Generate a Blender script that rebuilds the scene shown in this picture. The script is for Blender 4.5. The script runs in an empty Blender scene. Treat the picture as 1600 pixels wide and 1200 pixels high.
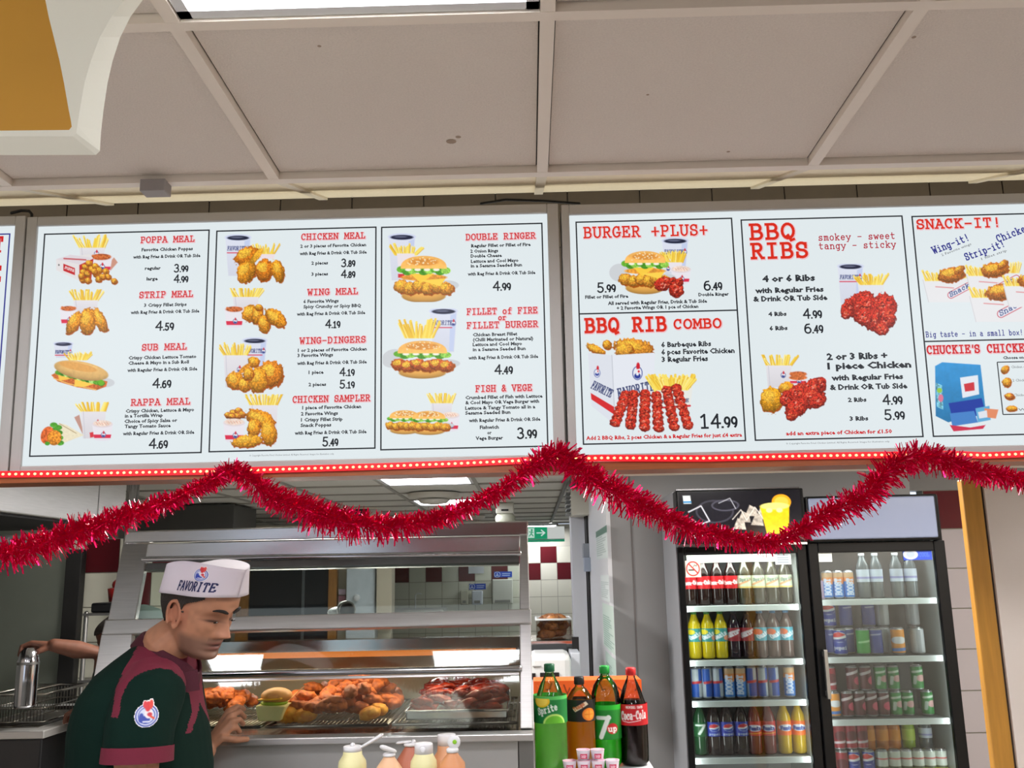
import bpy, bmesh, math, random
import numpy as np
from mathutils import Vector, Matrix, noise
from mathutils.bvhtree import BVHTree
random.seed(7); RNG = np.random.default_rng(7)
SC = bpy.context.scene
COL = SC.collection
# ---------------------------------------------------------------- camera
FPX = 1450.0
PITCH, YAW, ROLL = math.radians(11.65), math.radians(0.81), math.radians(1.15)
CAM = Vector((0, 0, 1.62))
F_ = Vector((-math.sin(YAW)*math.cos(PITCH), math.cos(YAW)*math.cos(PITCH), math.sin(PITCH)))
R0 = Vector((math.cos(YAW), math.sin(YAW), 0)); U0 = R0.cross(F_)
R_ = R0*math.cos(ROLL) - U0*math.sin(ROLL)
U_ = U0*math.cos(ROLL) + R0*math.sin(ROLL)
cd = bpy.data.cameras.new('camera'); cam = bpy.data.objects.new('camera', cd); COL.objects.link(cam)
cam.matrix_world = Matrix(((R_.x, U_.x, -F_.x, CAM.x), (R_.y, U_.y, -F_.y, CAM.y), (R_.z, U_.z, -F_.z, CAM.z), (0, 0, 0, 1)))
cd.sensor_fit = 'HORIZONTAL'; cd.sensor_width = 36; cd.lens = 36*FPX/1600; cd.clip_start = .02
SC.camera = cam
# ---------------------------------------------------------------- world, lights, exposure
SC.view_settings.view_transform = 'Standard'; SC.view_settings.look = 'None'
SC.view_settings.exposure = 0.0; SC.view_settings.gamma = 1; SC.view_settings.use_curve_mapping = False
w = bpy.data.worlds.new('world'); SC.world = w; w.use_nodes = True
w.node_tree.nodes['Background'].inputs[0].default_value = (.75, .85, 1, 1)
w.node_tree.nodes['Background'].inputs[1].default_value = 1.5
def area(name, loc, sx, sy, power, col=(1, .96, .9), rot=(0, 0, 0)):
    l = bpy.data.lights.new(name, 'AREA'); l.shape = 'RECTANGLE'; l.size = sx; l.size_y = sy
    l.energy = power; l.color = col
    o = bpy.data.objects.new(name, l); COL.objects.link(o); o.location = loc; o.rotation_euler = rot; return o
# added unseen fill lamps for the kitchen and the passage; the shop is lit by its own ceiling panels
area('kitchen_fill', (-.9, 4.0, 2.19), .55, .55, 55)
area('kitchen_fill', (-2.7, 5.0, 2.19), .5, .5, 3)
area('passage_fill', (.85, 3.3, 2.19), .5, .35, 34)
area('passage_fill', (2.1, 3.3, 2.19), .5, .35, 30)
area('ceiling_strip_fill', (0, 2.34, 2.33), 4.6, .05, 4, (1, .93, .82), (math.pi, 0, 0))  # added lamp, hidden behind the boards, lifts the sloping ceiling strip

# ---------------------------------------------------------------- helpers
def c(r, g, b):
    f = lambda v: (v/255/12.92) if v/255 <= .04045 else ((v/255+.055)/1.055)**2.4
    return (f(r), f(g), f(b))
MATS = {}
def mat(name, rgb, rough=.5, metal=0., noise_s=0, noise_a=.15, bump=0, emit=None, es=1., alpha=1., trans=0., aniso=0., spec=.5, stretch=None):
    if name in MATS: return MATS[name]
    m = bpy.data.materials.new(name); m.use_nodes = True; nt = m.node_tree; b = nt.nodes['Principled BSDF']
    col = c(*rgb)
    b.inputs['Base Color'].default_value = (*col, 1); b.inputs['Roughness'].default_value = rough
    b.inputs['Metallic'].default_value = metal; b.inputs['Specular IOR Level'].default_value = spec
    if trans: b.inputs['Transmission Weight'].default_value = trans
    if alpha < 1: b.inputs['Alpha'].default_value = alpha
    if aniso: b.inputs['Anisotropic'].default_value = aniso
    if emit: b.inputs['Emission Color'].default_value = (*c(*emit), 1); b.inputs['Emission Strength'].default_value = es
    if noise_s:
        tc = nt.nodes.new('ShaderNodeTexCoord'); n = nt.nodes.new('ShaderNodeTexNoise'); n.inputs['Scale'].default_value = noise_s; n.inputs['Detail'].default_value = 6
        src = tc.outputs['Object']
        if stretch:
            mp = nt.nodes.new('ShaderNodeMapping'); mp.inputs['Scale'].default_value = stretch; nt.links.new(src, mp.inputs[0]); src = mp.outputs[0]
        nt.links.new(src, n.inputs['Vector'])
        r = nt.nodes.new('ShaderNodeMapRange'); r.inputs[3].default_value = 1-noise_a*1.6; r.inputs[4].default_value = 1+noise_a*1.6
        nt.links.new(n.outputs[0], r.inputs[0])
        mx = nt.nodes.new('ShaderNodeVectorMath'); mx.operation = 'SCALE'; mx.inputs[0].default_value = col
        nt.links.new(r.outputs[0], mx.inputs['Scale']); nt.links.new(mx.outputs[0], b.inputs['Base Color'])
        if bump:
            bp = nt.nodes.new('ShaderNodeBump'); bp.inputs['Strength'].default_value = bump; bp.inputs['Distance'].default_value = .004
            nt.links.new(n.outputs[0], bp.inputs['Height']); nt.links.new(bp.outputs[0], b.inputs['Normal'])
    MATS[name] = m; return m
def attr_mat(name, rough=.5, emit=0., spec=.5, metal=0., coat=0):
    if name in MATS: return MATS[name]
    m = bpy.data.materials.new(name); m.use_nodes = True; nt = m.node_tree; b = nt.nodes['Principled BSDF']
    a = nt.nodes.new('ShaderNodeVertexColor'); a.layer_name = 'Col'
    if emit:
        b.inputs['Base Color'].default_value = (0, 0, 0, 1); nt.links.new(a.outputs[0], b.inputs['Emission Color']); b.inputs['Emission Strength'].default_value = emit
    else: nt.links.new(a.outputs[0], b.inputs['Base Color'])
    b.inputs['Roughness'].default_value = rough; b.inputs['Specular IOR Level'].default_value = spec; b.inputs['Metallic'].default_value = metal
    b.inputs['Coat Weight'].default_value = coat; b.inputs['Coat Roughness'].default_value = .15
    MATS[name] = m; return m
def lit(name, rgb, es=1.):
    return mat(name, (0, 0, 0), .4, emit=rgb, es=es, spec=.25)
def glass_mat(name, tint=(235, 245, 240), rough=.02, ior=1.5, dens=1.):
    if name in MATS: return MATS[name]
    m = bpy.data.materials.new(name); m.use_nodes = True; nt = m.node_tree; nt.nodes.clear()
    o = nt.nodes.new('ShaderNodeOutputMaterial'); t = nt.nodes.new('ShaderNodeBsdfTransparent'); g = nt.nodes.new('ShaderNodeBsdfGlossy')
    f = nt.nodes.new('ShaderNodeFresnel'); f.inputs[0].default_value = ior; x = nt.nodes.new('ShaderNodeMixShader')
    t.inputs[0].default_value = (*c(*tint), 1); g.inputs['Roughness'].default_value = rough
    mu = nt.nodes.new('ShaderNodeMath'); mu.operation = 'MULTIPLY'; mu.inputs[1].default_value = dens; mu.use_clamp = True
    nt.links.new(f.outputs[0], mu.inputs[0]); nt.links.new(mu.outputs[0], x.inputs[0])
    nt.links.new(t.outputs[0], x.inputs[1]); nt.links.new(g.outputs[0], x.inputs[2]); nt.links.new(x.outputs[0], o.inputs[0])
    MATS[name] = m; return m

STEEL = mat('brushed_steel', (214, 212, 210), .36, .8, 9, .10, stretch=(1, 1, 30))
MIRR = mat('canopy_steel', (196, 196, 196), .2, 1., 9, .05, stretch=(1, 1, 30))
STEELD = mat('dull_steel', (150, 150, 148), .42, 1., 6, .2)
STEELB = mat('polished_steel', (205, 205, 210), .14, 1.)
BLACK = mat('black_plastic', (14, 15, 18), .4)
WHITE = mat('white_plastic', (214, 216, 218), .4)
INK = attr_mat('backlit_print', .35, 1.0, .2)
PRINT = attr_mat('printed_label', .45)
GLASS = glass_mat('clear_glass', (238, 243, 240), .03, 1.5, 1.5)

def ray(px, py): return (F_*FPX + R_*(px-800) + U_*(600-py))
def on(p0, n, px, py):
    d = ray(px, py); p0 = Vector(p0); n = Vector(n); return CAM + d*((p0-CAM).dot(n)/d.dot(n))
def W(px, py, Y): return on((0, Y, 0), (0, 1, 0), px, py)
def WX(px, py, X): return on((X, 0, 0), (1, 0, 0), px, py)
def WZ(px, py, Z): return on((0, 0, Z), (0, 0, 1), px, py)
def S(Y, z=1.6): return FPX/((Y*math.cos(PITCH)+(z-1.62)*math.sin(PITCH)))   # px per metre at depth

class MB:
    def __init__(s): s.v = []; s.f = []; s.m = []; s.mats = []; s.sm = []
    def mi(s, m):
        if m is None: return 0
        if m not in s.mats: s.mats.append(m)
        return s.mats.index(m)
    def add(s, vs, fs, m=None, smooth=False):
        o = len(s.v); s.v += [tuple(v) for v in vs]; k = s.mi(m)
        for f in fs: s.f.append(tuple(i+o for i in f)); s.m.append(k); s.sm.append(smooth)
    def box(s, x0, x1, y0, y1, z0, z1, m=None):
        v = [(x, y, z) for z in (z0, z1) for y in (y0, y1) for x in (x0, x1)]
        s.add(v, [(0, 2, 3, 1), (4, 5, 7, 6), (0, 1, 5, 4), (2, 6, 7, 3), (0, 4, 6, 2), (1, 3, 7, 5)], m)
    def prism(s, pts, off, m=None):
        n = len(pts); off = Vector(off); a = [Vector(p) for p in pts]; b = [p+off for p in a]
        s.add(a+b, [tuple(range(n))[::-1], tuple(range(n, 2*n))]+[(i, (i+1) % n, n+(i+1) % n, n+i) for i in range(n)], m)
    def lathe(s, prof, n=20, m=None, at=(0, 0, 0), smooth=True, caps=True, sx=1, sy=1):
        vs = []; fs = []; k = len(prof)
        for r, z in prof:
            for i in range(n):
                a = 2*math.pi*i/n; vs.append((at[0]+r*sx*math.cos(a), at[1]+r*sy*math.sin(a), at[2]+z))
        for j in range(k-1):
            for i in range(n): fs.append((j*n+i, j*n+(i+1) % n, (j+1)*n+(i+1) % n, (j+1)*n+i))
        if caps: fs.append(tuple(range(n))[::-1]); fs.append(tuple((k-1)*n+i for i in range(n)))
        s.add(vs, fs, m, smooth)
    def tube(s, pts, rad, n=12, m=None, ends=True, flat=1.0):
        pts = [Vector(p) for p in pts]; k = len(pts)
        if not hasattr(rad, '__len__'): rad = [rad]*k
        P = []; Rr = []
        T0 = (pts[1]-pts[0]).normalized(); T1 = (pts[-1]-pts[-2]).normalized()
        if ends:
            for a in (80, 50, 20): P.append(pts[0]-T0*rad[0]*math.sin(math.radians(a))); Rr.append(rad[0]*math.cos(math.radians(a)))
        P += pts; Rr += list(rad)
        if ends:
            for a in (20, 50, 80): P.append(pts[-1]+T1*rad[-1]*math.sin(math.radians(a))); Rr.append(rad[-1]*math.cos(math.radians(a)))
        vs = []; up = Vector((0, 0, 1)) if abs(T0.z) < .9 else Vector((1, 0, 0))
        for i, p in enumerate(P):
            t = (P[min(i+1, len(P)-1)]-P[max(i-1, 0)]).normalized()
            a = up.cross(t); a.normalize(); b = t.cross(a); up = b
            for j in range(n):
                an = 2*math.pi*j/n; vs.append(p+a*(Rr[i]*math.cos(an))+b*(Rr[i]*flat*math.sin(an)))
        L = len(P)
        fs = [(i*n+j, i*n+(j+1) % n, (i+1)*n+(j+1) % n, (i+1)*n+j) for i in range(L-1) for j in range(n)]
        fs += [tuple(range(n))[::-1], tuple((L-1)*n+j for j in range(n))]
        s.add(vs, fs, m, True)
    def ball(s, p, r, m=None, n=14, sx=1, sy=1, sz=1, rot=None):
        vs = []; fs = []; h = n//2
        for j in range(1, h):
            for i in range(n):
                a = 2*math.pi*i/n; b = math.pi*j/h
                vs.append(Vector((r*sx*math.sin(b)*math.cos(a), r*sy*math.sin(b)*math.sin(a), -r*sz*math.cos(b))))
        vs += [Vector((0, 0, -r*sz)), Vector((0, 0, r*sz))]
        for j in range(h-2):
            for i in range(n): fs.append((j*n+i, j*n+(i+1) % n, (j+1)*n+(i+1) % n, (j+1)*n+i))
        t = (h-1)*n
        for i in range(n): fs.append((t, (i+1) % n, i)); fs.append((t+1, (h-2)*n+i, (h-2)*n+(i+1) % n))
        if rot is not None: vs = [rot @ v for v in vs]
        s.add([v+Vector(p) for v in vs], fs, m, True)
    def mesh(s, name):
        me = bpy.data.meshes.new(name); me.from_pydata(s.v, [], s.f)
        for m in s.mats: me.materials.append(m)
        me.polygons.foreach_set('material_index', s.m); me.polygons.foreach_set('use_smooth', s.sm); me.update()
        return me
    def build(s, name, m=None, parent=None, bevel=0, **kw):
        me = s.mesh(name)
        if m is not None and not s.mats: me.materials.append(m)
        return ob(name, me, parent, bevel=bevel, **kw)
def ob(name, me, parent=None, bevel=0, label=None, cat=None, group=None, kind=None, loc=None):
    o = bpy.data.objects.new(name, me); COL.objects.link(o)
    if loc is not None: o.location = loc
    if parent is not None:
        o.parent = parent
        if loc is None: o.matrix_parent_inverse = Matrix.Translation(-Vector(parent.location)) if parent.type == 'EMPTY' or parent.location.length > 0 else Matrix()
    if bevel:
        b = o.modifiers.new('edge', 'BEVEL'); b.width = bevel; b.segments = 2; b.limit_method = 'ANGLE'
    tag(o, label, cat, group, kind); return o
def tag(o, label=None, cat=None, group=None, kind=None):
    for k, v in (('label', label), ('category', cat), ('group', group), ('kind', kind)):
        if v: o[k] = v
    return o
def thing(name, label, cat, loc=(0, 0, 0), group=None):
    o = bpy.data.objects.new(name, None); COL.objects.link(o); o.location = loc; o.empty_display_size = .05
    return tag(o, label, cat, group)
def boxo(name, m, b, parent=None, bevel=0, **kw):
    q = MB(); q.box(*b); return q.build(name, m, parent, bevel, **kw)
def quadpx(name, m, pts, plane, off, parent=None, bevel=0, **kw):
    q = MB(); q.prism([on(plane[0], plane[1], *p) for p in pts], off); return q.build(name, m, parent, bevel, **kw)
def rectY(x0, y0, x1, y1, Y):
    """world X/Z limits of a picture rectangle on the plane Y"""
    a, b, c_, d = W(x0, y0, Y), W(x1, y0, Y), W(x1, y1, Y), W(x0, y1, Y)
    return ((a.x+d.x)/2, (b.x+c_.x)/2, (c_.z+d.z)/2, (a.z+b.z)/2)
def copy_tree(o, parent=None):
    k = o.copy(); COL.objects.link(k)
    if parent is not None: k.parent = parent
    for ch in list(o.children): copy_tree(ch, k)
    return k

# ---------------------------------------------------------------- stroke lettering (drawn glyphs)
def arc(cx, cy, rx, ry, a0, a1, n=8):
    return [(cx+rx*math.cos(math.radians(a0+(a1-a0)*i/n)), cy+ry*math.sin(math.radians(a0+(a1-a0)*i/n))) for i in range(n+1)]
def sf(x, y, w=.17): return [(x-w, y), (x+w, y)]
G = {
 'A': [[(.08, 0), (.5, 1), (.92, 0)], [(.24, .36), (.76, .36)], sf(.1, 0), sf(.9, 0), [(.28, 1), (.5, 1)]],
 'B': [[(.2, 0), (.2, 1)], [(.05, 1), (.55, 1)]+arc(.55, .76, .27, .24, 90, -90)+[(.2, .52)], [(.55, .52)]+arc(.57, .26, .33, .26, 90, -90)+[(.05, 0)]],
 'C': [arc(.5, .5, .42, .5, 50, 310, 14), [(.82, .66), (.82, 1)], ],
 'D': [[(.2, 0), (.2, 1)], [(.05, 1), (.45, 1)]+arc(.45, .5, .45, .5, 90, -90, 12)+[(.05, 0)]],
 'E': [[(.2, 0), (.2, 1)], [(.05, 1), (.85, 1), (.85, .78)], [(.2, .52), (.6, .52)], [(.6, .66), (.6, .4)], [(.05, 0), (.88, 0), (.88, .25)]],
 'F': [[(.22, 0), (.22, 1)], [(.05, 1), (.88, 1), (.88, .78)], [(.22, .5), (.62, .5)], [(.62, .64), (.62, .38)], sf(.25, 0, .2)],
 'G': [arc(.5, .5, .42, .5, 50, 360, 14)[:13]+[(.85, .12), (.85, .42)], [(.55, .42), (.98, .42)], [(.8, .68), (.8, 1)]],
 'H': [[(.15, 0), (.15, 1)], [(.85, 0), (.85, 1)], [(.15, .52), (.85, .52)], sf(.17, 0), sf(.17, 1), sf(.83, 0), sf(.83, 1)],
 'I': [[(.5, 0), (.5, 1)], sf(.5, 0, .3), sf(.5, 1, .3)],
 'J': [[(.65, 1), (.65, .3)]+arc(.38, .28, .27, .28, 0, -170), sf(.65, 1, .25)],
 'K': [[(.18, 0), (.18, 1)], [(.8, 1), (.18, .42)], [(.4, .6), (.85, 0)], sf(.2, 0), sf(.2, 1), sf(.8, 1), sf(.85, 0)],
 'L': [[(.3, 0), (.3, 1)], sf(.3, 1, .22), [(.08, 0), (.9, 0), (.9, .32)]],
 'M': [[(.1, 0), (.14, 1), (.5, .3), (.86, 1), (.9, 0)], sf(.1, 0, .15), sf(.9, 0, .15), [(0, 1), (.14, 1)], [(.86, 1), (1, 1)]],
 'N': [[(.15, 0), (.15, 1), (.85, 0), (.85, 1)], sf(.15, 0), sf(.85, 1), [(0, 1), (.15, 1)]],
 'O': [arc(.5, .5, .43, .5, 0, 360, 18)],
 'P': [[(.22, 0), (.22, 1)], [(.05, 1), (.6, 1)]+arc(.6, .73, .27, .27, 90, -90)+[(.22, .46)], sf(.25, 0, .2)],
 'Q': [arc(.5, .5, .43, .5, 0, 360, 18), [(.35, .1), (.5, .2), (.7, -.15), (.92, -.08)]],
 'R': [[(.2, 0), (.2, 1)], [(.05, 1), (.55, 1)]+arc(.55, .75, .27, .25, 90, -90)+[(.2, .5)], [(.5, .5), (.85, 0), (1, 0)], sf(.2, 0)],
 'S': [arc(.5, .75, .35, .25, 20, 270, 10)+arc(.5, .25, .38, .25, 90, -160, 10), [(.83, .68), (.83, .98)], [(.14, .32), (.14, .02)]],
 'T': [[(.5, 0), (.5, 1)], [(.1, .74), (.1, 1), (.9, 1), (.9, .74)], sf(.5, 0, .22)],
 'U': [[(.15, 1), (.15, .35)]+arc(.5, .35, .35, .35, 180, 360, 10)+[(.85, 1)], sf(.15, 1), sf(.85, 1)],
 'V': [[(.1, 1), (.5, 0), (.9, 1)], sf(.12, 1), sf(.88, 1)],
 'W': [[(.08, 1), (.25, 0), (.5, .65), (.75, 0), (.92, 1)], sf(.1, 1, .15), sf(.9, 1, .15)],
 'X': [[(.12, 0), (.88, 1)], [(.12, 1), (.88, 0)], sf(.12, 0), sf(.88, 1), sf(.12, 1), sf(.88, 0)],
 'Y': [[(.1, 1), (.5, .45), (.9, 1)], [(.5, .45), (.5, 0)], sf(.12, 1), sf(.88, 1), sf(.5, 0, .2)],
 '&': [[(.95, 0), (.32, .75)]+arc(.5, .82, .2, .18, 200, 0, 8)[0:9]+[(.68, .7), (.2, .4)]+arc(.4, .22, .27, .22, 150, 300, 8)+[(.85, .45)]],
 '-': [[(.15, .45), (.85, .45)]], '+': [[(.1, .45), (.9, .45)], [(.5, .85), (.5, .05)]],
 '!': [[(.5, 1), (.5, .35)], [(.5, .08), (.5, .02)]], "'": [[(.5, 1), (.45, .7)]], '.': [[(.45, .03), (.55, .03)]], ' ': [],
 'a': [[(.15, .58)]+arc(.42, .42, .32, .25, 120, 0, 6)+[(.74, 0), (.9, 0)], arc(.42, .2, .3, .2, 60, 330, 10)],
 'b': [[(.05, 1), (.18, 1), (.18, 0)], arc(.5, .33, .33, .34, 0, 360, 12)],
 'c': [arc(.5, .33, .35, .33, 45, 315, 12), [(.78, .42), (.78, .66)]],
 'e': [[(.15, .35), (.85, .35)]+arc(.5, .33, .35, .33, 5, 320, 12)],
 'f': [[(.85, .95)]+arc(.62, .8, .2, .2, 70, 180, 6)+[(.42, 0)], [(.15, .62), (.8, .62)], sf(.45, 0, .25)],
 'g': [arc(.45, .33, .32, .33, 0, 360, 12), [(.95, .65), (.77, .65), (.77, -.1)]+arc(.5, -.1, .27, .2, 0, -140, 6)],
 'h': [[(.05, 1), (.18, 1), (.18, 0)], [(.18, .45)]+arc(.5, .4, .3, .27, 160, 0, 8)+[(.8, 0)], sf(.18, 0, .14), sf(.8, 0, .14)],
 'i': [[(.25, .64), (.5, .64), (.5, 0)], sf(.5, 0, .3), [(.48, .92), (.52, .92)]],
 'k': [[(.05, 1), (.2, 1), (.2, 0)], [(.75, .64), (.2, .25)], [(.4, .4), (.8, 0)], sf(.2, 0, .14), sf(.8, 0, .15), sf(.75, .64, .15)],
 'l': [[(.25, 1), (.5, 1), (.5, 0)], sf(.5, 0, .3)],
 'm': [[(.02, .64), (.15, .64), (.15, 0)], [(.15, .5)]+arc(.33, .48, .17, .17, 150, 0, 6)+[(.5, 0)], [(.5, .5)]+arc(.68, .48, .17, .17, 150, 0, 6)+[(.85, 0)], sf(.15, 0, .1), sf(.88, 0, .1)],
 'n': [[(.05, .64), (.18, .64), (.18, 0)], [(.18, .45)]+arc(.5, .38, .3, .27, 160, 0, 8)+[(.8, 0)], sf(.18, 0, .14), sf(.8, 0, .14)],
 'o': [arc(.5, .33, .36, .34, 0, 360, 14)],
 'p': [[(.05, .64), (.2, .64), (.2, -.3)], arc(.52, .33, .33, .33, 0, 360, 12), sf(.22, -.3, .17)],
 'r': [[(.1, .64), (.3, .64), (.3, 0)], [(.3, .42)]+arc(.62, .42, .3, .23, 160, 50, 5), sf(.33, 0, .25)],
 's': [arc(.48, .48, .28, .17, 20, 270, 8)+arc(.48, .16, .32, .16, 90, -160, 8), [(.76, .5), (.76, .66)], [(.14, .16), (.14, 0)]],
 't': [[(.35, .95), (.35, .2)]+arc(.58, .18, .23, .18, 180, 320, 6), [(.1, .64), (.8, .64)]],
 'w': [[(.05, .64), (.28, 0), (.5, .5), (.72, 0), (.95, .64)], sf(.08, .64, .1), sf(.92, .64, .1)],
 'x': [[(.12, 0), (.85, .64)], [(.12, .64), (.88, 0)]],
 'y': [[(.1, .64), (.5, 0)], [(.9, .64), (.35, -.3), (.15, -.3)], sf(.12, .64, .12), sf(.88, .64, .12)],
 'u': [[(.05, .64), (.18, .64), (.18, .25)]+arc(.46, .22, .28, .22, 180, 350, 8), [(.6, .64), (.78, .64), (.78, 0), (.92, 0)]],
 '0': [arc(.5, .5, .36, .5, 0, 360, 16)],
 '1': [[(.2, .82), (.52, 1), (.52, 0)], sf(.52, 0, .3)],
 '2': [arc(.47, .7, .33, .3, 160, -20, 8)+[(.1, 0), (.88, 0)]],
 '3': [arc(.45, .75, .3, .25, 150, -90, 9), arc(.45, .26, .37, .27, 80, -150, 10)],
 '4': [[(.7, 0), (.7, 1), (.1, .32), (.95, .32)]],
 '5': [[(.8, 1), (.25, 1), (.2, .55)]+arc(.45, .3, .37, .3, 110, -150, 10)],
 '6': [[(.72, .95)]+arc(.55, .4, .43, .55, 110, 180, 6), arc(.5, .3, .37, .3, 0, 360, 14)],
 '7': [[(.12, .8), (.12, 1), (.88, 1), (.4, 0)]],
 '8': [arc(.5, .76, .29, .24, 0, 360, 12), arc(.5, .26, .36, .26, 0, 360, 12)],
 '9': [arc(.5, .68, .37, .32, 0, 360, 14), [(.87, .68)]+arc(.45, .6, .42, .58, 0, -70, 6)],
 '£': [arc(.6, .75, .25, .25, 30, 180, 6)+[(.35, .1), (.1, 0), (.9, 0)], [(.1, .45), (.7, .45)]],
}
def strokes(text, adv=1.22, slant=0.):
    """list of polylines in units of letter width (x) and cap height (y), and the total width"""
    out = []; x = 0.
    for ch in text:
        a = .55 if ch in ".'" else adv
        for pl in G.get(ch, []): out.append([(x+(px-(.22 if ch in ".'" else 0))+slant*py, py) for px, py in pl])
        x += a
    return out, x-(adv-1)
def stroke_mesh(pls, fn, th, name, m, parent):
    """flat lettering made of strips; fn maps 2-D metres to a surface point, pls in metres"""
    vs = []; fs = []
    for pl in pls:
        for (a, b) in zip(pl[:-1], pl[1:]):
            dx, dy = b[0]-a[0], b[1]-a[1]; L = math.hypot(dx, dy)
            if L < 1e-7: continue
            nx, ny = -dy/L*th/2, dx/L*th/2; ex, ey = dx/L*th*.42, dy/L*th*.42; o = len(vs)
            vs += [fn(a[0]-ex+nx, a[1]-ey+ny), fn(a[0]-ex-nx, a[1]-ey-ny), fn(b[0]+ex-nx, b[1]+ey-ny), fn(b[0]+ex+nx, b[1]+ey+ny)]
            fs.append((o, o+1, o+2, o+3))
    q = MB(); q.add(vs, fs); return q.build(name, m, parent)

# ---------------------------------------------------------------- raster painter for printed pictures (coloured vertices)
NZ = [RNG.random((s, s)) for s in (8, 16, 32, 64)]
def vnoise(x, y, k=0, per=1.):
    g = NZ[k % 4]; n = g.shape[0]; x = (x/per) % n; y = (y/per) % n
    xi = x.astype(int) % n; yi = y.astype(int) % n; fx = x-np.floor(x); fy = y-np.floor(y)
    fx = fx*fx*(3-2*fx); fy = fy*fy*(3-2*fy); x2 = (xi+1) % n; y2 = (yi+1) % n
    return (g[yi, xi]*(1-fx)+g[yi, x2]*fx)*(1-fy)+(g[y2, xi]*(1-fx)+g[y2, x2]*fx)*fy
class Ras:
    def __init__(s, x0, y0, x1, y1, st=.8, bg=(226, 233, 237)):
        s.st = st; s.x0, s.y0 = x0, y0; s.X, s.Y = np.meshgrid(np.arange(x0, x1+st, st), np.arange(y0, y1+st, st))
        s.C = np.zeros(s.X.shape+(3,))+np.array(bg, float); s.A = np.zeros(s.X.shape)
    def put(s, a, col):
        a = np.clip(a, 0, 1); s.C = s.C*(1-a[..., None])+np.asarray(col, float)*a[..., None]; s.A = np.maximum(s.A, a)
    def tex(s, col, amp, per, k=2):
        n = (vnoise(s.X, s.Y, 2, per)*.6+vnoise(s.X+31, s.Y+17, 3, per*.45)*.4-.5)*2*amp
        return np.asarray(col, float)*(1+n[..., None])
    def ell(s, cx, cy, rx, ry, col, rot=0, amp=0, per=3., shade=0, rough=0):
        t = math.radians(rot); dx, dy = s.X-cx, s.Y-cy; u = (dx*math.cos(t)+dy*math.sin(t))/rx; v = (-dx*math.sin(t)+dy*math.cos(t))/ry
        r = np.sqrt(u*u+v*v)
        if rough: r = r*(1+rough*(vnoise(s.X, s.Y, 1, 3.)-.5))
        a = (1-r)*min(rx, ry)/s.st+.5
        C = s.tex(col, amp, per) if amp else np.zeros(s.C.shape)+np.array(col, float)
        if shade: C = C*(1-shade*np.clip(.45*v+.5*(r**3), -.5, 1))[..., None]
        s.put(a, C)
    def poly(s, pts, col, amp=0, per=3., grad=0):
        ins = np.zeros(s.X.shape, bool); d = np.full(s.X.shape, 1e9); n = len(pts)
        for i in range(n):
            (ax, ay), (bx, by) = pts[i], pts[(i+1) % n]
            if ay != by:
                cnd = ((ay > s.Y) != (by > s.Y)) & (s.X < (bx-ax)*(s.Y-ay)/(by-ay)+ax); ins ^= cnd
            d = np.minimum(d, s.seg(ax, ay, bx, by))
        a = np.where(ins, .5+d/s.st, .5-d/s.st)
        C = s.tex(col, amp, per) if amp else np.zeros(s.C.shape)+np.array(col, float)
        if grad:
            ys = [p[1] for p in pts]; C = C*(1-grad*((s.Y-min(ys))/(max(ys)-min(ys)+1e-6)))[..., None]
        s.put(a, C)
    def seg(s, ax, ay, bx, by):
        dx, dy = bx-ax, by-ay; L = dx*dx+dy*dy+1e-9; t = np.clip(((s.X-ax)*dx+(s.Y-ay)*dy)/L, 0, 1)
        return np.hypot(s.X-ax-t*dx, s.Y-ay-t*dy)
    def line(s, pts, w_, col):
        d = np.full(s.X.shape, 1e9)
        for (a, b) in zip(pts[:-1], pts[1:]): d = np.minimum(d, s.seg(*a, *b))
        s.put((w_/2-d)/s.st+.5, col)
    def text(s, t, x, y, w_, h, col, th, slant=0, rot=0):
        pls, tw = strokes(t, 1.18, slant); ct, sn = math.cos(math.radians(rot)), math.sin(math.radians(rot))
        for pl in pls:
            q = [(px/tw*w_, -py*h) for px, py in pl]; s.line([(x+a*ct+b*sn, y-a*sn+b*ct) for a, b in q], th, col)
    # food
    def fries(s, cx, cy, w_, h, n=16, seed=1):
        r = random.Random(seed)
        for i in range(n):
            u = (i+.5)/n*2-1; x = cx+u*w_*.42; tilt = u*w_*.20+r.uniform(-3.5, 3.5); hh = h*r.uniform(.6, 1.1)
            cc = r.choice([(250, 226, 105), (246, 213, 80), (240, 196, 62), (253, 236, 140)])
            s.line([(x, cy), (x+tilt, cy-hh)], max(w_*.065, 1.7), cc); s.line([(x+1.2, cy), (x+1.2+tilt, cy-hh*.9)], .7, (205, 150, 40))
    def carton(s, cx, cy, w_, h, fh, seed=1, logo=True):
        s.fries(cx, cy-h*.5+2, w_, fh, seed=seed)
        s.poly([(cx-w_*.44, cy-h*.5), (cx+w_*.44, cy-h*.5), (cx+w_*.37, cy+h*.5), (cx-w_*.37, cy+h*.5)], (229, 226, 231), grad=.06)
        s.line([(cx-w_*.36, cy-h*.5), (cx-w_*.3, cy+h*.5)], .8, (196, 194, 205))
        if logo: s.emblem(cx+w_*.15, cy-h*.05, min(w_*.1, 4))
    def emblem(s, cx, cy, r):
        s.ell(cx, cy, r, r*1.1, (60, 72, 130)); s.ell(cx, cy, r*.8, r*.9, (232, 232, 240)); s.ell(cx, cy+r*.35, r*.6, r*.5, (52, 66, 140)); s.ell(cx+r*.1, cy-r*.9, r*.35, r*.7, (205, 45, 60))
        s.ell(cx+r*.15, cy-r*.15, r*.35, r*.3, (240, 240, 244))
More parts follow.
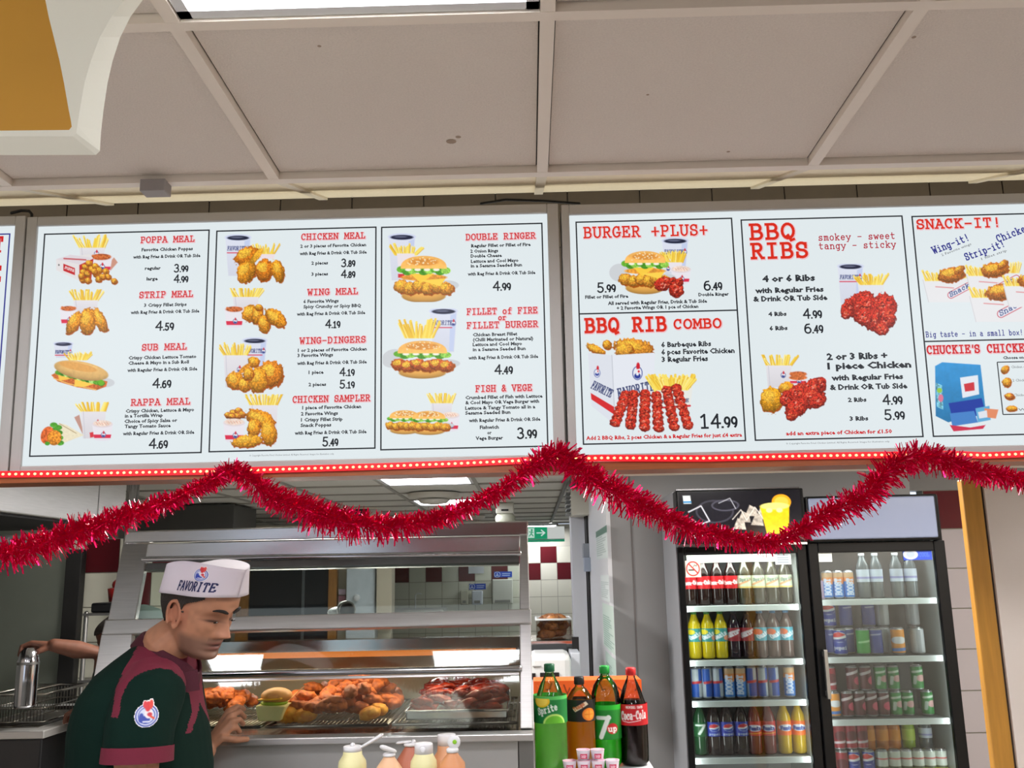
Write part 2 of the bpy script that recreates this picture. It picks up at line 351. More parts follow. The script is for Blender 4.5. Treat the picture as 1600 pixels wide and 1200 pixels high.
    def cup(s, cx, cy, w_, h, txt=True, logo=True):
        s.poly([(cx-w_*.5, cy-h*.5), (cx+w_*.5, cy-h*.5), (cx+w_*.38, cy+h*.5), (cx-w_*.38, cy+h*.5)], (222, 226, 240), grad=.05)
        s.poly([(cx+w_*.25, cy-h*.4), (cx+w_*.47, cy-h*.45), (cx+w_*.36, cy+h*.48), (cx+w_*.2, cy+h*.48)], (196, 207, 236))
        s.ell(cx, cy-h*.5, w_*.52, w_*.13, (208, 215, 238)); s.ell(cx, cy-h*.5+.8, w_*.42, w_*.09, (34, 38, 62)); s.ell(cx-2, cy-h*.5, w_*.25, w_*.035, (96, 100, 125))
        if txt:
            yy = cy-h*.5+w_*.5; s.text('FAVORITE', cx-w_*.42, yy, w_*.72, w_*.15, (48, 56, 112), .8, .2); s.line([(cx-w_*.42, yy+w_*.1), (cx+w_*.3, yy+w_*.1)], 1.5, (215, 50, 75))
            if logo: s.emblem(cx+w_*.36, yy-w_*.06, w_*.09)
    def tub(s, cx, cy, w_, h, fill='beans'):
        s.poly([(cx-w_*.5, cy-h*.45), (cx+w_*.5, cy-h*.45), (cx+w_*.4, cy+h*.5), (cx-w_*.4, cy+h*.5)], (233, 229, 236)); s.ell(cx, cy+h*.47, w_*.4, w_*.1, (228, 224, 232))
        s.poly([(cx-w_*.43, cy+h*.2), (cx+w_*.43, cy+h*.2), (cx+w_*.4, cy+h*.42), (cx-w_*.4, cy+h*.42)], (218, 48, 78)); s.emblem(cx+w_*.05, cy+h*.22, w_*.12)
        s.ell(cx, cy-h*.45, w_*.5, w_*.17, (226, 214, 218))
        if fill == 'beans':
            s.ell(cx, cy-h*.46, w_*.44, w_*.14, (190, 96, 50), amp=.4, per=2)
            for i in range(9): s.ell(cx-w_*.36+w_*.09*i, cy-h*.48+((i*37) % 5-2)*.8, 1.9, 1.4, (214, 118, 62))
        else:
            s.ell(cx, cy-h*.5, w_*.44, w_*.15, (240, 217, 203), amp=.12, per=2)
            for i in range(5): s.line([(cx-w_*.3+i*w_*.13, cy-h*.5-1), (cx-w_*.22+i*w_*.13, cy-h*.42)], .8, (226, 160, 130))
    def chick(s, cx, cy, rx, ry, rot=0, col=(232, 150, 36)):
        s.ell(cx+1, cy+1.5, rx*1.06, ry*1.08, (168, 84, 20), rot, rough=.25); s.ell(cx, cy, rx, ry, col, rot, .42, 1.6, .5, rough=.3)
        s.ell(cx-rx*.2, cy-ry*.25, rx*.55, ry*.5, (246, 186, 62), rot, .35, 1.3, .2, rough=.5)
    def rib(s, cx, cy, rx, ry, rot=0):
        s.ell(cx, cy+.8, rx*1.05, ry*1.05, (110, 28, 22), rot, rough=.25); s.ell(cx, cy, rx, ry, (196, 54, 38), rot, .6, 1.5, .4, rough=.3)
        r = random.Random(int(cx*7+cy))
        for i in range(int(rx*ry/9)+2):
            a = r.uniform(0, 6.28); d = r.uniform(0, .75); t = math.radians(rot); u, v = rx*d*math.cos(a), ry*d*math.sin(a)
            s.ell(cx+u*math.cos(t)-v*math.sin(t), cy+u*math.sin(t)+v*math.cos(t), r.uniform(1, 2.4), .8, r.choice([(244, 150, 130), (232, 104, 66), (90, 18, 16)]), r.uniform(-60, 0))
    def burger(s, cx, cy, w_, h, cheese=0, dark=False):
        fc = (206, 98, 40) if dark else (226, 150, 52)
        s.ell(cx+w_*.42, cy+h*.18, w_*.22, h*.1, (203, 208, 212)); s.ell(cx, cy+h*.4, w_*.4, h*.14, (232, 172, 84), shade=.35)
        for i in range(6): s.chick(cx-w_*.4+i*w_*.16, cy+h*.2+(i % 2)*h*.04, w_*.14, h*.13, col=fc)
        if cheese:
            s.ell(cx, cy+h*.02, w_*.42, h*.07, (236, 158, 60), amp=.2)
            s.poly([(cx-w_*.25, cy-h*.06), (cx+w_*.2, cy-h*.06), (cx-w_*.05, cy+h*.14)], (250, 205, 70)); s.poly([(cx-w_*.08, cy+h*.08), (cx+w_*.4, cy+h*.04), (cx+w_*.3, cy+h*.2)], (252, 212, 82))
        yl = cy-h*(.12 if cheese else .02)
        for i in range(9): s.ell(cx-w_*.4+i*w_*.1, yl+((i*5) % 3-1)*h*.025, w_*.09, h*.07, [(104, 178, 52), (74, 150, 40), (150, 208, 84)][i % 3], amp=.25, per=1.5)
        for i in range(4): s.ell(cx-w_*.28+i*w_*.17, yl-h*.02, w_*.06, h*.03, (244, 243, 226))
        top = h*.24 if cheese else h*.27
        s.poly([(cx-w_*.42*math.cos(a)*(1 if True else 0), yl-h*.04-top*1.1*max(math.sin(a), 0)**.75) for a in np.linspace(0, math.pi, 24)], (237, 178, 94), amp=.06, per=4, grad=-.12)
        s.ell(cx, yl-top*.75, w_*.27, top*.3, (224, 150, 66), amp=.1)
        r = random.Random(int(cx+cy))
        for i in range(26):
            a = r.uniform(-1, 1); b = r.uniform(.35, 1)
            s.ell(cx+a*w_*.3, yl-h*.04-top*b*(1-.35*a*a), 1.3, .8, (250, 232, 190), r.uniform(-50, 50))
    def mesh(s, name, fn, m, parent, cut=.02):
        keep = s.A > cut; k = keep[:-1, :-1] | keep[1:, :-1] | keep[:-1, 1:] | keep[1:, 1:]
        ny, nx = s.X.shape; pts = fn(s.X.ravel(), s.Y.ravel()); idx = np.arange(ny*nx).reshape(ny, nx)
        q = np.stack([idx[:-1, :-1][k], idx[1:, :-1][k], idx[1:, 1:][k], idx[:-1, 1:][k]], 1)
        use = np.unique(q); rm = np.full(ny*nx, -1); rm[use] = np.arange(len(use)); q = rm[q]
        me = bpy.data.meshes.new(name); me.vertices.add(len(use)); me.vertices.foreach_set('co', pts[use].ravel())
        me.loops.add(len(q)*4); me.loops.foreach_set('vertex_index', q.ravel()); me.polygons.add(len(q)); me.polygons.foreach_set('loop_start', np.arange(len(q))*4)
        me.update(calc_edges=True); me.validate()
        setcol(me, np.clip(s.C.reshape(-1, 3)[use]/255, 0, 1)); me.materials.append(m)
        return ob(name, me, parent)
def setcol(me, srgb):
    lin = np.where(srgb <= .04045, srgb/12.92, ((srgb+.055)/1.055)**2.4)
    ca = me.color_attributes.new('Col', 'FLOAT_COLOR', 'POINT'); ca.data.foreach_set('color', np.concatenate([lin, np.ones((len(lin), 1))], 1).ravel())
# ================================================================ THE ROOM
CZ = 2.502            # shop ceiling
KZ = 2.215            # kitchen ceiling
TILE = mat('mineral_ceiling_tile', (218, 208, 198), .95, 0, 260, .07, bump=.5)
TBAR = mat('ceiling_grid_metal', (228, 217, 204), .5)
STRIPM = mat('cream_ceiling_tile', (250, 238, 208), .9, 0, 120, .06, bump=.3)
KTILE = mat('kitchen_ceiling_tile', (205, 204, 196), .9, 0, 90, .08, bump=.2)
KBAR = mat('kitchen_grid_metal', (150, 148, 140), .6)
gx = WZ(847.5, 266, CZ).x; GX = [gx+.6*i for i in range(-5, 5)]; GYY = [1.938-.6*i for i in range(0, 10)]
ceiling = boxo('ceiling', mat('plenum', (60, 58, 55), .9), (-3.2, 3.2, -4.2, 1.938, CZ+.02, CZ+.06), kind='structure')
q = MB(); q.box(-.2855, .2855, -.2855, .2855, 0, .008); tile_me = q.mesh('ceiling_tile'); tile_me.materials.append(TILE)
LIT_AT = {(4, 1), (2, 1), (7, 1), (8, 3), (7, 5), (4, 4), (1, 4), (4, 7)}  # one panel right of the viewer is added to brighten the cream wall
PES = 18
def panel_light(x, y, z, label, group=None, s=.286, es=PES):
    t = thing('ceiling_light', label, 'light', (x, y, z), group)
    q = MB()
    for a in ((-s, s, -s, -s+.02), (-s, s, s-.02, s), (-s, -s+.02, -s, s), (s-.02, s, -s, s)): q.box(x+a[0], x+a[1], y+a[2], y+a[3], z-.006, z+.02)
    q.build('frame', WHITE, t)
    boxo('diffuser', mat('lit_diffuser', (0, 0, 0), .4, emit=(250, 250, 255), es=es), (x-s+.02, x+s-.02, y-s+.02, y+s-.02, z, z+.01), t)
for i in range(len(GX)-1):
    for j in range(len(GYY)-1):
        x, y = (GX[i]+GX[i+1])/2, (GYY[j]+GYY[j+1])/2
        if (i, j) == (4, 1): panel_light(x, y, CZ+.004, 'white square shop ceiling light cut off by the top edge of the picture')
        elif (i, j) in LIT_AT: panel_light(x, y, CZ+.004, 'white square light in the shop ceiling behind the viewer', 'lights of the shop ceiling')
        else: ob('ceiling_tile', tile_me, ceiling, loc=(x, y, CZ+.010))
q = MB()
for x in GX: q.box(x-.012, x+.012, GYY[-1], GYY[0], CZ-.006, CZ+.012)
for y in GYY: q.box(GX[0], GX[-1], y-.012, y+.012, CZ-.0065, CZ+.012)
q.build('trim_1', TBAR, kind='structure')
SPOT = mat('ceiling_mark', (158, 138, 120), .9)
for (mx, my, mr) in ((499, 72, .0035), (705, 221, .011), (716, 214, .006), (1138, 237, .004), (1012, 148, .003), (1428, 58, .004)):
    p = WZ(mx, my, CZ+.0095); q = MB(); q.lathe([(mr, 0), (.0001, .0001)], 10, at=(p.x, p.y, CZ+.0094), caps=False); q.build('mark', SPOT, ceiling)
# sloping ceiling strip above the menus
slope = math.tan(math.radians(18.1))
strip = MB(); strip.prism([(-3.2, 1.95, CZ+.016), (3.2, 1.95, CZ+.016), (3.2, 2.43, CZ+.016+.48*slope), (-3.2, 2.43, CZ+.016+.48*slope)], (0, 0, .03))
strip = strip.build('ceiling_slope', mat('plenum', (60, 58, 55), .9), kind='structure')
for i in range(len(GX)-1):
    q = MB(); q.prism([(GX[i]+.01, 1.952, CZ+.006), (GX[i+1]-.01, 1.952, CZ+.006), (GX[i+1]-.01, 2.43, CZ+.006+.478*slope), (GX[i]+.01, 2.43, CZ+.006+.478*slope)], (0, 0, .01)); q.build('ceiling_tile', STRIPM, strip)
q = MB()
for x in GX: q.prism([(x-.012, 1.95, CZ-.001), (x+.012, 1.95, CZ-.001), (x+.012, 2.43, CZ-.001+.48*slope), (x-.012, 2.43, CZ-.001+.48*slope)], (0, 0, .012))
q.build('trim_2', mat('cream_grid', (232, 222, 200), .5), kind='structure')
# small grey sensor on the grid edge
p = W(243, 298, 1.93); boxo('ceiling_clip', mat('grey_clip', (150, 143, 140), .6), (p.x-.028, p.x+.028, 1.91, 1.95, p.z-.008, CZ-.004), label='small grey plastic box on the ceiling edge above the left menu board', cat='sensor', bevel=.002)

# bulkhead behind the menus, grimy tiles
TGRIME = mat('grimy_white_tile', (84, 73, 62), .5, 0, 5, .4)
GROUT = mat('grout', (96, 90, 84), .9)
bulk = boxo('wall_bulkhead', GROUT, (-3.2, 3.2, 2.43, 2.45, 1.892, 2.75), kind='structure')
q = MB(); q.box(-.098, .098, -.004, .004, -.098, .098); gt = q.mesh('tile'); gt.materials.append(TGRIME)
for i in range(-16, 16):
    for k in range(2): ob('tile', gt, bulk, loc=(.03+.2*i, 2.427, 2.60-.2*k))
WOOD = mat('varnished_wood', (150, 82, 38), .35, 0, 14, .25, stretch=(1, 30, 30))
boxo('trim_3', WOOD, (-3.2, 3.2, 2.165, 2.262, W(400, 747, 2.17).z, W(400, 747, 2.17).z+.02), kind='structure')
boxo('trim_4', mat('cream_strip', (214, 205, 190), .5), (.12, 3.2, 2.264, 2.31, W(400, 747, 2.17).z, W(400, 747, 2.17).z+.012), kind='structure')

# floor and shop walls (behind the viewer the left side stays open to the world light)
FLOOR = mat('quarry_tile_floor', (172, 164, 156), .5, 0, 3, .15)
boxo('floor', FLOOR, (-3.3, 3.3, -4.3, 12, -.06, 0), kind='structure')
boxo('floor_bounce', mat('pale_bounce_floor', (196, 192, 184), .5, 0, 3, .08), (-3.2, 3.2, 2.3, 11.5, 0, .004), kind='structure')  # pale slab out of view, added to bounce light onto the kitchen ceiling
CREAM = mat('cream_paint', (250, 238, 226), .6, 0, 2, .03)
boxo('wall_left', mat('shop_paint', (205, 196, 184), .6), (-3.3, -3.2, -4.2, 2.6, 0, 2.76), kind='structure')
boxo('wall_right', mat('shop_paint', (205, 196, 184), .6), (3.2, 3.3, -4.2, 6, 0, 2.76), kind='structure')

boxo('wall_reflection_card', mat('dark_reflection_tone', (112, 98, 86), .6), (-1.7, 3.2, -4.3, -4.2, 0, 2.76), kind='structure')  # unseen dark part wall, added so the canopy mirrors it on its right
# kitchen walls
boxo('wall_kitchen_left', mat('kitchen_panel', (112, 112, 106), .4, 0, 3, .1), (-3.3, -3.2, 2.6, 11.6, 0, KZ+.1), kind='structure')
WT = mat('white_wall_tile', (212, 211, 196), .18); MT = mat('maroon_wall_tile', (88, 22, 30), .2); GR2 = mat('tile_grout', (150, 148, 136), .9)
def tiled(name, x0, x1, z0, z1, Y, maroon, ts=.2, face=-1, wt=WT):
    """wall facing the viewer with one object per tile; (x0, z1) is the corner the tiling starts from"""
    wl = boxo(name, GR2, (x0, x1, Y, Y+.08, z0, z1), kind='structure')
    q = MB(); h = ts/2-.003; q.box(-h, h, -.005, .002, -h, h); a = q.mesh('tile'); b = a.copy(); a.materials.append(wt); b.materials.append(MT)
    for i in range(int((x1-x0)/ts+.001)):
        for k in range(int((z1-z0)/ts+.001)):
            ob('tile', b if maroon(i, k) else a, wl, loc=(x0+ts*(i+.5), Y-.001, z1-ts*(k+.5)))
    return wl
# far wall: the maroon checker rows start at picture rows 853 and 879
YB = 11.5; zt = W(858, 853.5, YB).z; xc = W(857, 866, YB).x; X0 = xc-.1-.2*19
far = tiled('wall_far', X0, X0+.2*21, zt-.2*6, zt, YB, lambda i, k: k < 2 and (i+k) % 2 == 1)
boxo('wall_far_upper', mat('far_wall_paint', (196, 194, 180), .7), (X0, X0+4.2, YB, YB+.08, zt, KZ), kind='structure')
boxo('wall_far_lower', mat('far_wall_paint', (196, 194, 180), .7), (X0, X0+4.2, YB, YB+.08, 0, zt-1.2), kind='structure')
boxo('wall_far_left', mat('far_wall_paint', (196, 194, 180), .7), (-3.3, X0, YB, YB+.08, 0, KZ), kind='structure')

# kitchen ceiling grid
kx = WZ(600, 757.5, KZ).x; KX = [kx+.6*i for i in range(-4, 5)]; ky0 = WZ(660, 757.5, KZ).y; KY = [ky0+.6*i for i in range(-6, 10)]
kc = boxo('ceiling_kitchen', mat('plenum', (60, 58, 55), .9), (-3.2, KX[-1], 2.48, 11.6, KZ+.02, KZ+.05), kind='structure')
q = MB(); q.box(-.292, .292, -.292, .292, 0, .01); kt = q.mesh('ceiling_tile'); kt.materials.append(KTILE)
KL = {(4, 7): 'front light of the kitchen ceiling, a wide white lit panel', (4, 10): 'second white lit panel in the kitchen ceiling, behind the round vent', (2, 3): None}
for i in range(len(KX)-1):
    for j in range(len(KY)-1):
        x, y = KX[i]+.3, KY[j]-.3
        if y < 2.7: continue
        if (i, j) == (4, 6): panel_light(x, y, KZ+.004, 'front lit white panel in the kitchen ceiling above the hot cabinet')
        elif (i, j) == (4, 9): panel_light(x, y, KZ+.004, 'second lit white panel in the kitchen ceiling, beyond the round vent')
        else: ob('ceiling_tile', kt, kc, loc=(x, y, KZ+.003))
q = MB()
for x in KX: q.box(x-.012, x+.012, 2.62, 11.5, KZ-.006, KZ+.01)
for y in KY:
    if y > 2.7: q.box(KX[0], KX[-1], y-.012, y+.012, KZ-.0065, KZ+.01)
q.build('trim_5', KBAR, kind='structure')
pl_ = WZ(838, 818.5, KZ); panel_light(pl_.x, pl_.y, KZ-.03, 'farthest lit ceiling panel, just above the exit sign', s=.25)
boxo('ceiling_passage', KTILE, (KX[-1]+.02, 3.2, 2.62, 5.0, KZ, KZ+.05), kind='structure')

# grey partition: the face behind the fridges and the face along the kitchen
GREY = mat('grey_wall_panel', (124, 124, 126), .45, 0, 1.5, .05)
LGREY = mat('pale_cladding', (196, 198, 204), .35)
YP = 4.62
xa = W(957, 900, YP).x; xb = W(1002, 900, YP).x
q = MB(); q.box(xa, W(1442, 960, YP).x, YP, YP+.1, 0, KZ); part_ = q.build('wall_partition', GREY, kind='structure')
for px in (992, ): 
    p = W(px, 950, YP-.002); boxo('seam', mat('dark_seam', (96, 92, 92), .7), (p.x-.004, p.x+.004, YP-.003, YP, 0, KZ), part_)
# side face with the pale sheets, ends where the pipe runs
q = MB(); q.box(xa-.02, xa, YP, 6.0, 0, KZ); q.build('wall_partition_side', LGREY, kind='structure')
bj = W(921, 950, 6.05).x
boxo('wall_doorjamb', mat('jamb_black', (26, 26, 30), .5), (bj-.005, bj+.06, 6.01, 6.1, 0, KZ), kind='structure')
b0 = W(896, 950, 6.2).x; b1 = W(921, 950, 6.2).x
q = MB(); q.box(b0, b1, 6.15, 6.4, 0, KZ); q.box(b0+.09, b1-.01, 6.12, 6.15, 0, KZ); q.build('wall_pillar', mat('pale_pillar', (192, 195, 202), .4), kind='structure')
boxo('wall_kitchen_right', mat('kitchen_paint', (186, 186, 180), .6), (.80, .9, 6.4, 11.5, 0, KZ), kind='structure')
# right-hand end: tiled wall, wooden corner post, cream wall
YR = 4.9; xr0 = W(1456, 850, YR).x; zr = W(1480, 766, YR).z
wr = tiled('wall_alcove', xr0-.02, xr0+.98, zr-1.4, zr, YR, lambda i, k: (i == 0 and k == 0), .2, wt=mat('alcove_tile', (178, 172, 178), .25))
boxo('wall_alcove_lower', mat('shop_paint', (205, 196, 184), .6), (xr0-.02, 3.2, YR, YR+.08, 0, zr-1.4), kind='structure')
boxo('wall_alcove_upper', GREY, (xr0-.4, 3.2, YR-.01, YR+.08, zr, KZ), kind='structure')
YQ = 2.75; xq0 = W(1531, 1000, YQ).x; xq1 = W(1562, 1000, YQ).x
PINE = mat('varnished_pine', (206, 148, 62), .3, 0, 9, .18, stretch=(8, 8, .6))
boxo('trim_6', PINE, (xq0, xq1, YQ, YQ+.03, 0, 1.87), kind='structure', bevel=.004)
boxo('trim_7', mat('dark_gap', (60, 46, 36), .7), (xq1, xq1+.008, YQ+.01, YQ+.03, 0, 1.86), kind='structure')
boxo('wall_cream', CREAM, (xq1+.008, 3.2, YQ, YQ+.03, 0, 1.86), kind='structure')

# ================================================================ CREAM SIGN BOX, top left
CPL = mat('cream_plastic', (254, 254, 238), .35); MUST = mat('mustard_panel', (216, 160, 54), .45, 0, 4, .08)
Yb = .80
t = thing('display_housing', 'cream moulded plastic box with recessed mustard panel at the top left corner', 'sign', W(60, 100, Yb))
outer = [(-190, -160), (300, -160), (262, -60), (226, -4), (204, 26), (188, 58), (176, 95), (168, 130), (162, 170), (158, 205), (156, 236), (150, 242), (-190, 243)]
inner = [(-120, -160), (52, -160), (60, -30), (68, 0), (80, 45), (92, 90), (104, 150), (112, 196), (108, 203), (-120, 206)]
mid = [(-160, -160), (88, -160), (92, -30), (96, 0), (102, 45), (108, 90), (114, 150), (119, 200), (116, 209), (-160, 212)]
def ringp(pts, Y): return [W(x, y, Y) for x, y in pts]
q = MB()
def tri_ring(q, A, B, m=None):
    # join two outlines of different length by nearest parameter
    na, nb = len(A), len(B); i = j = 0; vs = A+B; fs = []
    while i < na-1 or j < nb-1:
        if j >= nb-1 or (i < na-1 and (i+1)/na <= (j+1)/nb): fs.append((i, i+1, na+j)); i += 1
        else: fs.append((i, na+j+1, na+j)); j += 1
    fs.append((na-1, 0, na+nb-1)); fs.append((0, na, na+nb-1)); q.add(vs, fs, m)
bo_ = ray(-150, -80).normalized()*.22; back = [W(x, y, Yb)+bo_ for x, y in outer]; front_o = ringp(outer, Yb)
n = len(outer)
lip = [W(x, y, Yb-.012) for x, y in [(-190, -160), (270, -160), (232, -60), (196, -4), (174, 26), (156, 58), (142, 95), (132, 130), (125, 170), (121, 196), (119, 208), (114, 213), (-190, 213)]]
q.add(front_o+back, [(i, (i+1) % n, n+(i+1) % n, n+i) for i in range(n)])
q.add(lip+front_o, [(i, (i+1) % n, n+(i+1) % n, n+i) for i in range(n)])
inner2 = [W(x, y, Yb-.012) for x, y in [(-170, -160), (62, -160), (66, -60), (70, -4), (76, 26), (84, 58), (93, 95), (100, 130), (107, 170), (111, 190), (112, 198), (108, 203), (-170, 206)]]
inner3 = [p+Vector((0, .012, 0)) for p in inner2]
q.add(lip+inner2, [(i, n+i, n+(i+1) % n, (i+1) % n) for i in range(n)])
q.add(inner2+inner3, [(i, n+i, n+(i+1) % n, (i+1) % n) for i in range(n)])
q.add(back, [tuple(range(n))])
q.build('housing', CPL, t)
q = MB(); q.prism(inner3, (0, .004, 0)); q.build('panel', MUST, t)

# ================================================================ MENU BOARDS
TB = math.radians(1.9); zb = W(400, 733, 2.2).z
BN = Vector((0, -math.cos(TB), -math.sin(TB))); BV = Vector((0, -math.sin(TB), math.cos(TB))); BP = Vector((0, 2.2, zb))
def bp(px, py, lift=0.): return on(BP+BN*lift, BN, px, py)
def bpn(lift):
    P0 = np.array(BP+BN*lift); N = np.array(BN); Fv, Rv, Uv = np.array(F_), np.array(R_), np.array(U_); C0 = np.array(CAM); k = (P0-C0) @ N
    def f(x, y):
        d = Fv*FPX+np.outer(x-800, Rv)+np.outer(600-y, Uv); return C0+d*(k/(d @ N))[:, None]
    return f
def uv(px, py):
    p = bp(px, py); return p.x, (p-BP).dot(BV)
def fromuv(u, v, lift=0.): return BP+Vector((u, 0, 0))+BV*v+BN*lift
FRAME = mat('aluminium_frame', (184, 181, 178), .45, .15, 5, .06)
FACE = lit('backlit_face', (224, 233, 236)); LINE = lit('print_black', (34, 38, 44)); RED = lit('print_red', (206, 28, 34)); DRED = lit('print_dark_red', (178, 20, 48)); ORED = lit('print_orange_red', (216, 44, 28))
INKB = lit('print_text', (44, 48, 54)); NAVY = lit('print_navy', (48, 52, 140)); GREYT = lit('print_grey', (110, 112, 116)); HALO = lit('print_halo', (236, 190, 196))
txt = []
def rrect(u0, v0, u1, v1, l0, l1, q, m=None):
    p = [fromuv(u0, v0, l0), fromuv(u1, v0, l0), fromuv(u1, v1, l0), fromuv(u0, v1, l0)]; q.prism(p, BN*(l1-l0), m)
def avg(*a): return sum(a)/len(a)
def board(label, wx, fx):
    """wx: white face picture corners (tl, tr, br, bl); fx: outer frame u/v margins"""
    c4 = [uv(*p) for p in wx]; u0, u1 = avg(c4[0][0], c4[3][0]), avg(c4[1][0], c4[2][0]); v1, v0 = avg(c4[0][1], c4[1][1]), avg(c4[2][1], c4[3][1])
    t = thing('menu_board', label, 'menu board', fromuv(u0, v0))
    q = MB(); l, r, b, tp = fx
    rrect(u0-l, v0-b, u0, v1+tp, -.075, .008, q); rrect(u1, v0-b, u1+r, v1+tp, -.075, .008, q)
    rrect(u0, v0-b, u1, v0, -.075, .008, q); rrect(u0, v1, u1, v1+tp, -.075, .008, q)
    q.build('frame', FRAME, t, bevel=.0025)
    q = MB(); rrect(u0, v0, u1, v1, -.07, 0, q); q.build('lightbox_face', FACE, t); return t
def poster(bd, x4, div=None, name='menu_poster', col=None):
    c4 = [uv(*p) for p in x4]; u0, u1 = avg(c4[0][0], c4[3][0]), avg(c4[1][0], c4[2][0]); v1, v0 = avg(c4[0][1], c4[1][1]), avg(c4[2][1], c4[3][1]); q = MB(); h = .0017
    rrect(u0-h, v0-h, u0+h, v1+h, .0002, .0006, q); rrect(u1-h, v0-h, u1+h, v1+h, .0002, .0006, q); rrect(u0, v0-h, u1, v0+h, .0002, .0006, q); rrect(u0, v1-h, u1, v1+h, .0002, .0006, q)
    if div: v = uv(*div)[1]; rrect(u0, v-h, u1, v+h, .0002, .0006, q)
    return q.build(name, col or LINE, bd)
SB = 1/S(2.2, 1.95)      # metres per picture pixel on the boards
def T(par, s, x, y, w_, h, m=INKB, bold=.04, rot=0):
    """plain lettering: centre x, y and width and cap height in picture pixels"""
    cu = bpy.data.curves.new('text_line', 'FONT'); cu.body = s; cu.size = 1; cu.align_x = 'CENTER'; cu.align_y = 'CENTER'; cu.resolution_u = 1; cu.offset = bold
    o = bpy.data.objects.new('tmp', cu); txt.append((o, par, x, y, w_, h, m, rot, s))
def flush():
    for t_ in txt: COL.objects.link(t_[0])
    dg = bpy.context.evaluated_depsgraph_get()
    for o, par, x, y, w_, h, m, rot, s in txt:
        me = bpy.data.meshes.new_from_object(o.evaluated_get(dg)); n = len(me.vertices); co = np.zeros(n*3); me.vertices.foreach_get('co', co); co = co.reshape(-1, 3)
        lo, hi = co.min(0), co.max(0); cx, cy = float((lo[0]+hi[0])/2), .0; su = w_*SB/(hi[0]-lo[0]); svv = h*SB/.70
        u0, v0 = uv(x, y); cr, sr = math.cos(math.radians(rot)), math.sin(math.radians(rot))
        midy = .35 if True else 0; base = lo[1] if not any(ch in s for ch in 'gpqy,(') else None
        yb = base if base is not None else lo[1]+.21
        out = np.zeros((n, 3))
        for i in range(n):
            a, b = (co[i, 0]-cx)*su, (co[i, 1]-yb-.35)*svv
            out[i] = fromuv(u0+a*cr-b*sr, v0+a*sr+b*cr, .0007)
        me.vertices.foreach_set('co', out.ravel()); me.materials.clear(); me.materials.append(m); me.update()
        ob('text_line', me, par); bpy.data.objects.remove(o)
    txt.clear()
def H(par, s, x, y, w_, h, m=RED, th=1.5, rot=0, adv=1.2, name='heading', halo=True):
    """typewriter lettering"""
    pls, tw = strokes(s, adv); u0, v0 = uv(x, y); su, sv = w_*SB/tw, h*SB; cr, sr = math.cos(math.radians(rot)), math.sin(math.radians(rot))
    q = [[((px-tw/2)*su*cr-(py-.5)*sv*sr, (px-tw/2)*su*sr+(py-.5)*sv*cr) for px, py in pl] for pl in pls]
    if halo: stroke_mesh(q, lambda a, b: fromuv(u0+a+.001, v0+b-.001, .0004), (th+2.0)*SB, 'lettering_halo', HALO, par)
    stroke_mesh(q, lambda a, b: fromuv(u0+a, v0+b, .0008), th*SB, name, m, par)
def PR(par, s, x, y, w_, h, m=LINE):
    """price: large first figures, small pence"""
    a, b = s.split('.'); na = len(a); big = w_*(.40 if na == 1 else .56); u0, v0 = uv(x, y); q = []
    pls, tw = strokes(a, 1.1); left = -w_/2
    for pl in pls: q.append([((left+px/tw*big)*SB, (py*h-h/2)*SB) for px, py in pl])
    pls, tw = strokes('.'+b, 1.12); x1 = left+big; wd = w_-big
    for pl in pls: q.append([((x1+px/tw*wd)*SB, (py*h*.76-h/2)*SB) for px, py in pl])
    stroke_mesh(q, lambda a_, b_: fromuv(u0+a_, v0+b_, .0008), 2.2*SB*(h/13)**.8, 'price', m, par)
PF = bpn(.0010)
def PIC(par, r): return r.mesh('picture', PF, INK, par)

b1 = board('middle lit menu board with three columns of meals, poppa meal to fish and vege', [(59, 351), (856, 337.5), (864, 711.5), (36, 727.8)], (.026, .028, .026, .024))
b2 = board('right lit menu board with burger plus, rib combo and snack boxes', [(887.8, 334), (1752, 318), (1790, 694), (902.5, 708.5)], (.020, .026, .022, .026))
b0 = board('left lit menu board, only its right edge in the picture', [(-560, 368), (27, 353), (-3, 729), (-600, 741)], (.026, .026, .026, .024))
p0 = poster(b0, [(-250, 372), (16, 366), (-11, 712), (-290, 720)], col=NAVY)
H(p0, 'T', -1, 382, 11, 24, RED, 4, halo=False); H(p0, 'E', -4, 428, 12, 24, RED, 4, halo=False)
WR, WG = 'with Reg Fries & Drink OR Tub Side', 'with Regular Fries & Drink OR Side'
p1 = poster(b1, [(70.8, 364.7), (327.4, 361), (313.5, 707), (45.8, 713)])
for a in (('POPPA MEAL', 262, 374, 88, 9.5), ('STRIP MEAL', 259.6, 460, 87, 9.5), ('SUB MEAL', 256.7, 542, 72, 9.5), ('RAPPA MEAL', 251, 627.8, 94, 9.5)): H(p1, *a)
for a in (('Favorite Chicken Poppas', 261.5, 389.8, 84), (WR, 260.7, 400.9, 110), ('regular', 239, 419.5, 26), ('large', 238, 436, 18.5), ('3 Crispy Fillet Strips', 258.5, 476.6, 69), (WR, 258, 487.5, 111),
          ('Crispy Chicken Lettuce Tomato', 254, 558.4, 109), ('Cheese & Mayo in a Sub Roll', 248, 566.8, 97), (WG, 253.8, 577.8, 112), ('Crispy Chicken, Lettuce & Mayo', 250, 641.5, 109),
          ('in a Tortilla Wrap', 225, 649.7, 60.5), ('Choice of Spicy Salsa or', 235.8, 657.8, 84), ('Tangy Tomato Sauce', 231, 666, 73), (WG, 248, 676.8, 113)): T(p1, *a, 5.3)
for a in (('3.99', 283, 419, 23.5, 12.5), ('4.99', 283, 435.5, 23.5, 12.5), ('4.59', 257.4, 509, 30, 14.5), ('4.69', 253, 598.7, 30, 14.5), ('4.69', 247.5, 693, 30, 14.5)): PR(p1, *a)
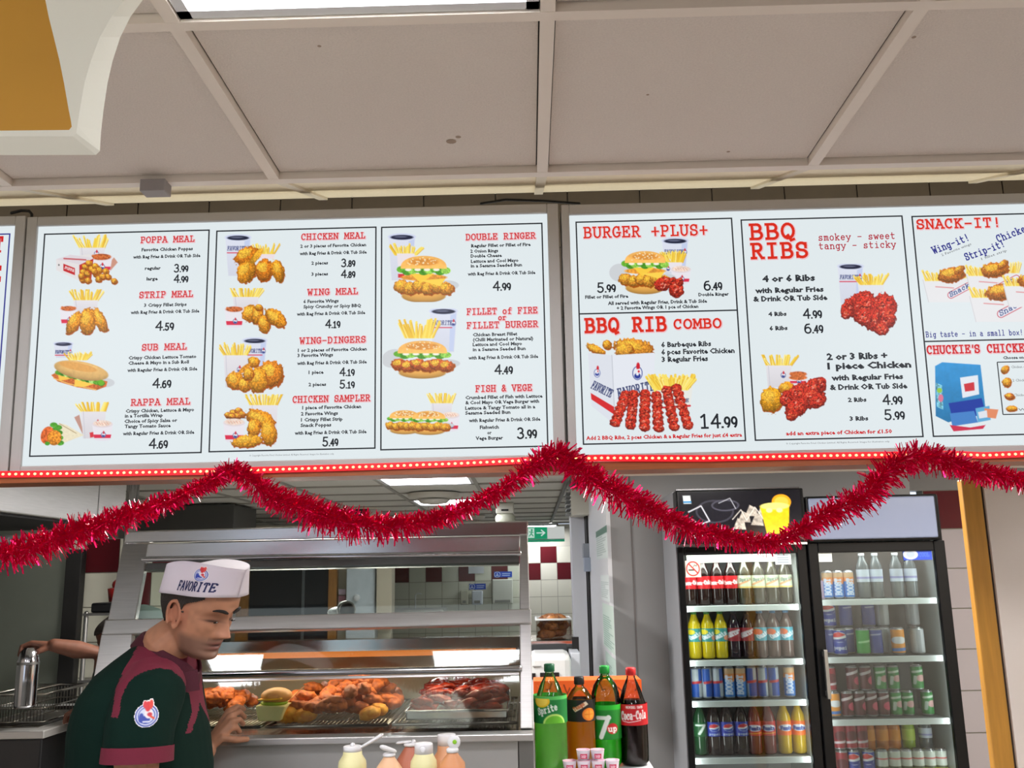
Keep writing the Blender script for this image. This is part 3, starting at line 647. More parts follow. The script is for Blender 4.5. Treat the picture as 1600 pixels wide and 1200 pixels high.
p2 = poster(b1, [(336, 360.7), (587.3, 355.7), (586, 701), (330, 705)])
for a in (('CHICKEN MEAL', 520.7, 369, 104, 9.5), ('WING MEAL', 520, 455.7, 80.7, 9.5), ('WING-DINGERS', 520, 531.3, 105, 9.5), ('CHICKEN SAMPLER', 517.7, 622.9, 122, 9.5)): H(p2, *a)
for a in (('2 or 3 pieces of Favorite Chicken', 520.7, 384, 107), (WR, 520.7, 395.5, 109), ('2 pieces', 499.7, 411.3, 27), ('3 pieces', 499.7, 428.5, 27), ('6 Favorite Wings', 501.7, 471, 57),
          ('Spicy Crunchy or Spicy BBQ', 519.3, 478.7, 93), (WR, 517.3, 490, 110), ('1 or 2 pieces of Favorite Chicken', 519.3, 546.7, 110), ('3 Favorite Wings', 492.7, 555.3, 57), (WR, 518.7, 566.9, 111),
          ('1 piece', 494, 582, 24), ('2 pieces', 496, 601, 28), ('1 piece of Favorite Chicken', 518.3, 636.5, 93), ('2 Favorite Wings', 499.3, 646.5, 58.5), ('1 Crispy Fillet Strip', 503, 655.7, 66), ('Snack Poppas', 493.7, 664.5, 48.7), (WR, 516.7, 675.9, 113)): T(p2, *a, 5.3)
for a in (('3.89', 544, 410.7, 23, 12.5), ('4.89', 544, 428, 23, 12.5), ('4.19', 520, 506, 24, 13), ('4.19', 542.3, 581, 24, 12.5), ('5.19', 542.3, 600.3, 24, 12.5), ('5.49', 516, 690, 25, 13.5)): PR(p2, *a)
T(p2, '© Copyright Favorite Fried Chicken Limited. All Rights Reserved. Images for illustration only.', 456, 710.5, 133, 2.6, GREYT, .004)
p3 = poster(b1, [(596.8, 354.6), (847.6, 349.8), (855, 699), (594.8, 701)])
for a in (('DOUBLE RINGER', 782, 369.3, 112.7, 9.5), ('FILLET of FIRE', 784.4, 485.8, 112.7, 9.5), ('or', 784.7, 496, 13, 8), ('FILLET BURGER', 784.7, 507.3, 113, 9.5), ('FISH & VEGE', 787, 606.4, 88.8, 9.5)): H(p3, *a)
for a in (('Regular Fillet or Fillet of Fire', 782.7, 383.5, 96.3), ('2 Onion Rings', 756.7, 392.6, 45), ('Double Cheese', 759.8, 400, 50.5), ('Lettuce and Cool Mayo', 773, 407.9, 77), ('in a Sesame Seeded Bun', 775.5, 415, 82.7), (WR, 783.7, 427.4, 109),
          ('Chicken Breast Fillet', 773.4, 522.7, 71), ('(Chilli Marinated or Natural)', 786, 530.2, 96), ('Lettuce and Cool Mayo', 777.2, 538, 78.6), ('in a Sesame Seeded Bun', 780, 545.7, 84), (WR, 786.4, 558.4, 110.7),
          ('Crumbed Fillet of Fish with Lettuce', 787.4, 620.4, 121.6), ('& Cool Mayo OR Vege Burger with', 784.7, 628.4, 116), ('Lettuce & Tangy Tomato all in a', 781.6, 637, 110), ('Sesame Seeded Bun', 762.2, 645, 71), (WG, 788.5, 656.3, 112),
          ('Fishwich', 764.6, 667.8, 30), ('or', 764.6, 676.4, 7), ('Vege Burger', 764.6, 684.8, 43)): T(p3, *a, 5.3)
for a in (('4.99', 784, 446.8, 29, 14.5), ('4.49', 786.8, 577.3, 29, 14.5), ('3.99', 823, 676.7, 31.5, 16)): PR(p3, *a)
p4 = poster(b2, [(900, 345), (1143.4, 343.5), (1164.5, 689.3), (911.7, 693.4)], (1030, 487.6))
H(p4, 'BURGER +PLUS+', 1008.4, 361.3, 200, 17, ORED, 2.6); H(p4, 'BBQ RIB', 977.3, 507.5, 129, 21, ORED, 4.2); H(p4, 'COMBO', 1089.7, 505.8, 75, 14, ORED, 2.8)
for a in (('Fillet or Fillet of Fire', 948, 464, 69, 5.3), ('Double Ringer', 1115, 460.3, 48.5, 5.3), ('All served with Regular Fries, Drink & Tub Side', 1027.2, 472.6, 158, 5.5), ('+ 2 Favorite Wings OR 1 pce of Chicken', 1027.2, 480.5, 130, 5.3),
          ('6 Barbeque Ribs', 1072, 538.3, 79, 8), ('6 pces Favorite Chicken', 1090.4, 549.4, 115.5, 8), ('3 Regular Fries', 1070, 561.5, 73, 8)): T(p4, *a)
PR(p4, '5.99', 947.2, 449.4, 30, 15); PR(p4, '6.49', 1113.6, 446, 29.5, 15); PR(p4, '14.99', 1122.2, 657.9, 59, 20.5)
T(p4, 'Add 2 BBQ Ribs, 2 pces Chicken & a Regular Fries for just £4 extra', 1037.4, 682.6, 242, 5.8, RED)
p5 = poster(b2, [(1157.3, 343.3), (1408.3, 338.3), (1443, 681.7), (1181, 688.3)])
H(p5, 'BBQ', 1206, 361.7, 72, 24, ORED, 4.4); H(p5, 'RIBS', 1217.7, 391.5, 91, 23.5, ORED, 4.4); H(p5, 'smokey - sweet', 1338.3, 369.5, 123, 10.5, DRED, 1.5, halo=False); H(p5, 'tangy - sticky', 1339.3, 383, 123, 10.5, DRED, 1.5, halo=False)
for a in (('4 or 6 Ribs', 1232.3, 435.7, 84, 10), ('with Regular Fries', 1233.3, 453.7, 109, 8.2), ('& Drink OR Tub Side', 1234.7, 466.7, 118, 8.2), ('4 Ribs', 1214.7, 491, 29, 6.5), ('6 Ribs', 1216.3, 513.3, 29, 6.5),
          ('2 or 3 Ribs +', 1339, 557.3, 95, 10), ('1 piece Chicken', 1358, 571.5, 131, 10), ('with Regular Fries', 1355, 590, 112, 8.2), ('& Drink OR Tub Side', 1357, 604.7, 121, 8.2), ('2 Ribs', 1339.3, 625, 29, 6.5), ('3 Ribs', 1342, 654.3, 29, 6.5)): T(p5, *a, bold=.045)
for a in (('4.99', 1269, 490, 30, 15), ('6.49', 1271, 513, 30, 15), ('4.99', 1394, 624.3, 31, 15), ('5.99', 1397, 648, 32, 15)): PR(p5, *a)
T(p5, 'add an extra piece of Chicken for £1.50', 1310.7, 676, 164, 5.8, RED); T(p5, '© Copyright Favorite Fried Chicken Limited. All Rights Reserved. Images for illustration only.', 1309, 691.5, 160, 2.6, GREYT, .004)
p6 = poster(b2, [(1424, 338.3), (1690, 332), (1730, 676), (1459.3, 681.7)], (1500, 532.4))
H(p6, 'SNACK-IT!', 1497.3, 349, 135, 14.5, ORED, 2.6); H(p6, "CHUCKIE'S CHICKEN", 1529, 545, 162, 12, RED, 2.2)
H(p6, 'Wing-it!', 1485, 381, 63, 11, NAVY, 1.9, 20, halo=False); H(p6, 'Strip-it!', 1538, 391, 68, 11, NAVY, 1.9, 19, halo=False); H(p6, 'Chicken-it!', 1598, 358, 92, 11, NAVY, 1.9, 20, halo=False)
T(p6, '2 Favorite wings', 1494, 390, 52, 4, GREYT, .006, 20); T(p6, '1 fillet strip', 1553, 398, 44, 4, GREYT, .006, 18)
H(p6, 'Big taste - in a small box!', 1522, 521, 152, 8.5, NAVY, 1.2, halo=False); T(p6, 'Choose one', 1585, 559, 36, 4.5)
q = MB(); ub0, vb1 = uv(1558, 566); ub1, vb0 = uv(1690, 645); h = .0012
for r_ in ((ub0-h, vb0, ub0+h, vb1), (ub1-h, vb0, ub1+h, vb1), (ub0, vb0-h, ub1, vb0+h), (ub0, vb1-h, ub1, vb1+h)): rrect(*r_, .0002, .0006, q)
q.build('box_outline', LINE, p6)
for a in (('Chicken drumstick', 1600, 573), ('2 Chicken strips', 1602, 594), ('Chicken poppas', 1604, 617), ('2 Wings', 1602, 640)): T(p6, *a, 40, 4, GREYT, .006)
flush()
# ---- pictures of the food
r = Ras(84, 366, 190, 448); r.carton(144, 398, 46, 22, 20, 1); r.poly([(178, 402), (184, 410), (170, 426), (160, 424)], (205, 150, 130)); r.tub(158, 412, 35, 23)
r.poly([(88, 405), (140, 397), (146, 404), (124, 414), (122, 438), (88, 422)], (228, 224, 224)); r.poly([(88, 405), (110, 398), (146, 403), (123, 413)], (222, 214, 220)); r.line([(100, 404), (134, 406)], 2.2, (196, 90, 96))
r.poly([(99, 412), (117, 419), (117, 430), (99, 423)], (196, 40, 46)); r.text('POPPA', 101, 419.5, 15, 3.5, (240, 232, 232), .9, rot=-20); r.ell(92, 414, 1, 1.4, (70, 70, 70)); r.poly([(124, 414), (146, 404), (142, 442), (124, 438)], (190, 44, 40))
for (x, y) in [(133, 417), (139, 411), (130, 425), (143, 420), (136, 428), (149, 416), (129, 437), (137, 438), (155, 422), (150, 428), (165, 424), (154, 436), (168, 432), (178, 439), (160, 432), (147, 424), (127, 431)]: r.chick(x, y, 5, 4.6, col=(218, 138, 44))
PIC(p1, r)
r = Ras(90, 452, 174, 524); r.carton(134, 480, 44, 22, 20, 2, False); r.tub(107, 494, 27, 26); r.chick(115, 504, 9, 19, 28); r.chick(136, 502, 12, 21, 0); r.chick(156, 500, 8.5, 20, -26); PIC(p1, r)
r = Ras(78, 534, 182, 612); r.cup(99, 548, 30, 22, True, True); r.fries(122, 562, 34, 11, 20, 3)
r.ell(165, 598, 14, 7, (206, 210, 214)); r.poly([(80, 586), (96, 578), (168, 596), (166, 604), (150, 610), (120, 605), (90, 596)], (208, 110, 52), amp=.3); r.line([(84, 591), (108, 600), (150, 609)], 1.6, (240, 190, 110))
r.poly([(89, 580), (110, 592), (93, 595)], (250, 200, 80)); r.poly([(117, 592), (152, 598), (134, 604), (116, 604)], (252, 206, 84))
for i in range(11): r.ell(92+i*6.6, 582+i*1.7, 6, 4, [(92, 158, 46), (60, 130, 36), (176, 216, 120)][i % 3], amp=.3, per=1.5)
r.ell(127, 579, 43, 14, (236, 190, 118), 11, amp=.06, per=5, shade=.3); r.ell(122, 573, 30, 6, (228, 168, 92), 11, amp=.05); r.ell(158, 598, 5, 4.5, (108, 180, 40)); PIC(p1, r)
r = Ras(60, 628, 182, 702); r.poly([(116, 652), (124, 648), (132, 684)], (196, 150, 136)); r.carton(146, 664, 44, 42, 20, 4); r.poly([(140, 676), (150, 674), (150, 682), (141, 684)], (216, 60, 70)); r.tub(160, 674, 32, 25, 'slaw')
r.poly([(92, 661), (104, 664), (131, 680), (110, 688), (92, 695), (86, 680)], (236, 226, 196), amp=.04); r.line([(93, 662), (119, 677)], 1, (176, 150, 110))
for i in range(8): r.ell(84+((i*7) % 13), 664+i*4, 6, 4, (84, 160, 50), amp=.3)
r.ell(74, 680, 10, 14, (220, 106, 52), 20, .4); r.ell(85, 684, 11, 12, (240, 150, 50), 20, .4, 2, .3); r.ell(74, 693, 4, 3, (80, 160, 50)); PIC(p1, r)
r = Ras(348, 366, 450, 446); r.cup(372, 401, 40, 60, True, False); r.fries(414, 398, 34, 16, 14, 5); r.poly([(405, 397), (430, 397), (428, 404), (405, 404)], (236, 222, 226))
r.chick(386, 399, 20, 13, -20, (220, 128, 30)); r.chick(385, 424, 18, 14, -55); r.ell(401, 400, 5, 15, (240, 174, 50), 38, .3, 1.5, .4); r.chick(412, 422, 13, 17, 0, (224, 130, 32)); r.chick(434, 423, 9, 18, -16); PIC(p2, r)
r = Ras(348, 450, 450, 522); r.carton(384, 476, 46, 24, 18, 6, False); r.tub(366, 496, 30, 28); r.chick(391, 489, 13, 12, -40); r.chick(402, 492, 8, 14, 10); r.chick(412, 506, 9, 14, -8); r.chick(430, 496, 19, 11, 38); r.chick(404, 480, 6, 5); PIC(p2, r)
r = Ras(342, 527, 450, 618); r.cup(398, 555, 38, 46, True, True); r.carton(368, 580, 42, 50, 20, 7); r.chick(422, 584, 20, 20, 0, (226, 134, 34)); r.chick(396, 565, 9, 8, 20); r.chick(366, 594, 14, 13, 0); r.ell(382, 576, 4, 12, (232, 150, 40), 50, .3); r.chick(382, 601, 10, 10); r.chick(402, 593, 15, 19, 0, (240, 160, 40)); r.chick(388, 584, 8, 10, 20); PIC(p2, r)
r = Ras(342, 616, 448, 702); r.carton(412, 664, 50, 62, 24, 8, False)
for (x, y) in [(356, 648), (364, 644), (372, 641), (378, 647), (370, 650), (362, 650)]: r.chick(x, y, 5.5, 4.5, col=(214, 130, 50))
r.line([(354, 653), (384, 653)], 1.2, (90, 50, 30)); r.tub(366, 674, 34, 30, 'slaw'); r.chick(406, 654, 23, 13, 25, (232, 146, 36)); r.chick(396, 668, 10, 14, 10); r.chick(419, 675, 12, 19, -6, (240, 160, 40)); r.chick(386, 689, 25, 9, -6, (246, 170, 44)); PIC(p2, r)
r = Ras(598, 360, 724, 472); r.cup(628, 404, 42, 68, False, False); r.fries(634, 398, 42, 16, 18, 9); r.poly([(620, 396), (648, 396), (644, 434), (624, 434)], (236, 226, 230)); r.poly([(622, 428), (632, 428), (632, 434), (622, 434)], (214, 54, 60)); r.burger(662, 432, 86, 76, 1); PIC(p3, r)
r = Ras(598, 482, 724, 596); r.ell(614, 560, 14, 18, (204, 208, 212), 70); r.cup(693, 518, 43, 64); r.fries(655, 527, 54, 26, 22, 10); r.burger(660, 556, 92, 66, 0, True); PIC(p3, r)
r = Ras(598, 614, 724, 684); r.carton(690, 644, 38, 28, 18, 11, False); r.tub(704, 660, 28, 24, 'slaw'); r.burger(632, 656, 56, 42); r.burger(670, 657, 62, 42); PIC(p3, r)
r = Ras(944, 368, 1086, 472); r.ell(968, 426, 16, 14, (206, 210, 214)); r.cup(1055, 402, 41, 52); r.carton(1052, 414, 30, 18, 14, 12); r.fries(1053, 410, 34, 16, 16, 13); r.poly([(1038, 410), (1066, 410), (1064, 424), (1040, 424)], (234, 228, 234)); r.emblem(1044, 420, 3)
r.tub(1064, 431, 31, 22, 'slaw'); r.burger(1008, 422, 76, 70, 1); r.rib(1036, 443, 14, 10, -25); r.rib(1050, 438, 6, 4, -40); r.rib(1057, 452, 11, 12, 0); r.rib(1062, 440, 6, 6, -40); PIC(p4, r)
r = Ras(914, 522, 1090, 676); r.chick(930, 545, 15, 6, 25, (238, 160, 46)); r.chick(948, 538, 7, 7); r.chick(990, 543, 30, 14, 8, (230, 150, 50)); r.chick(975, 546, 14, 10, -10, (240, 168, 60))
r.poly([(919, 551), (956, 555), (961, 664), (924, 634)], (221, 225, 234)); r.poly([(956, 555), (1023, 551), (1020, 640), (961, 664)], (228, 232, 240)); r.poly([(923, 614), (960, 636), (960, 648), (924, 624)], (214, 44, 48)); r.line([(956, 555), (960, 640)], .8, (176, 180, 190))
for (x, y, k) in [(933, 580, 5), (996, 580, 8)]:
    r.ell(x, y+3, k, k*1.35, (58, 72, 150)); r.ell(x, y+3, k*.84, k*1.2, (230, 233, 242)); r.ell(x, y+k*.9, k*.62, k*.55, (46, 62, 150)); r.ell(x+1, y-k*.95, k*.36, k*.75, (206, 34, 50)); r.ell(x+k*.2, y-k*.05, k*.4, k*.4, (240, 236, 240)); r.ell(x+k*.25, y+k*.05, k*.2, k*.25, (206, 34, 50)); r.ell(x, y+k*.55, k*.28, k*.3, (235, 236, 244))
r.text('FAVORITE', 923, 606, 34, 12, (44, 54, 104), 1.3, .1, -26); r.text('FAVORITE', 966, 622, 58, 14, (44, 54, 104), 1.8, .2, 13)
r.fries(1050, 612, 62, 24, 34, 14); r.poly([(1024, 606), (1082, 606), (1078, 640), (1034, 640)], (232, 232, 226)); r.line([(1034, 637), (1078, 634)], 3, (214, 50, 60)); r.text('FAVORITE', 1034, 630, 42, 5, (50, 60, 110), .9, .2, 3); r.fries(1050, 608, 60, 20, 34, 15)
for (x0, y0, x1, y1) in [(978, 617, 961, 660), (990, 616, 985, 664), (1008, 615, 1007, 667), (1026, 618, 1029, 668), (1042, 609, 1053, 666), (1057, 606, 1075, 664)]:
    for i in range(7): u = i/6; r.rib(x0+(x1-x0)*u, y0+(y1-y0)*u, 8.2, 6.5, 10)
PIC(p4, r)
r = Ras(1306, 412, 1412, 532); r.cup(1329, 445, 40, 58); r.poly([(1340, 442), (1382, 442), (1378, 470), (1344, 470)], (226, 228, 232)); r.fries(1361, 444, 44, 15, 20, 16)
for (x, y, a, b_, t_) in [(1330, 480, 17, 14, -40), (1346, 468, 20, 12, -20), (1355, 480, 24, 18, 10), (1380, 478, 20, 20, 0), (1366, 500, 22, 16, 30), (1385, 496, 14, 16, 0), (1376, 513, 12, 10, 20), (1348, 495, 14, 12, 30), (1322, 490, 8, 8, 0)]: r.rib(x, y, a, b_, t_)
PIC(p5, r)
r = Ras(1178, 554, 1298, 664); r.carton(1217, 588, 46, 34, 20, 17); r.tub(1247, 592, 30, 16); r.ell(1247, 590, 14, 4, (206, 112, 60), amp=.4); r.chick(1205, 624, 18, 19, 0, (236, 164, 34)); r.chick(1228, 606, 12, 9, 0)
for (x, y, a, b_, t_) in [(1232, 622, 14, 12, -30), (1250, 612, 20, 13, -30), (1272, 604, 18, 13, -30), (1268, 622, 22, 14, -30), (1245, 636, 20, 13, -30), (1278, 626, 14, 10, -40), (1238, 648, 10, 8, -20), (1283, 600, 8, 12, -10)]: r.rib(x, y, a, b_, t_)
PIC(p5, r)
r = Ras(1436, 396, 1640, 512)
for (x, y, k) in [(1484, 432, 1.), (1552, 424, 1.), (1562, 458, 1.12), (1610, 440, 1.)]:
    r.poly([(x-43*k, y+4), (x+42*k, y-2), (x+36*k, y+40*k), (x-34*k, y+40*k)], (231, 231, 233)); r.line([(x-42*k, y+5), (x-33*k, y+40*k)], .8, (200, 202, 206)); r.fries(x-22*k, y+6, 40*k, 16, 14, 20); r.fries(x+26*k, y+2, 34*k, 16, 12, 21); r.chick(x+2, y-3, 21*k, 11*k, -8, (206, 120, 36)); r.chick(x+14*k, y-11, 9*k, 5*k, -35, (212, 130, 44))
    r.line([(x+2, y+29*k), (x+36*k, y+11*k)], 11*k, (196, 50, 70)); r.line([(x+2, y+29*k), (x+36*k, y+11*k)], 9*k, (232, 232, 240)); r.text('Snack', x+1, y+32*k, 34*k, 7*k, (50, 70, 130), 1.3, .2, 28); r.line([(x-22*k, y+16), (x+6, y+18)], 1.5, (222, 140, 144))
PIC(p6, r)
r = Ras(1452, 556, 1566, 678); r.poly([(1461, 572), (1472, 566), (1532, 570), (1540, 640), (1482, 660), (1462, 650)], (52, 150, 214), amp=.05, per=8, grad=.2); r.poly([(1482, 630), (1534, 622), (1540, 646), (1490, 660)], (30, 60, 160))
r.poly([(1500, 590), (1528, 586), (1530, 616), (1504, 622)], (226, 232, 240)); r.poly([(1462, 598), (1472, 602), (1474, 640), (1464, 636)], (120, 190, 210), amp=.5, per=3); r.ell(1470, 622, 4, 6, (220, 120, 150)); r.ell(1468, 610, 4, 4, (150, 200, 70))
r.poly([(1484, 646), (1522, 642), (1528, 660), (1488, 666)], (70, 130, 200)); r.poly([(1524, 638), (1546, 634), (1548, 656), (1528, 660)], (96, 170, 214)); r.poly([(1538, 638), (1560, 640), (1556, 654), (1540, 652)], (226, 140, 100)); r.poly([(1484, 664), (1516, 668), (1540, 664), (1536, 670), (1490, 674)], (206, 50, 80)); r.poly([(1528, 644), (1542, 641), (1543, 652), (1530, 654)], (222, 226, 234))
r.poly([(1506, 600), (1522, 597), (1523, 610), (1508, 612)], (206, 50, 60)); PIC(p6, r)
r = Ras(1562, 568, 1590, 648); r.chick(1570, 577, 5, 7, 40); r.chick(1573, 597, 7, 7, 0); r.chick(1577, 619, 8, 5, 0, (200, 110, 40)); r.chick(1581, 638, 9, 4, 0); PIC(p6, r)

# ---- red LED strip along the bottom frames and its lamps
LS = mat('red_led_tape', (200, 8, 24), .35, emit=(238, 10, 34), es=.75)
t = thing('led_strip', 'glowing red LED strip running along the bottom of the menu boards', 'light strip', W(800, 725, 2.17))
path = [(-60, 741.5), (0, 741), (100, 740), (200, 738.5), (350, 736), (480, 732), (600, 728.5), (720, 724), (850, 718), (940, 715.5), (1100, 716), (1250, 712.5), (1400, 710.5), (1475, 709), (1540, 711.5), (1600, 709), (1680, 707)]
q = MB(); pts = [W(x, y, 2.158) for x, y in path]
for a, b in zip(pts[:-1], pts[1:]): q.prism([a+Vector((0, 0, -.0075)), b+Vector((0, 0, -.0075)), b+Vector((0, 0, .0075)), a+Vector((0, 0, .0075))], (0, .004, 0))
q.build('tape', LS, t)
q = MB(); xs = [p[0] for p in path]; ys = [p[1] for p in path]; x = -55
while x < 1675:
    y = float(np.interp(x, xs, ys)); p = W(x, y, 2.156); q.ball(p, .0032, n=6, sx=1.2); x += 9.95
q.build('led', mat('led_lamp', (255, 220, 150), .3, emit=(255, 222, 150), es=1.6), t, kind='stuff')

# ---- tinsel garland
GP = [(-40, 878), (0, 868), (60, 852), (130, 828), (200, 806), (280, 776), (335, 748), (362, 734), (392, 752), (425, 776), (470, 794), (520, 812), (570, 822), (630, 822), (680, 810), (730, 792), (780, 765), (825, 735), (850, 716), (880, 712), (905, 738), (945, 762), (985, 782), (1030, 806), (1070, 826), (1130, 838), (1200, 848), (1240, 836), (1275, 812), (1310, 796), (1350, 776), (1375, 748), (1405, 722), (1440, 714), (1480, 722), (1530, 738), (1570, 744), (1610, 756), (1680, 770)]
def smooth(P, n):
    P = np.array(P, float); out = []
    for i in range(len(P)-1):
        p0_, p1_, p2_, p3_ = P[max(i-1, 0)], P[i], P[i+1], P[min(i+2, len(P)-1)]
        for k in range(n):
            t_ = k/n; out.append(.5*((2*p1_)+(-p0_+p2_)*t_+(2*p0_-5*p1_+4*p2_-p3_)*t_**2+(-p0_+3*p1_-3*p2_+p3_)*t_**3))
    out.append(P[-1]); return np.array(out)
gp = smooth(GP, 6); g3 = [W(x, y, 2.12) for x, y in gp]
t = thing('tinsel_garland', 'shiny red tinsel garland draped in swags below the menu boards', 'garland', g3[len(g3)//2])
TIN = mat('red_foil', (214, 16, 76), .24, .85, emit=(200, 6, 60), es=.06)  # slight emission added to brighten foil that gives no light itself
q = MB(); q.tube(g3, .0035, 6); q.build('cord', TIN, t)
vs = []; fs = []
seg = [0]
for a, b in zip(g3[:-1], g3[1:]): seg.append(seg[-1]+(b-a).length)
L = seg[-1]; NT = 10500
for i in range(NT):
    s_ = random.uniform(0, L); k = min(max(int(np.searchsorted(seg, s_))-1, 0), len(g3)-2); u = (s_-seg[k])/max(seg[k+1]-seg[k], 1e-6)
    p = g3[k].lerp(g3[k+1], u); tg = (g3[k+1]-g3[k]).normalized()
    d = Vector((random.gauss(0, 1), random.gauss(0, 1), random.gauss(0, 1))); d = (d-tg*d.dot(tg)*.6+Vector((.35, 0, .25))).normalized()
    ln = random.uniform(.02, .042)*(1+.25*math.sin(s_*9)); wd = random.uniform(.0012, .0030)
    sd = d.cross(Vector((random.gauss(0, 1), random.gauss(0, 1), random.gauss(0, 1)))).normalized()*wd; e = p+d*ln+Vector((0, 0, -.004)); o = len(vs); m_ = p+d*ln*.55
    vs += [p-sd*.5, p+sd*.5, m_+sd, m_-sd, e+sd*.6, e-sd*.6]; fs += [(o, o+1, o+2, o+3), (o+3, o+2, o+4, o+5)]
q = MB(); q.add(vs, fs); q.build('tinsel_strands', TIN, t, kind='stuff')
# two cables above the boards
q = MB(); q.tube([W(18, 333, 2.2), W(34, 329, 2.2), W(46, 330, 2.2), W(50, 335, 2.2), W(48, 352, 2.2)], .004, 8); q.build('cable', BLACK, label='black cable looping over the corner of the left menu boards', cat='cable')
q = MB(); q.tube([W(752, 318, 2.25), W(790, 312, 2.25), W(850, 314, 2.25), W(905, 318, 2.25)], .004, 8); q.build('cable', BLACK, label='black cable lying along the top between the two large menu boards', cat='cable')
# ================================================================ HOT FOOD CABINET
CS = .32; CN = Vector((0, -1, CS)).normalized(); CP = Vector((0, 2.84, 1.165))
def cp(px, py, lift=0.): return on(CP+CN*lift, CN, px, py)
def cquad(q, pts, th, lift=0., m=None, back=None): q.prism([cp(x, y, lift) for x, y in pts], back if back else -CN*th, m)
hc = thing('hot_food_cabinet', 'wide stainless steel heated chicken display cabinet with sloping glass front', 'food cabinet', (cp(500, 1145).x, 3.1, 1.02))
YT0 = cp(500, 842).y-.012
q = MB(); q.prism([W(x, y, YT0) for x, y in [(195, 830), (825, 814), (824.5, 836), (192.5, 848.5)]], (0, .42, 0)); q.build('canopy', MIRR, hc, bevel=.004)
q = MB(); q.prism([W(x, y, cp(500, 868).y-.004) for x, y in [(232, 850), (812, 837), (811, 861), (229, 873)]], (0, .006, 0)); q.build('upper_panel', MIRR, hc, bevel=.001)
q = MB(); cquad(q, [(192, 849), (232, 850), (210, 968), (168, 969)], .03, .002); q.build('post', STEEL, hc, bevel=.003)
q = MB(); cquad(q, [(812, 837), (824.5, 836), (828, 952), (812, 952)], .03, .002); q.build('post', STEEL, hc, bevel=.003)
q = MB(); cquad(q, [(164, 968), (830, 951), (830.5, 974), (158, 991)], .03, .014); q.build('middle_beam', STEEL, hc, bevel=.004)
q = MB(); cquad(q, [(158, 991), (206, 990), (190, 1146), (130, 1148)], .03, .002); q.build('post', STEEL, hc, bevel=.003)
q = MB(); cquad(q, [(812, 974), (829.5, 974), (833, 1138), (813, 1138)], .03, .002); q.build('post', STEEL, hc, bevel=.003)
for y0, y1, r_ in ((874, 864.5, .009), (1057, 1044, .0095)):
    q = MB(); q.tube([cp(224 if y0 < 900 else 176, y0, .012), cp(811, y1, .012)], r_, 14); q.build('rail', STEELB, hc)
q = MB(); cquad(q, [(222, 880), (811, 868), (811, 882), (221, 893)], .012, -.012); q.build('lamp_housing', STEELD, hc)
q = MB(); cquad(q, [(200, 1064), (811, 1050), (811, 1054), (200, 1068)], .008, .002); q.build('glass_channel', STEEL, hc)
def pane(pts, lift): q = MB(); cquad(q, pts, .004, lift); return q.build('glass_pane', GLASS, hc)
pane([(222, 890), (811, 878), (812, 953), (208, 967)], -.004)
pane([(200, 990), (811, 975), (812, 1050), (190, 1064)], -.004)
pane([(190, 1066), (811, 1052), (813, 1136), (186, 1144)], -.004)
zl = cp(500, 1146).z; yl_ = cp(500, 1146).y; xl, xr = cp(132, 1146).x, cp(833, 1138).x
q = MB(); q.box(xl, xr, yl_-.07, yl_-.004, zl-.02, zl); q.build('front_ledge', STEEL, hc, bevel=.003)
q = MB(); q.box(xl, xr-.045, yl_-.03, yl_, .80, zl-.021); q.build('base_panel', mat('satin_steel', (196, 196, 194), .4, .45, 6, .05), hc, bevel=.002)
q = MB(); q.box(xr-.043, xr, yl_-.03, yl_, .80, zl-.021); q.build('base_panel', STEELD, hc, bevel=.002)
q = MB(); q.box(xl, xr, yl_+.001, 3.5, .80, zl-.02); q.build('base_cabinet', STEELD, hc)
q = MB(); q.box(xl+.002, xr-.002, yl_+.001, 3.48, zl-.019, zl-.004); q.build('display_floor', STEELB, hc)
zt_, zm_ = cp(500, 840).z, cp(500, 975).z
BK = mat('cabinet_back_panel', (178, 172, 150), .35, .2, 2, .05)
q = MB(); q.box(xl+.10, xr-.02, 3.46, 3.48, zl, zm_-.10); q.build('back_panel', BK, hc)
q = MB(); q.box(xl+.09, xr-.01, cp(500, 975).y+.03, 3.44, zm_-.012, zm_); q.build('middle_shelf', STEEL, hc)
# end cheeks
for xx in (xl+.06, xr-.012):
    q = MB(); q.prism([(xx, yl_+.03, zl), (xx, 3.46, zl), (xx, 3.46, zm_), (xx, cp(500, 975).y+.03, zm_)], (.006, 0, 0)); q.build('end_panel', glass_mat('end_glass', (205, 210, 204), .05, 1.5, 1.5), hc)
# heated gantry
HG = mat('heater_glow', (120, 60, 20), .4, emit=(250, 140, 50), es=.7)
q = MB(); z1 = W(500, 1014, 3.18).z; q.box(xl+.12, xr-.03, 3.14, 3.22, z1-.012, z1+.03); q.build('heating_gantry', STEELB, hc)
q = MB(); q.box(xl+.14, xr-.05, 3.136, 3.139, z1-.024, z1-.006); q.build('heating_element', HG, hc)
area('heat_lamp', ((xl+xr)/2, 3.02, z1-.0), 1.0, .05, 3.5, (1, .80, .58))
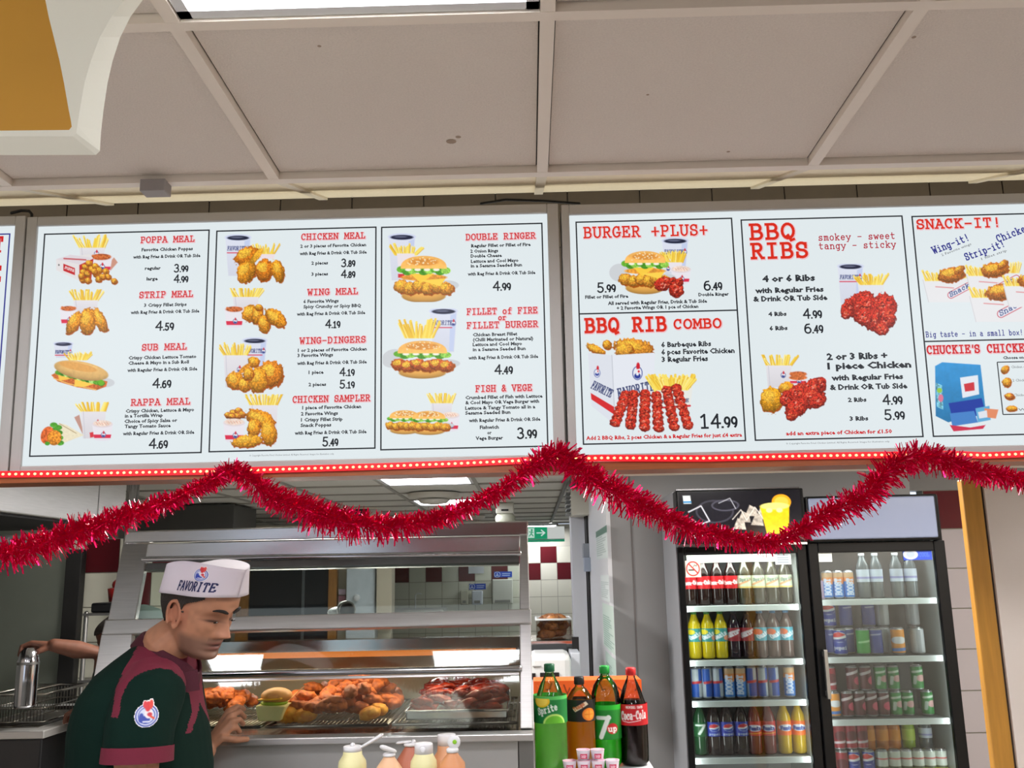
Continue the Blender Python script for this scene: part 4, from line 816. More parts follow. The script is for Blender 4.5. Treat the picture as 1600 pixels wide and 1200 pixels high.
# wire racks and tray
WIRE = mat('wire_rack', (150, 146, 138), .3, 1.)
def rack(x0, x1, label):
    a, b = WZ(x0, 1140, zl+.02), WZ(x1, 1137, zl+.02); X0, X1, Y0, Y1, z = a.x, b.x, yl_+.015, 3.42, zl+.018
    t = thing('wire_rack', label, 'rack', ((X0+X1)/2, (Y0+Y1)/2, z))
    q = MB(); q.tube([(X0, Y0, z), (X1, Y0, z), (X1, Y1, z), (X0, Y1, z), (X0, Y0, z)], .0045, 8); q.build('frame', WIRE, t)
    q = MB(); x = X0+.01
    while x < X1: q.tube([(x, Y0, z), (x+.0, Y1, z)], .0014, 5, ends=False); x += .0125
    for k in range(5): q.tube([(X0, Y0+(Y1-Y0)*k/4, z-.003), (X1, Y0+(Y1-Y0)*k/4, z-.003)], .002, 5, ends=False)
    q.build('wires', WIRE, t, kind='stuff'); return X0, X1, Y0, Y1, z
r1 = rack(205, 402, 'left wire rack of the hot cabinet, holding the smaller heap of chicken')
r2 = rack(408, 600, 'middle wire rack of the hot cabinet, under the large orange chicken heap')
r3 = rack(606, 806, 'right wire rack of the hot cabinet, under the steel tray of glazed pieces')
tr = thing('food_tray', 'shallow steel tray holding dark red glazed ribs and wings', 'tray', (WZ(715, 1130, zl).x, 3.1, zl+.025))
X0, X1 = WZ(628, 1130, zl+.03).x, WZ(792, 1128, zl+.03).x; Y0, Y1, z = yl_+.05, 3.38, zl+.025
q = MB(); q.box(X0, X1, Y0, Y1, z, z+.004)
for a in ((X0, X1, Y0, Y0+.004), (X0, X1, Y1-.004, Y1), (X0, X0+.004, Y0, Y1), (X1-.004, X1, Y0, Y1)): q.box(*a, z, z+.022)
q.build('tray_body', STEELB, tr); q = MB(); q.tube([(X0, Y0, z+.024), (X1, Y0, z+.024), (X1, Y1, z+.024), (X0, Y1, z+.024), (X0, Y0, z+.024)], .004, 8); q.build('rim', STEELB, tr)
def food_mat(name, base, hi, rough, sc=60):
    m = mat(name, base, rough, 0, sc, .3, bump=.9); nt = m.node_tree; b = nt.nodes['Principled BSDF']
    n = [x for x in nt.nodes if x.type == 'TEX_NOISE'][0]; cr = nt.nodes.new('ShaderNodeValToRGB'); cr.color_ramp.elements[0].position = .35; cr.color_ramp.elements[1].position = .68
    cr.color_ramp.elements[0].color = (*c(*base), 1); cr.color_ramp.elements[1].color = (*c(*hi), 1); nt.links.new(n.outputs[0], cr.inputs[0]); nt.links.new(cr.outputs[0], b.inputs['Base Color']); return m
CHK = food_mat('fried_coating', (140, 60, 14), (204, 108, 34), .6); GOLD = food_mat('golden_coating', (202, 120, 24), (240, 176, 56), .6); RIB = food_mat('red_glaze', (84, 16, 9), (168, 54, 28), .22, 45)
def blob(seed, sx, sy, sz, amp=.28, fr=2.2, sub=3):
    bm = bmesh.new(); bmesh.ops.create_icosphere(bm, subdivisions=sub, radius=1)
    for v in bm.verts:
        d = 1+amp*noise.noise(v.co*fr+Vector((seed*7.1, seed, 0)))+amp*.55*noise.noise(v.co*fr*2.7+Vector((seed, 3, 0)))+amp*.3*noise.noise(v.co*fr*6+Vector((seed, 9, 0)))
        v.co = Vector((v.co.x*sx*d, v.co.y*sy*d, v.co.z*sz*d))
    for f in bm.faces: f.smooth = True
    me = bpy.data.meshes.new('chicken_piece'); bm.to_mesh(me); bm.free(); return me
CB = []
for k in range(6): m_ = blob(k, .034, .022, .018); m_.materials.append(CHK); CB.append(m_)
RB = []
for k in range(5): m_ = blob(20+k, .036, .016, .012, .3, 2.6); m_.materials.append(RIB); RB.append(m_)
GB = []
for k in range(3): m_ = blob(40+k, .031, .026, .020, .15, 1.8); m_.materials.append(GOLD); GB.append(m_)
def piece(me, x, y, z, rz, rx, label, group, name='chicken_piece', cat='fried chicken', s=1.):
    o = ob(name, me, label=label, cat=cat, group=group); o.location = (x, y, z); o.rotation_euler = (rx, random.uniform(-.3, .3), rz); o.scale = (s, s, s); return o
def heap(xp, yp, hp, n, meshes, zb_, depth, label, group, **kw):
    """pile of pieces: envelope height hp over the picture columns xp, layered from the base"""
    for i in range(n):
        while True:
            px = random.uniform(xp[0], xp[-1])
            if random.random() < float(np.interp(px, xp, hp))/max(hp)+.12: break
        v = random.random(); y = depth[0]+(depth[1]-depth[0])*v
        X = W(px, 1120, 3.05).x*(1); H_ = float(np.interp(px, xp, hp))*(1-abs(v-.45)*.9)
        piece(random.choice(meshes), X, y, zb_+.016+random.random()**.7*H_, random.uniform(0, 3.14), random.uniform(-.5, .5), label, group, **kw)
heap([432, 460, 500, 530, 552, 575, 600, 612], 0, [.03, .06, .075, .095, .125, .105, .055, .02], 95, CB, r2[4], (2.93, 3.36), 'orange fried chicken piece in the large heap on the middle rack', 'fried chicken in the large heap')
heap([262, 300, 330, 355, 372], 0, [.02, .06, .075, .06, .02], 34, CB, r1[4], (2.93, 3.30), 'orange fried chicken piece in the smaller heap on the left rack', 'fried chicken in the smaller heap')
for i in range(78):
    piece(random.choice(RB), random.uniform(X0+.03, X1-.03), random.uniform(Y0+.03, Y1-.04), z+.014+random.random()*.055, random.uniform(-.5, .9), random.uniform(-.3, .3), 'dark red glazed rib or wing piled in the steel tray', 'glazed pieces in the steel tray', 'glazed_rib', 'glazed meat')
for (px, py, lb, s_) in ((452, 1123, 'golden fried chicken fillet at the front left of the middle rack', 1.25), (476, 1124, 'golden fried chicken fillet in front of the large heap, beside the left-hand fillet', 1.25), (578, 1127, 'round golden fried patty lying alone at the front of the middle rack', 1.05), (586, 1114, 'golden fried patty just behind the round one at the front of the middle rack', 1.)):
    p = W(px, py, 2.94); piece(GB[int(px) % 3], p.x, p.y if py > 1120 else 3.0, r2[4]+.022+(.0 if py > 1120 else .004), .2, 0, lb, None, s=s_)
# burger in its open carton, held by the server
p = WZ(409, 1139, zl+.022); bx, by, bz = p.x, 2.915, r1[4]+.012
t = thing('boxed_burger', 'burger with lettuce and cheese in an open pale yellow carton, held by the man', 'burger', (bx, by, bz))
q = MB(); q.prism([(bx-.046, by-.03, bz+.045), (bx-.036, by-.03, bz), (bx+.030, by-.03, bz), (bx+.044, by-.03, bz+.042)], (0, .09, 0)); q.build('carton', mat('pale_yellow_carton', (236, 226, 160), .6), t, bevel=.004)
q = MB(); q.ball((bx, by+.012, bz+.048), .041, sz=.25, n=18); q.build('lettuce', mat('lettuce', (150, 190, 40), .5, 0, 50, .4, bump=.8), t)
q = MB(); q.prism([(bx-.04, by-.03, bz+.058), (bx+.03, by-.035, bz+.062), (bx+.046, by+.03, bz+.064), (bx-.03, by+.04, bz+.062)], (0, 0, .004)); q.build('cheese_slice', mat('cheese', (250, 196, 50), .4), t)
q = MB(); q.ball((bx+.006, by+.014, bz+.068), .047, sz=.5, n=20); q.build('bun', mat('bun', (222, 158, 84), .5, 0, 20, .12), t)
q = MB(); q.prism([(bx+.03, by+.05, bz+.045), (bx+.075, by+.03, bz+.085), (bx+.078, by+.075, bz+.088), (bx+.03, by+.075, bz+.05)], (.003, 0, .003)); q.build('carton_lid', mat('pale_yellow_carton', (236, 226, 160), .6), t)

# ================================================================ COUNTERS
ZF = 1.085
ct = thing('front_counter', 'serving counter in front of the hot cabinet, under the sauce bottles', 'counter', (0, 1.9, 0))
boxo('worktop', mat('counter_top', (190, 188, 184), .35), (-2.4, .32, 1.62, 2.2, ZF-.04, ZF), ct, .006); boxo('carcass', mat('counter_front', (178, 178, 176), .4, .3), (-2.38, .30, 1.66, 2.16, 0, ZF-.041), ct)
ZC = 1.02; xcr = W(1028, 1190, 3.0).x
sc_ = thing('side_counter', 'white side counter with the large drink bottles standing on it', 'counter', (.2, 3.3, 0))
boxo('worktop', mat('white_laminate', (212, 214, 218), .3), (xr+.012, xcr, 2.75, 3.75, ZC-.04, ZC), sc_, .004); boxo('carcass', mat('white_laminate', (212, 214, 218), .3), (xr+.02, xcr-.01, 2.78, 3.74, 0, ZC-.041), sc_)
# ---- sauce bottles
def plast(name, rgb): return mat(name, rgb, .35, spec=.5)
WCAP = mat('white_cap', (226, 226, 228), .35)
def sauce(px, wpx, shoulder, py_cap, cap_w, cap_h, rgb, nm, label, Y, kind, group=None):
    s_ = S(Y, 1.25); r_ = wpx/2/s_; p = W(px, py_cap, Y); rc = cap_w/2/s_; ztop = p.z; zs = W(px, shoulder, Y).z
    t = thing('sauce_bottle', label, 'sauce bottle', (p.x, Y, ZF)); zc = ztop-cap_h/s_
    q = MB()
    if kind == 'cone': prof = [(r_*.9, ZF), (r_, ZF+.01), (r_, zs-.03), (r_*.93, zs), (rc*.75, zc), (rc*.7, zc+.004)]
    else: prof = [(r_*.9, ZF), (r_, ZF+.01), (r_, zs-.012), (r_*.97, zs-.004), (rc*1.05, zs+.008), (rc*1.0, zc), (rc*.9, zc+.002)]
    q.lathe([(a, b) for a, b in prof], 24, at=(p.x, Y, 0)); q.build('body', plast(nm, rgb), t)
    return t, p.x, zc, ztop, rc
t, x, zc, zt2, rc = sauce(551, 44, 1186, 1166, 29, 7, (232, 226, 170), 'pale_yellow_squeezy', 'pale yellow squeeze bottle with its white flip lid swung open to the right', 2.02, 'neck')
q = MB(); q.lathe([(rc, zc), (rc, zt2), (rc*.9, zt2+.001)], 24, at=(x, 2.02, 0)); q.lathe([(.006, zt2), (.004, zt2+.006), (.001, zt2+.007)], 12, at=(x, 2.02, 0)); q.build('cap', WCAP, t)
q = MB(); a, b = Vector((x+rc*.95, 2.02, zt2-.002)), Vector((x+rc*2.9, 2.02, zt2+.018)); q.tube([a, b], [.007, .010], 14, flat=.4); q.build('lid', WCAP, t)
t, x, zc, zt2, rc = sauce(608, 52, 1206, 1178, 20, 3, (236, 190, 150), 'peach_squeezy', 'peach coloured cone shouldered sauce bottle with a tilted white lid', 2.0, 'cone')
q = MB(); q.lathe([(rc, zc), (rc, zt2), (rc*.8, zt2+.002)], 20, at=(x, 2.0, 0)); q.build('cap', WCAP, t)
q = MB(); q.tube([(x+rc*.6, 2.0, zt2+.006), (x-rc*.7, 1.99, zt2+.014)], [.008, .0095], 14, flat=.55); q.build('lid', WCAP, t)
t, x, zc, zt2, rc = sauce(642, 52, 1190, 1161, 22, 4, (186, 112, 88), 'brick_red_squeezy', 'brick red sauce bottle with a flat white lid, behind the others', 2.12, 'cone')
q = MB(); q.lathe([(rc, zc), (rc, zt2), (rc*.5, zt2+.001)], 20, at=(x, 2.12, 0)); q.tube([(x-rc*.3, 2.12, zt2+.003), (x-rc*1.7, 2.12, zt2+.001)], [.006, .007], 12, flat=.4); q.lathe([(.006, zt2), (.003, zt2+.007)], 10, at=(x+rc*.4, 2.12, 0)); q.build('cap', WCAP, t)
t, x, zc, zt2, rc = sauce(662, 42, 1186, 1161, 29, 15, (226, 224, 168), 'pale_yellow_squeezy', 'pale yellow squeeze bottle with its tall white cap closed', 1.99, 'neck')
q = MB(); q.lathe([(rc, zc), (rc, zt2-.003), (rc*.93, zt2), (rc*.4, zt2)], 24, at=(x, 1.99, 0)); q.ball((x, 1.99-rc, zt2-.010), .006, sy=.3, n=12); q.build('cap', WCAP, t)
t, x, zc, zt2, rc = sauce(698, 44, 1180, 1147, 29, 16, (206, 148, 106), 'tan_squeezy', 'tan sauce bottle with a wide round white cap, behind the others', 2.12, 'neck')
q = MB(); q.lathe([(rc, zc), (rc, zt2-.002), (rc*.94, zt2), (rc*.3, zt2)], 28, at=(x, 2.12, 0)); q.build('cap', WCAP, t)
t, x, zc, zt2, rc = sauce(707, 42, 1192, 1170, 19, 5, (216, 150, 104), 'orange_tan_squeezy', 'orange tan sauce bottle with an upright white lid marked by a green dot', 1.99, 'cone')
q = MB(); q.lathe([(rc, zc), (rc, zt2), (rc*.8, zt2+.002)], 20, at=(x, 1.99, 0)); q.build('cap', WCAP, t)
q = MB(); q.ball((x+.003, 1.99, zt2+.013), .0135, sy=.4, n=18); q.build('lid', WCAP, t); q = MB(); q.ball((x+.005, 1.984, zt2+.014), .0045, sy=.25, n=10); q.build('dot', mat('green_dot', (140, 200, 40), .5), t)

# ---- drinks
def shell(name, rgb, dens=1.3): return glass_mat(name, rgb, .05, 1.45, dens)
def liquid(name, rgb, a=.5):
    if name in MATS: return MATS[name]
    m = bpy.data.materials.new(name); m.use_nodes = True; nt = m.node_tree; b = nt.nodes['Principled BSDF']; o = nt.nodes['Material Output']
    b.inputs['Base Color'].default_value = (*c(*rgb), 1); b.inputs['Roughness'].default_value = .12; t_ = nt.nodes.new('ShaderNodeBsdfTransparent'); t_.inputs[0].default_value = (*c(*rgb), 1)
    tl = nt.nodes.new('ShaderNodeBsdfTranslucent'); tl.inputs[0].default_value = (*c(*rgb), 1); x1 = nt.nodes.new('ShaderNodeMixShader'); x1.inputs[0].default_value = .55
    x = nt.nodes.new('ShaderNodeMixShader'); x.inputs[0].default_value = a; nt.links.new(b.outputs[0], x1.inputs[1]); nt.links.new(tl.outputs[0], x1.inputs[2]); nt.links.new(x1.outputs[0], x.inputs[1]); nt.links.new(t_.outputs[0], x.inputs[2]); nt.links.new(x.outputs[0], o.inputs[0]); MATS[name] = m; return m
def wrap(ras, r_, z0, z1, x, y, parent, name='label', m=None, a0=0., prof=None):
    """printed label round a bottle: raster x = full turn (front in the middle), y = height"""
    x0, y0, x1, y1 = ras.X[0, 0], ras.Y[0, 0], ras.X[0, -1], ras.Y[-1, 0]
    def f(px, py):
        a = -math.pi/2+(px-x0)/(x1-x0)*2*math.pi-math.pi+a0+math.pi*1.0+math.pi; a = -math.pi/2+((px-x0)/(x1-x0)-.5)*2*math.pi+a0
        zz = z1-(py-y0)/(y1-y0)*(z1-z0); rr = r_ if prof is None else prof(zz)
        return np.stack([x+rr*np.cos(a), y+rr*np.sin(a), zz], 1)
    ras.A[:] = 1; return ras.mesh(name, f, m or PRINT, parent)
GP_ = {}
def big_bottle(px, py_top, Y, r_, kind, label):
    p = W(px, py_top, Y); zt = p.z; t = thing('drink_bottle', label, 'bottle', (p.x, Y, ZC)); X = p.x
    H_ = zt-ZC
    neck = .0135
    if kind in ('lemon', 'cola'): sh = H_-.135; prof = [(r_*.75, 0), (r_*.97, .012), (r_, .03), (r_, sh), (r_*.97, sh+.02), (r_*.62, sh+.07), (neck, H_-.03), (neck, H_-.018)]
    else: sh = H_-.105; prof = [(r_*.75, 0), (r_*.97, .012), (r_, .03), (r_, sh), (r_*.96, sh+.02), (r_*.8, sh+.045), (r_*.5, sh+.066), (neck, H_-.03), (neck, H_-.018)]
    cfg = {'lemon': ((226, 244, 214), (204, 255, 176), .1, (14, 100, 62), H_-.12, .45), 'orange': ((245, 240, 230), (246, 184, 30), .08, (24, 22, 22), H_-.075, .2), 'lime': ((214, 240, 196), (80, 244, 76), .1, (22, 160, 60), H_-.175, .3), 'cola': ((240, 225, 225), (26, 12, 12), .0, (214, 30, 36), H_-.10, 0)}[kind]
    q = MB(); q.lathe([(a, b+ZC) for a, b in prof], 28, at=(X, Y, 0), caps=False); q.build('bottle', shell('pet_'+kind, cfg[0], 1.1), t)
    lv = cfg[4]; pr = [(a*.97, b+ZC+.001) for a, b in prof if b < lv]; rl = float(np.interp(lv, [b for a, b in prof], [a for a, b in prof])); pr.append((rl*.97, lv+ZC)); pr.append((.001, lv+ZC))
    q = MB(); q.lathe(pr, 28, at=(X, Y, 0)); q.build('drink', liquid('drink_'+kind, cfg[1], cfg[2]), t)
    if kind == 'lime':   # clear band above the lower drink
        pass
    q = MB(); q.lathe([(neck+.001, zt-.024), (neck+.003, zt-.022), (neck+.003, zt-.002), (neck, zt), (.001, zt)], 20, at=(X, Y, 0)); q.build('cap', mat('cap_'+kind, cfg[3], .4), t)
    sy = S(Y, 1.2)
    def lab(y0, y1): return W(px, y1, Y-r_).z, W(px, y0, Y-r_).z
    if kind == 'lemon':
        z0, z1 = lab(1088, 1131); r = Ras(0, 0, 160, 43, .9, (16, 130, 58)); r.poly([(0, 0), (160, 0), (160, 6), (0, 6)], (90, 200, 100)); r.ell(66, 8, 13, 10, (250, 206, 40)); r.ell(66, 8, 10, 7.5, (255, 226, 90)); r.poly([(40, 0), (100, 0), (100, 4), (40, 4)], (90, 200, 100))
        r.ell(86, 44, 18, 16, (196, 240, 120)); r.ell(86, 44, 15, 13, (110, 200, 50)); r.text('Sprite', 60, 30, 32, 10, (240, 248, 240), 2, .2, 16)
    elif kind == 'orange':
        z0, z1 = lab(1094, 1128); r = Ras(0, 0, 140, 34, .9, (20, 16, 18)); r.ell(83, 23, 11, 10, (242, 130, 28)); r.ell(83, 23, 8, 7, (250, 160, 50)); r.line([(76, 23), (90, 23)], 1, (220, 110, 20)); r.line([(83, 16), (83, 30)], 1, (220, 110, 20))
        r.poly([(58, 14), (78, 2), (82, 7), (62, 19)], (236, 216, 190)); r.text('Tango', 61, 17, 18, 5, (190, 80, 30), 1.2, 0, 31)
    elif kind == 'lime':
        z0, z1 = lab(1102, 1156); r = Ras(0, 0, 140, 54, .9, (20, 134, 40)); r.poly([(0, 0), (140, 0), (140, 8), (0, 8)], (40, 190, 50)); r.line([(55, 20), (73, 20)], 6, (232, 242, 236)); r.line([(72, 19), (60, 50)], 7, (232, 242, 236)); r.ell(78, 37, 9, 8.5, (206, 34, 34)); r.text('up', 71, 41, 14, 8, (250, 250, 245), 2)
    else:
        z0, z1 = lab(1101, 1134); r = Ras(0, 0, 140, 34, .9, (206, 18, 32)); r.text('Coca-Cola', 50, 25, 41, 13, (250, 244, 244), 2.0, .25, 3); r.line([(52, 27), (62, 29), (80, 26)], 1.2, (250, 244, 244)); r.text('ORIGINAL TASTE', 58, 6, 26, 3, (250, 240, 240), .8)
    wrap(r, r_+.0012, z0, z1, X, Y, t)
    return t
big_bottle(858, 1037, 3.0, .0505, 'lemon', 'green lemon drink bottle with a cone shoulder and dark green cap')
big_bottle(904.5, 1057, 3.1, .0475, 'orange', 'black-capped orange drink bottle with a black label')
big_bottle(944, 1040, 3.14, .0465, 'lime', 'bright green drink bottle with green cap and a large white 7')
big_bottle(985, 1043, 3.16, .0475, 'cola', 'red-capped cola bottle with a red label')
# orange carton behind the bottles
Yc = 3.5; ax, bx_, az, bz_ = rectY(834, 1063, 1003, 1120, Yc)
t = thing('display_carton', 'orange display carton with wavy dark print behind the drink bottles', 'carton', ((ax+bx_)/2, Yc, ZC))
q = MB(); q.box(ax, bx_, Yc, Yc+.14, ZC, bz_); q.build('carton', mat('orange_card', (240, 96, 30), .55, 0, 14, .1), t, bevel=.003)
r = Ras(0, 0, 170, 26, 1.2, (240, 100, 32)); rr_ = random.Random(3)
for i in range(12): x = 6+i*14; r.line([(x, rr_.uniform(2, 20)), (x+5, rr_.uniform(2, 20)), (x+9, rr_.uniform(2, 22))], 1.6, (96, 34, 20) if i % 2 else (250, 130, 60))
r.A[:] = 1; r.mesh('print', lambda px, py: np.stack([ax+px/170*(bx_-ax), np.full(px.shape, Yc-.001), bz_-py/26*.06], 1), PRINT, t)
# dip tubs in a small pyramid
tubp = None; TX = W(923, 1190, 2.95).x
def dip(x, y, z, label):
    t = thing('dip_tub', label, 'tub', (x, y, z), 'dip tubs stacked before the bottles')
    q = MB(); q.lathe([(.017, z), (.0205, z+.026), (.0205, z+.027), (.0195, z+.0275)], 22, at=(x, y, 0)); q.build('cup', mat('white_tub', (228, 222, 230), .35), t)
    r = Ras(-10, -10, 10, 10, 1., (236, 224, 232)); r.ell(0, 0, 9.5, 9.5, (224, 150, 176)); r.ell(-1, 0, 7, 6, (240, 222, 230)); r.line([(-6, 1), (6, -1)], 2, (200, 40, 80)); r.A = ((r.X**2+r.Y**2) < 100).astype(float)
    r.mesh('lid', lambda px, py: np.stack([x+px*.00205, y-py*.00205, np.full(px.shape, z+.0279)], 1), PRINT, t)
    r = Ras(0, 0, 12, 8, 1., (206, 40, 84)); r.text('DIP', 2, 6, 8, 3.4, (244, 230, 238), 1); r.A[:] = 1
    def f(px, py): a = -math.pi/2+(px/12-.5)*1.1; rr = .0186+.0012*(1-py/8); return np.stack([x+rr*np.cos(a), y+rr*np.sin(a), z+.018-py/8*.014], 1)
    r.mesh('sticker', f, PRINT, t); return t
rows = [(5, 0, 2.925, 'bottom'), (4, 1, 2.94, 'middle'), (2, 2, 2.95, 'top')]; ordn = ['leftmost', 'second', 'third', 'fourth', 'fifth']
for n_, lv, y, nm in rows:
    for i in range(n_):
        lb = f"{ordn[i]}{'' if i == 0 else ' from left'} dip tub in the {nm} layer of the white and pink stack"
        dip(TX+(i-(n_-1)/2)*.0425, y, ZC+.0285*lv, lb)

# ================================================================ FRIDGES
YF = 4.2
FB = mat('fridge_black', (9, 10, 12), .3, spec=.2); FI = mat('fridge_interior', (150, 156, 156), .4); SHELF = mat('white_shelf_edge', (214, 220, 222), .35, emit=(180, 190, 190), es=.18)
FGLASS = glass_mat('fridge_glass', (232, 238, 236), .04, 1.45, 1.2)
def ptint(px0, py0, px1, py1, y): return px0+(px1-px0)*(y-py0)/(py1-py0)
def fridge(label, xl_, xr_, top_py, head, gl, shelves, side_m, dark=False):
    X0, X1 = W(xl_, 960, YF).x, W(xr_, 960, YF).x; zt = W((xl_+xr_)/2, top_py, YF).z
    t = thing('drinks_fridge', label, 'fridge', ((X0+X1)/2, YF+.3, 0)); B = YF+.62
    q = MB(); q.box(X0, X0+.02, YF+.03, B, .05, zt); q.box(X1-.02, X1, YF+.03, B, .05, zt); q.box(X0+.02, X1-.02, YF+.03, B, zt-.02, zt); q.box(X0+.02, X1-.02, YF+.03, B, .05, .12); q.build('cabinet', side_m, t)
    gx0, gx1 = W(gl[0], 960, YF).x, W(gl[1], 960, YF).x; gz = W((gl[0]+gl[1])/2, gl[2], YF).z; hz = W((xl_+xr_)/2, head, YF).z
    q = MB(); q.box(X0+.021, X1-.021, B-.03, B-.01, .13, hz); q.box(X0+.021, X0+.03, YF+.05, B-.031, .13, hz); q.box(X1-.03, X1-.021, YF+.05, B-.031, .13, hz); q.box(X0+.03, X1-.03, YF+.05, B-.031, hz-.01, hz+.005); q.build('lining', FI, t)
    q = MB(); q.box(X0+.003, gx0, YF, YF+.028, .16, hz); q.box(gx1, X1-.003, YF, YF+.028, .16, hz); q.box(gx0, gx1, YF, YF+.028, gz, hz); q.box(gx0, gx1, YF, YF+.028, .16, .22); q.build('door_frame', FB, t, bevel=.004)
    q = MB(); q.box(gx0-.002, gx1+.002, YF+.012, YF+.017, .22, gz+.002); q.build('door_glass', FGLASS, t)
    zs = []
    for y in shelves:
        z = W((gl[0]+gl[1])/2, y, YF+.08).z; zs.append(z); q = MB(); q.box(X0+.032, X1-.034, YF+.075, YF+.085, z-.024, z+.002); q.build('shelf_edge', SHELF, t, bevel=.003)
        q = MB(); q.box(X0+.032, X1-.032, YF+.087, B-.04, z-.008, z-.002); q.build('shelf', mat('shelf_wire', (150, 154, 154), .4, .3), t)
    return t, X0, X1, zt, hz, gx0, gx1, gz, zs
SIDE = mat('fridge_side_grey', (150, 153, 161), .35)
f1, X0, X1, zt, hz, gx0, gx1, gz, zs1 = fridge('left tall drinks fridge, brightly lit inside, with a printed black header', 1063, 1269, 766, 853, (1074, 1253, 866), (946, 1031, 1095, 1184), SIDE)
q = MB(); q.box(X0+.0, X1-.012, YF-.06, YF+.03, hz+.012, zt); q.build('header', FB, f1, bevel=.006)
q = MB(); q.box(X0, X1-.01, YF-.05, YF+.02, hz+.001, hz+.010); q.build('header_ledge', STEELB, f1)
q = MB(); q.box(X0+.002, X1-.03, YF-.058, YF-.02, zt, zt+.006); q.build('header_trim', STEELB, f1)
r = Ras(0, 0, 190, 84, 1., (18, 18, 26))
r.ell(55, 34, 30, 20, (54, 54, 66)); r.ell(55, 34, 27, 17, (22, 22, 32)); r.ell(72, 24, 22, 10, (70, 70, 84)); r.ell(72, 24, 19, 7.5, (24, 24, 34)); r.line([(14, 34), (34, 24), (46, 50), (30, 56), (16, 44)], 2, (200, 204, 216)); r.line([(62, 20), (80, 12), (88, 30)], 1.2, (180, 184, 196))
for i, (x, y) in enumerate([(100, 44), (92, 56), (112, 34), (120, 50), (128, 40)]): r.poly([(x-10, y+8), (x-2, y-10), (x+8, y-4), (x+10, y+10)], (166, 160, 152), amp=.3, per=4)
r.line([(82, 48), (96, 32), (104, 50), (118, 28), (130, 48)], 1.2, (220, 216, 210)); r.ell(160, 20, 15, 13, (244, 160, 30)); r.ell(160, 20, 11, 9, (250, 184, 70)); r.poly([(126, 28), (172, 24), (168, 74), (134, 74)], (226, 184, 24), amp=.08, per=6); r.ell(149, 27, 23, 6, (230, 222, 120)); r.ell(140, 34, 5, 4, (245, 236, 150)); r.ell(156, 34, 5, 4, (245, 236, 150))
r.ell(70, 74, 20, 7, (190, 60, 40)); r.line([(20, 76), (60, 74)], 5, (196, 190, 196)); r.poly([(6, 6), (18, 6), (19, 20), (7, 20)], (206, 218, 224)); r.line([(8, 17), (18, 17)], 3, (40, 130, 190)); r.A[:] = 1
r.mesh('header_print', lambda px, py: np.stack([X0+.012+px/190*(X1-X0-.04), np.full(px.shape, YF-.0612), zt-.008-py/84*(zt-hz-.03)], 1), attr_mat('glossy_print', .12, coat=.6), f1)
q = MB(); q.box(X0+.05, X1-.13, YF+.03, YF+.05, W(1160, 878, YF+.04).z, W(1160, 863, YF+.04).z); q.build('interior_lamp', mat('fridge_lamp', (0, 0, 0), .4, emit=(255, 252, 240), es=5.), f1)
area('fridge_lamp_light', ((X0+X1)/2, YF+.12, hz-.05), .4, .05, 1.6, (1, .99, .96))
for xx, sg in ((X0+.036, 1), (X1-.036, -1)): area('fridge_fill', (xx, YF+.06, 1.0), .02, 1.7, 1.7, (1, .99, .97), (math.radians(90), 0, math.radians(-50*sg)))  # added side lamps that brighten the shelves, no known fitting
def sticker(par, x0, y0, x1, y1, ras, name, Y=YF+.0105):
    a, b, z0, z1 = rectY(x0, y0, x1, y1, Y); A, B_, C_, D = ras.X[0, 0], ras.Y[0, 0], ras.X[0, -1], ras.Y[-1, 0]; ras.A[:] = np.maximum(ras.A, 0 if ras.A.min() > 0 else 0); 
    return ras.mesh(name, lambda px, py: np.stack([a+(px-A)/(C_-A)*(b-a), np.full(px.shape, Y), z1-(py-B_)/(D-B_)*(z1-z0)], 1), PRINT, par)
r = Ras(0, 0, 26, 26, .7, (228, 214, 200)); r.ell(13, 13, 12, 12, (196, 30, 36)); r.ell(13, 13, 10, 10, (228, 214, 200)); r.line([(6, 15), (16, 15)], 2, (40, 30, 30)); r.line([(14, 10), (16, 7), (19, 9), (20, 6)], 1, (60, 50, 50)); r.line([(6, 5), (21, 20)], 2, (196, 30, 36)); r.A[:] = 1; sticker(f1, 1071, 876, 1095, 902, r, 'no_smoking_sticker')
r = Ras(0, 0, 26, 20, .8, (196, 212, 216)); [r.line([(4, 4+4*i), (22, 4+4*i)], 1, (90, 110, 130)) for i in range(4)]; r.A[:] = 1; sticker(f1, 1211, 864, 1236, 882, r, 'notice_sticker')
f1i = (X0, X1)
FI2 = mat('fridge_interior_dim', (120, 126, 126), .4)
f2, Xa, Xb, zt2_, hz2, ga, gb, gz2, zs2 = fridge('right tall drinks fridge, dimmer, with a blank white header panel', 1270, 1490, 774, 846, (1287, 1471, 862), (936, 1026, 1124), FB)
q = MB(); q.box(Xa+.001, Xb-.03, YF-.03, YF+.03, hz2+.002, zt2_); q.build('header', FB, f2, bevel=.006)
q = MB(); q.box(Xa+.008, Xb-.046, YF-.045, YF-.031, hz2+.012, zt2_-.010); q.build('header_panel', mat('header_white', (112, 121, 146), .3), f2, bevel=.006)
h0, h1 = W(1289, 1015, YF-.03), W(1299, 1092, YF-.03); q = MB(); q.box(h0.x-.008, h0.x+.008, YF-.04, YF-.022, h1.z, h0.z); q.box(h0.x-.006, h0.x+.006, YF-.022, YF, h1.z+.01, h1.z+.03); q.box(h0.x-.006, h0.x+.006, YF-.022, YF, h0.z-.03, h0.z-.01); q.build('handle', STEELD, f2, bevel=.002, label='grey bar handle')
r = Ras(0, 0, 25, 16, .8, (206, 214, 212)); r.line([(4, 6), (20, 6)], 1, (150, 160, 160)); r.A[:] = 1; sticker(f2, 1276, 863, 1300, 878, r, 'white_sticker')
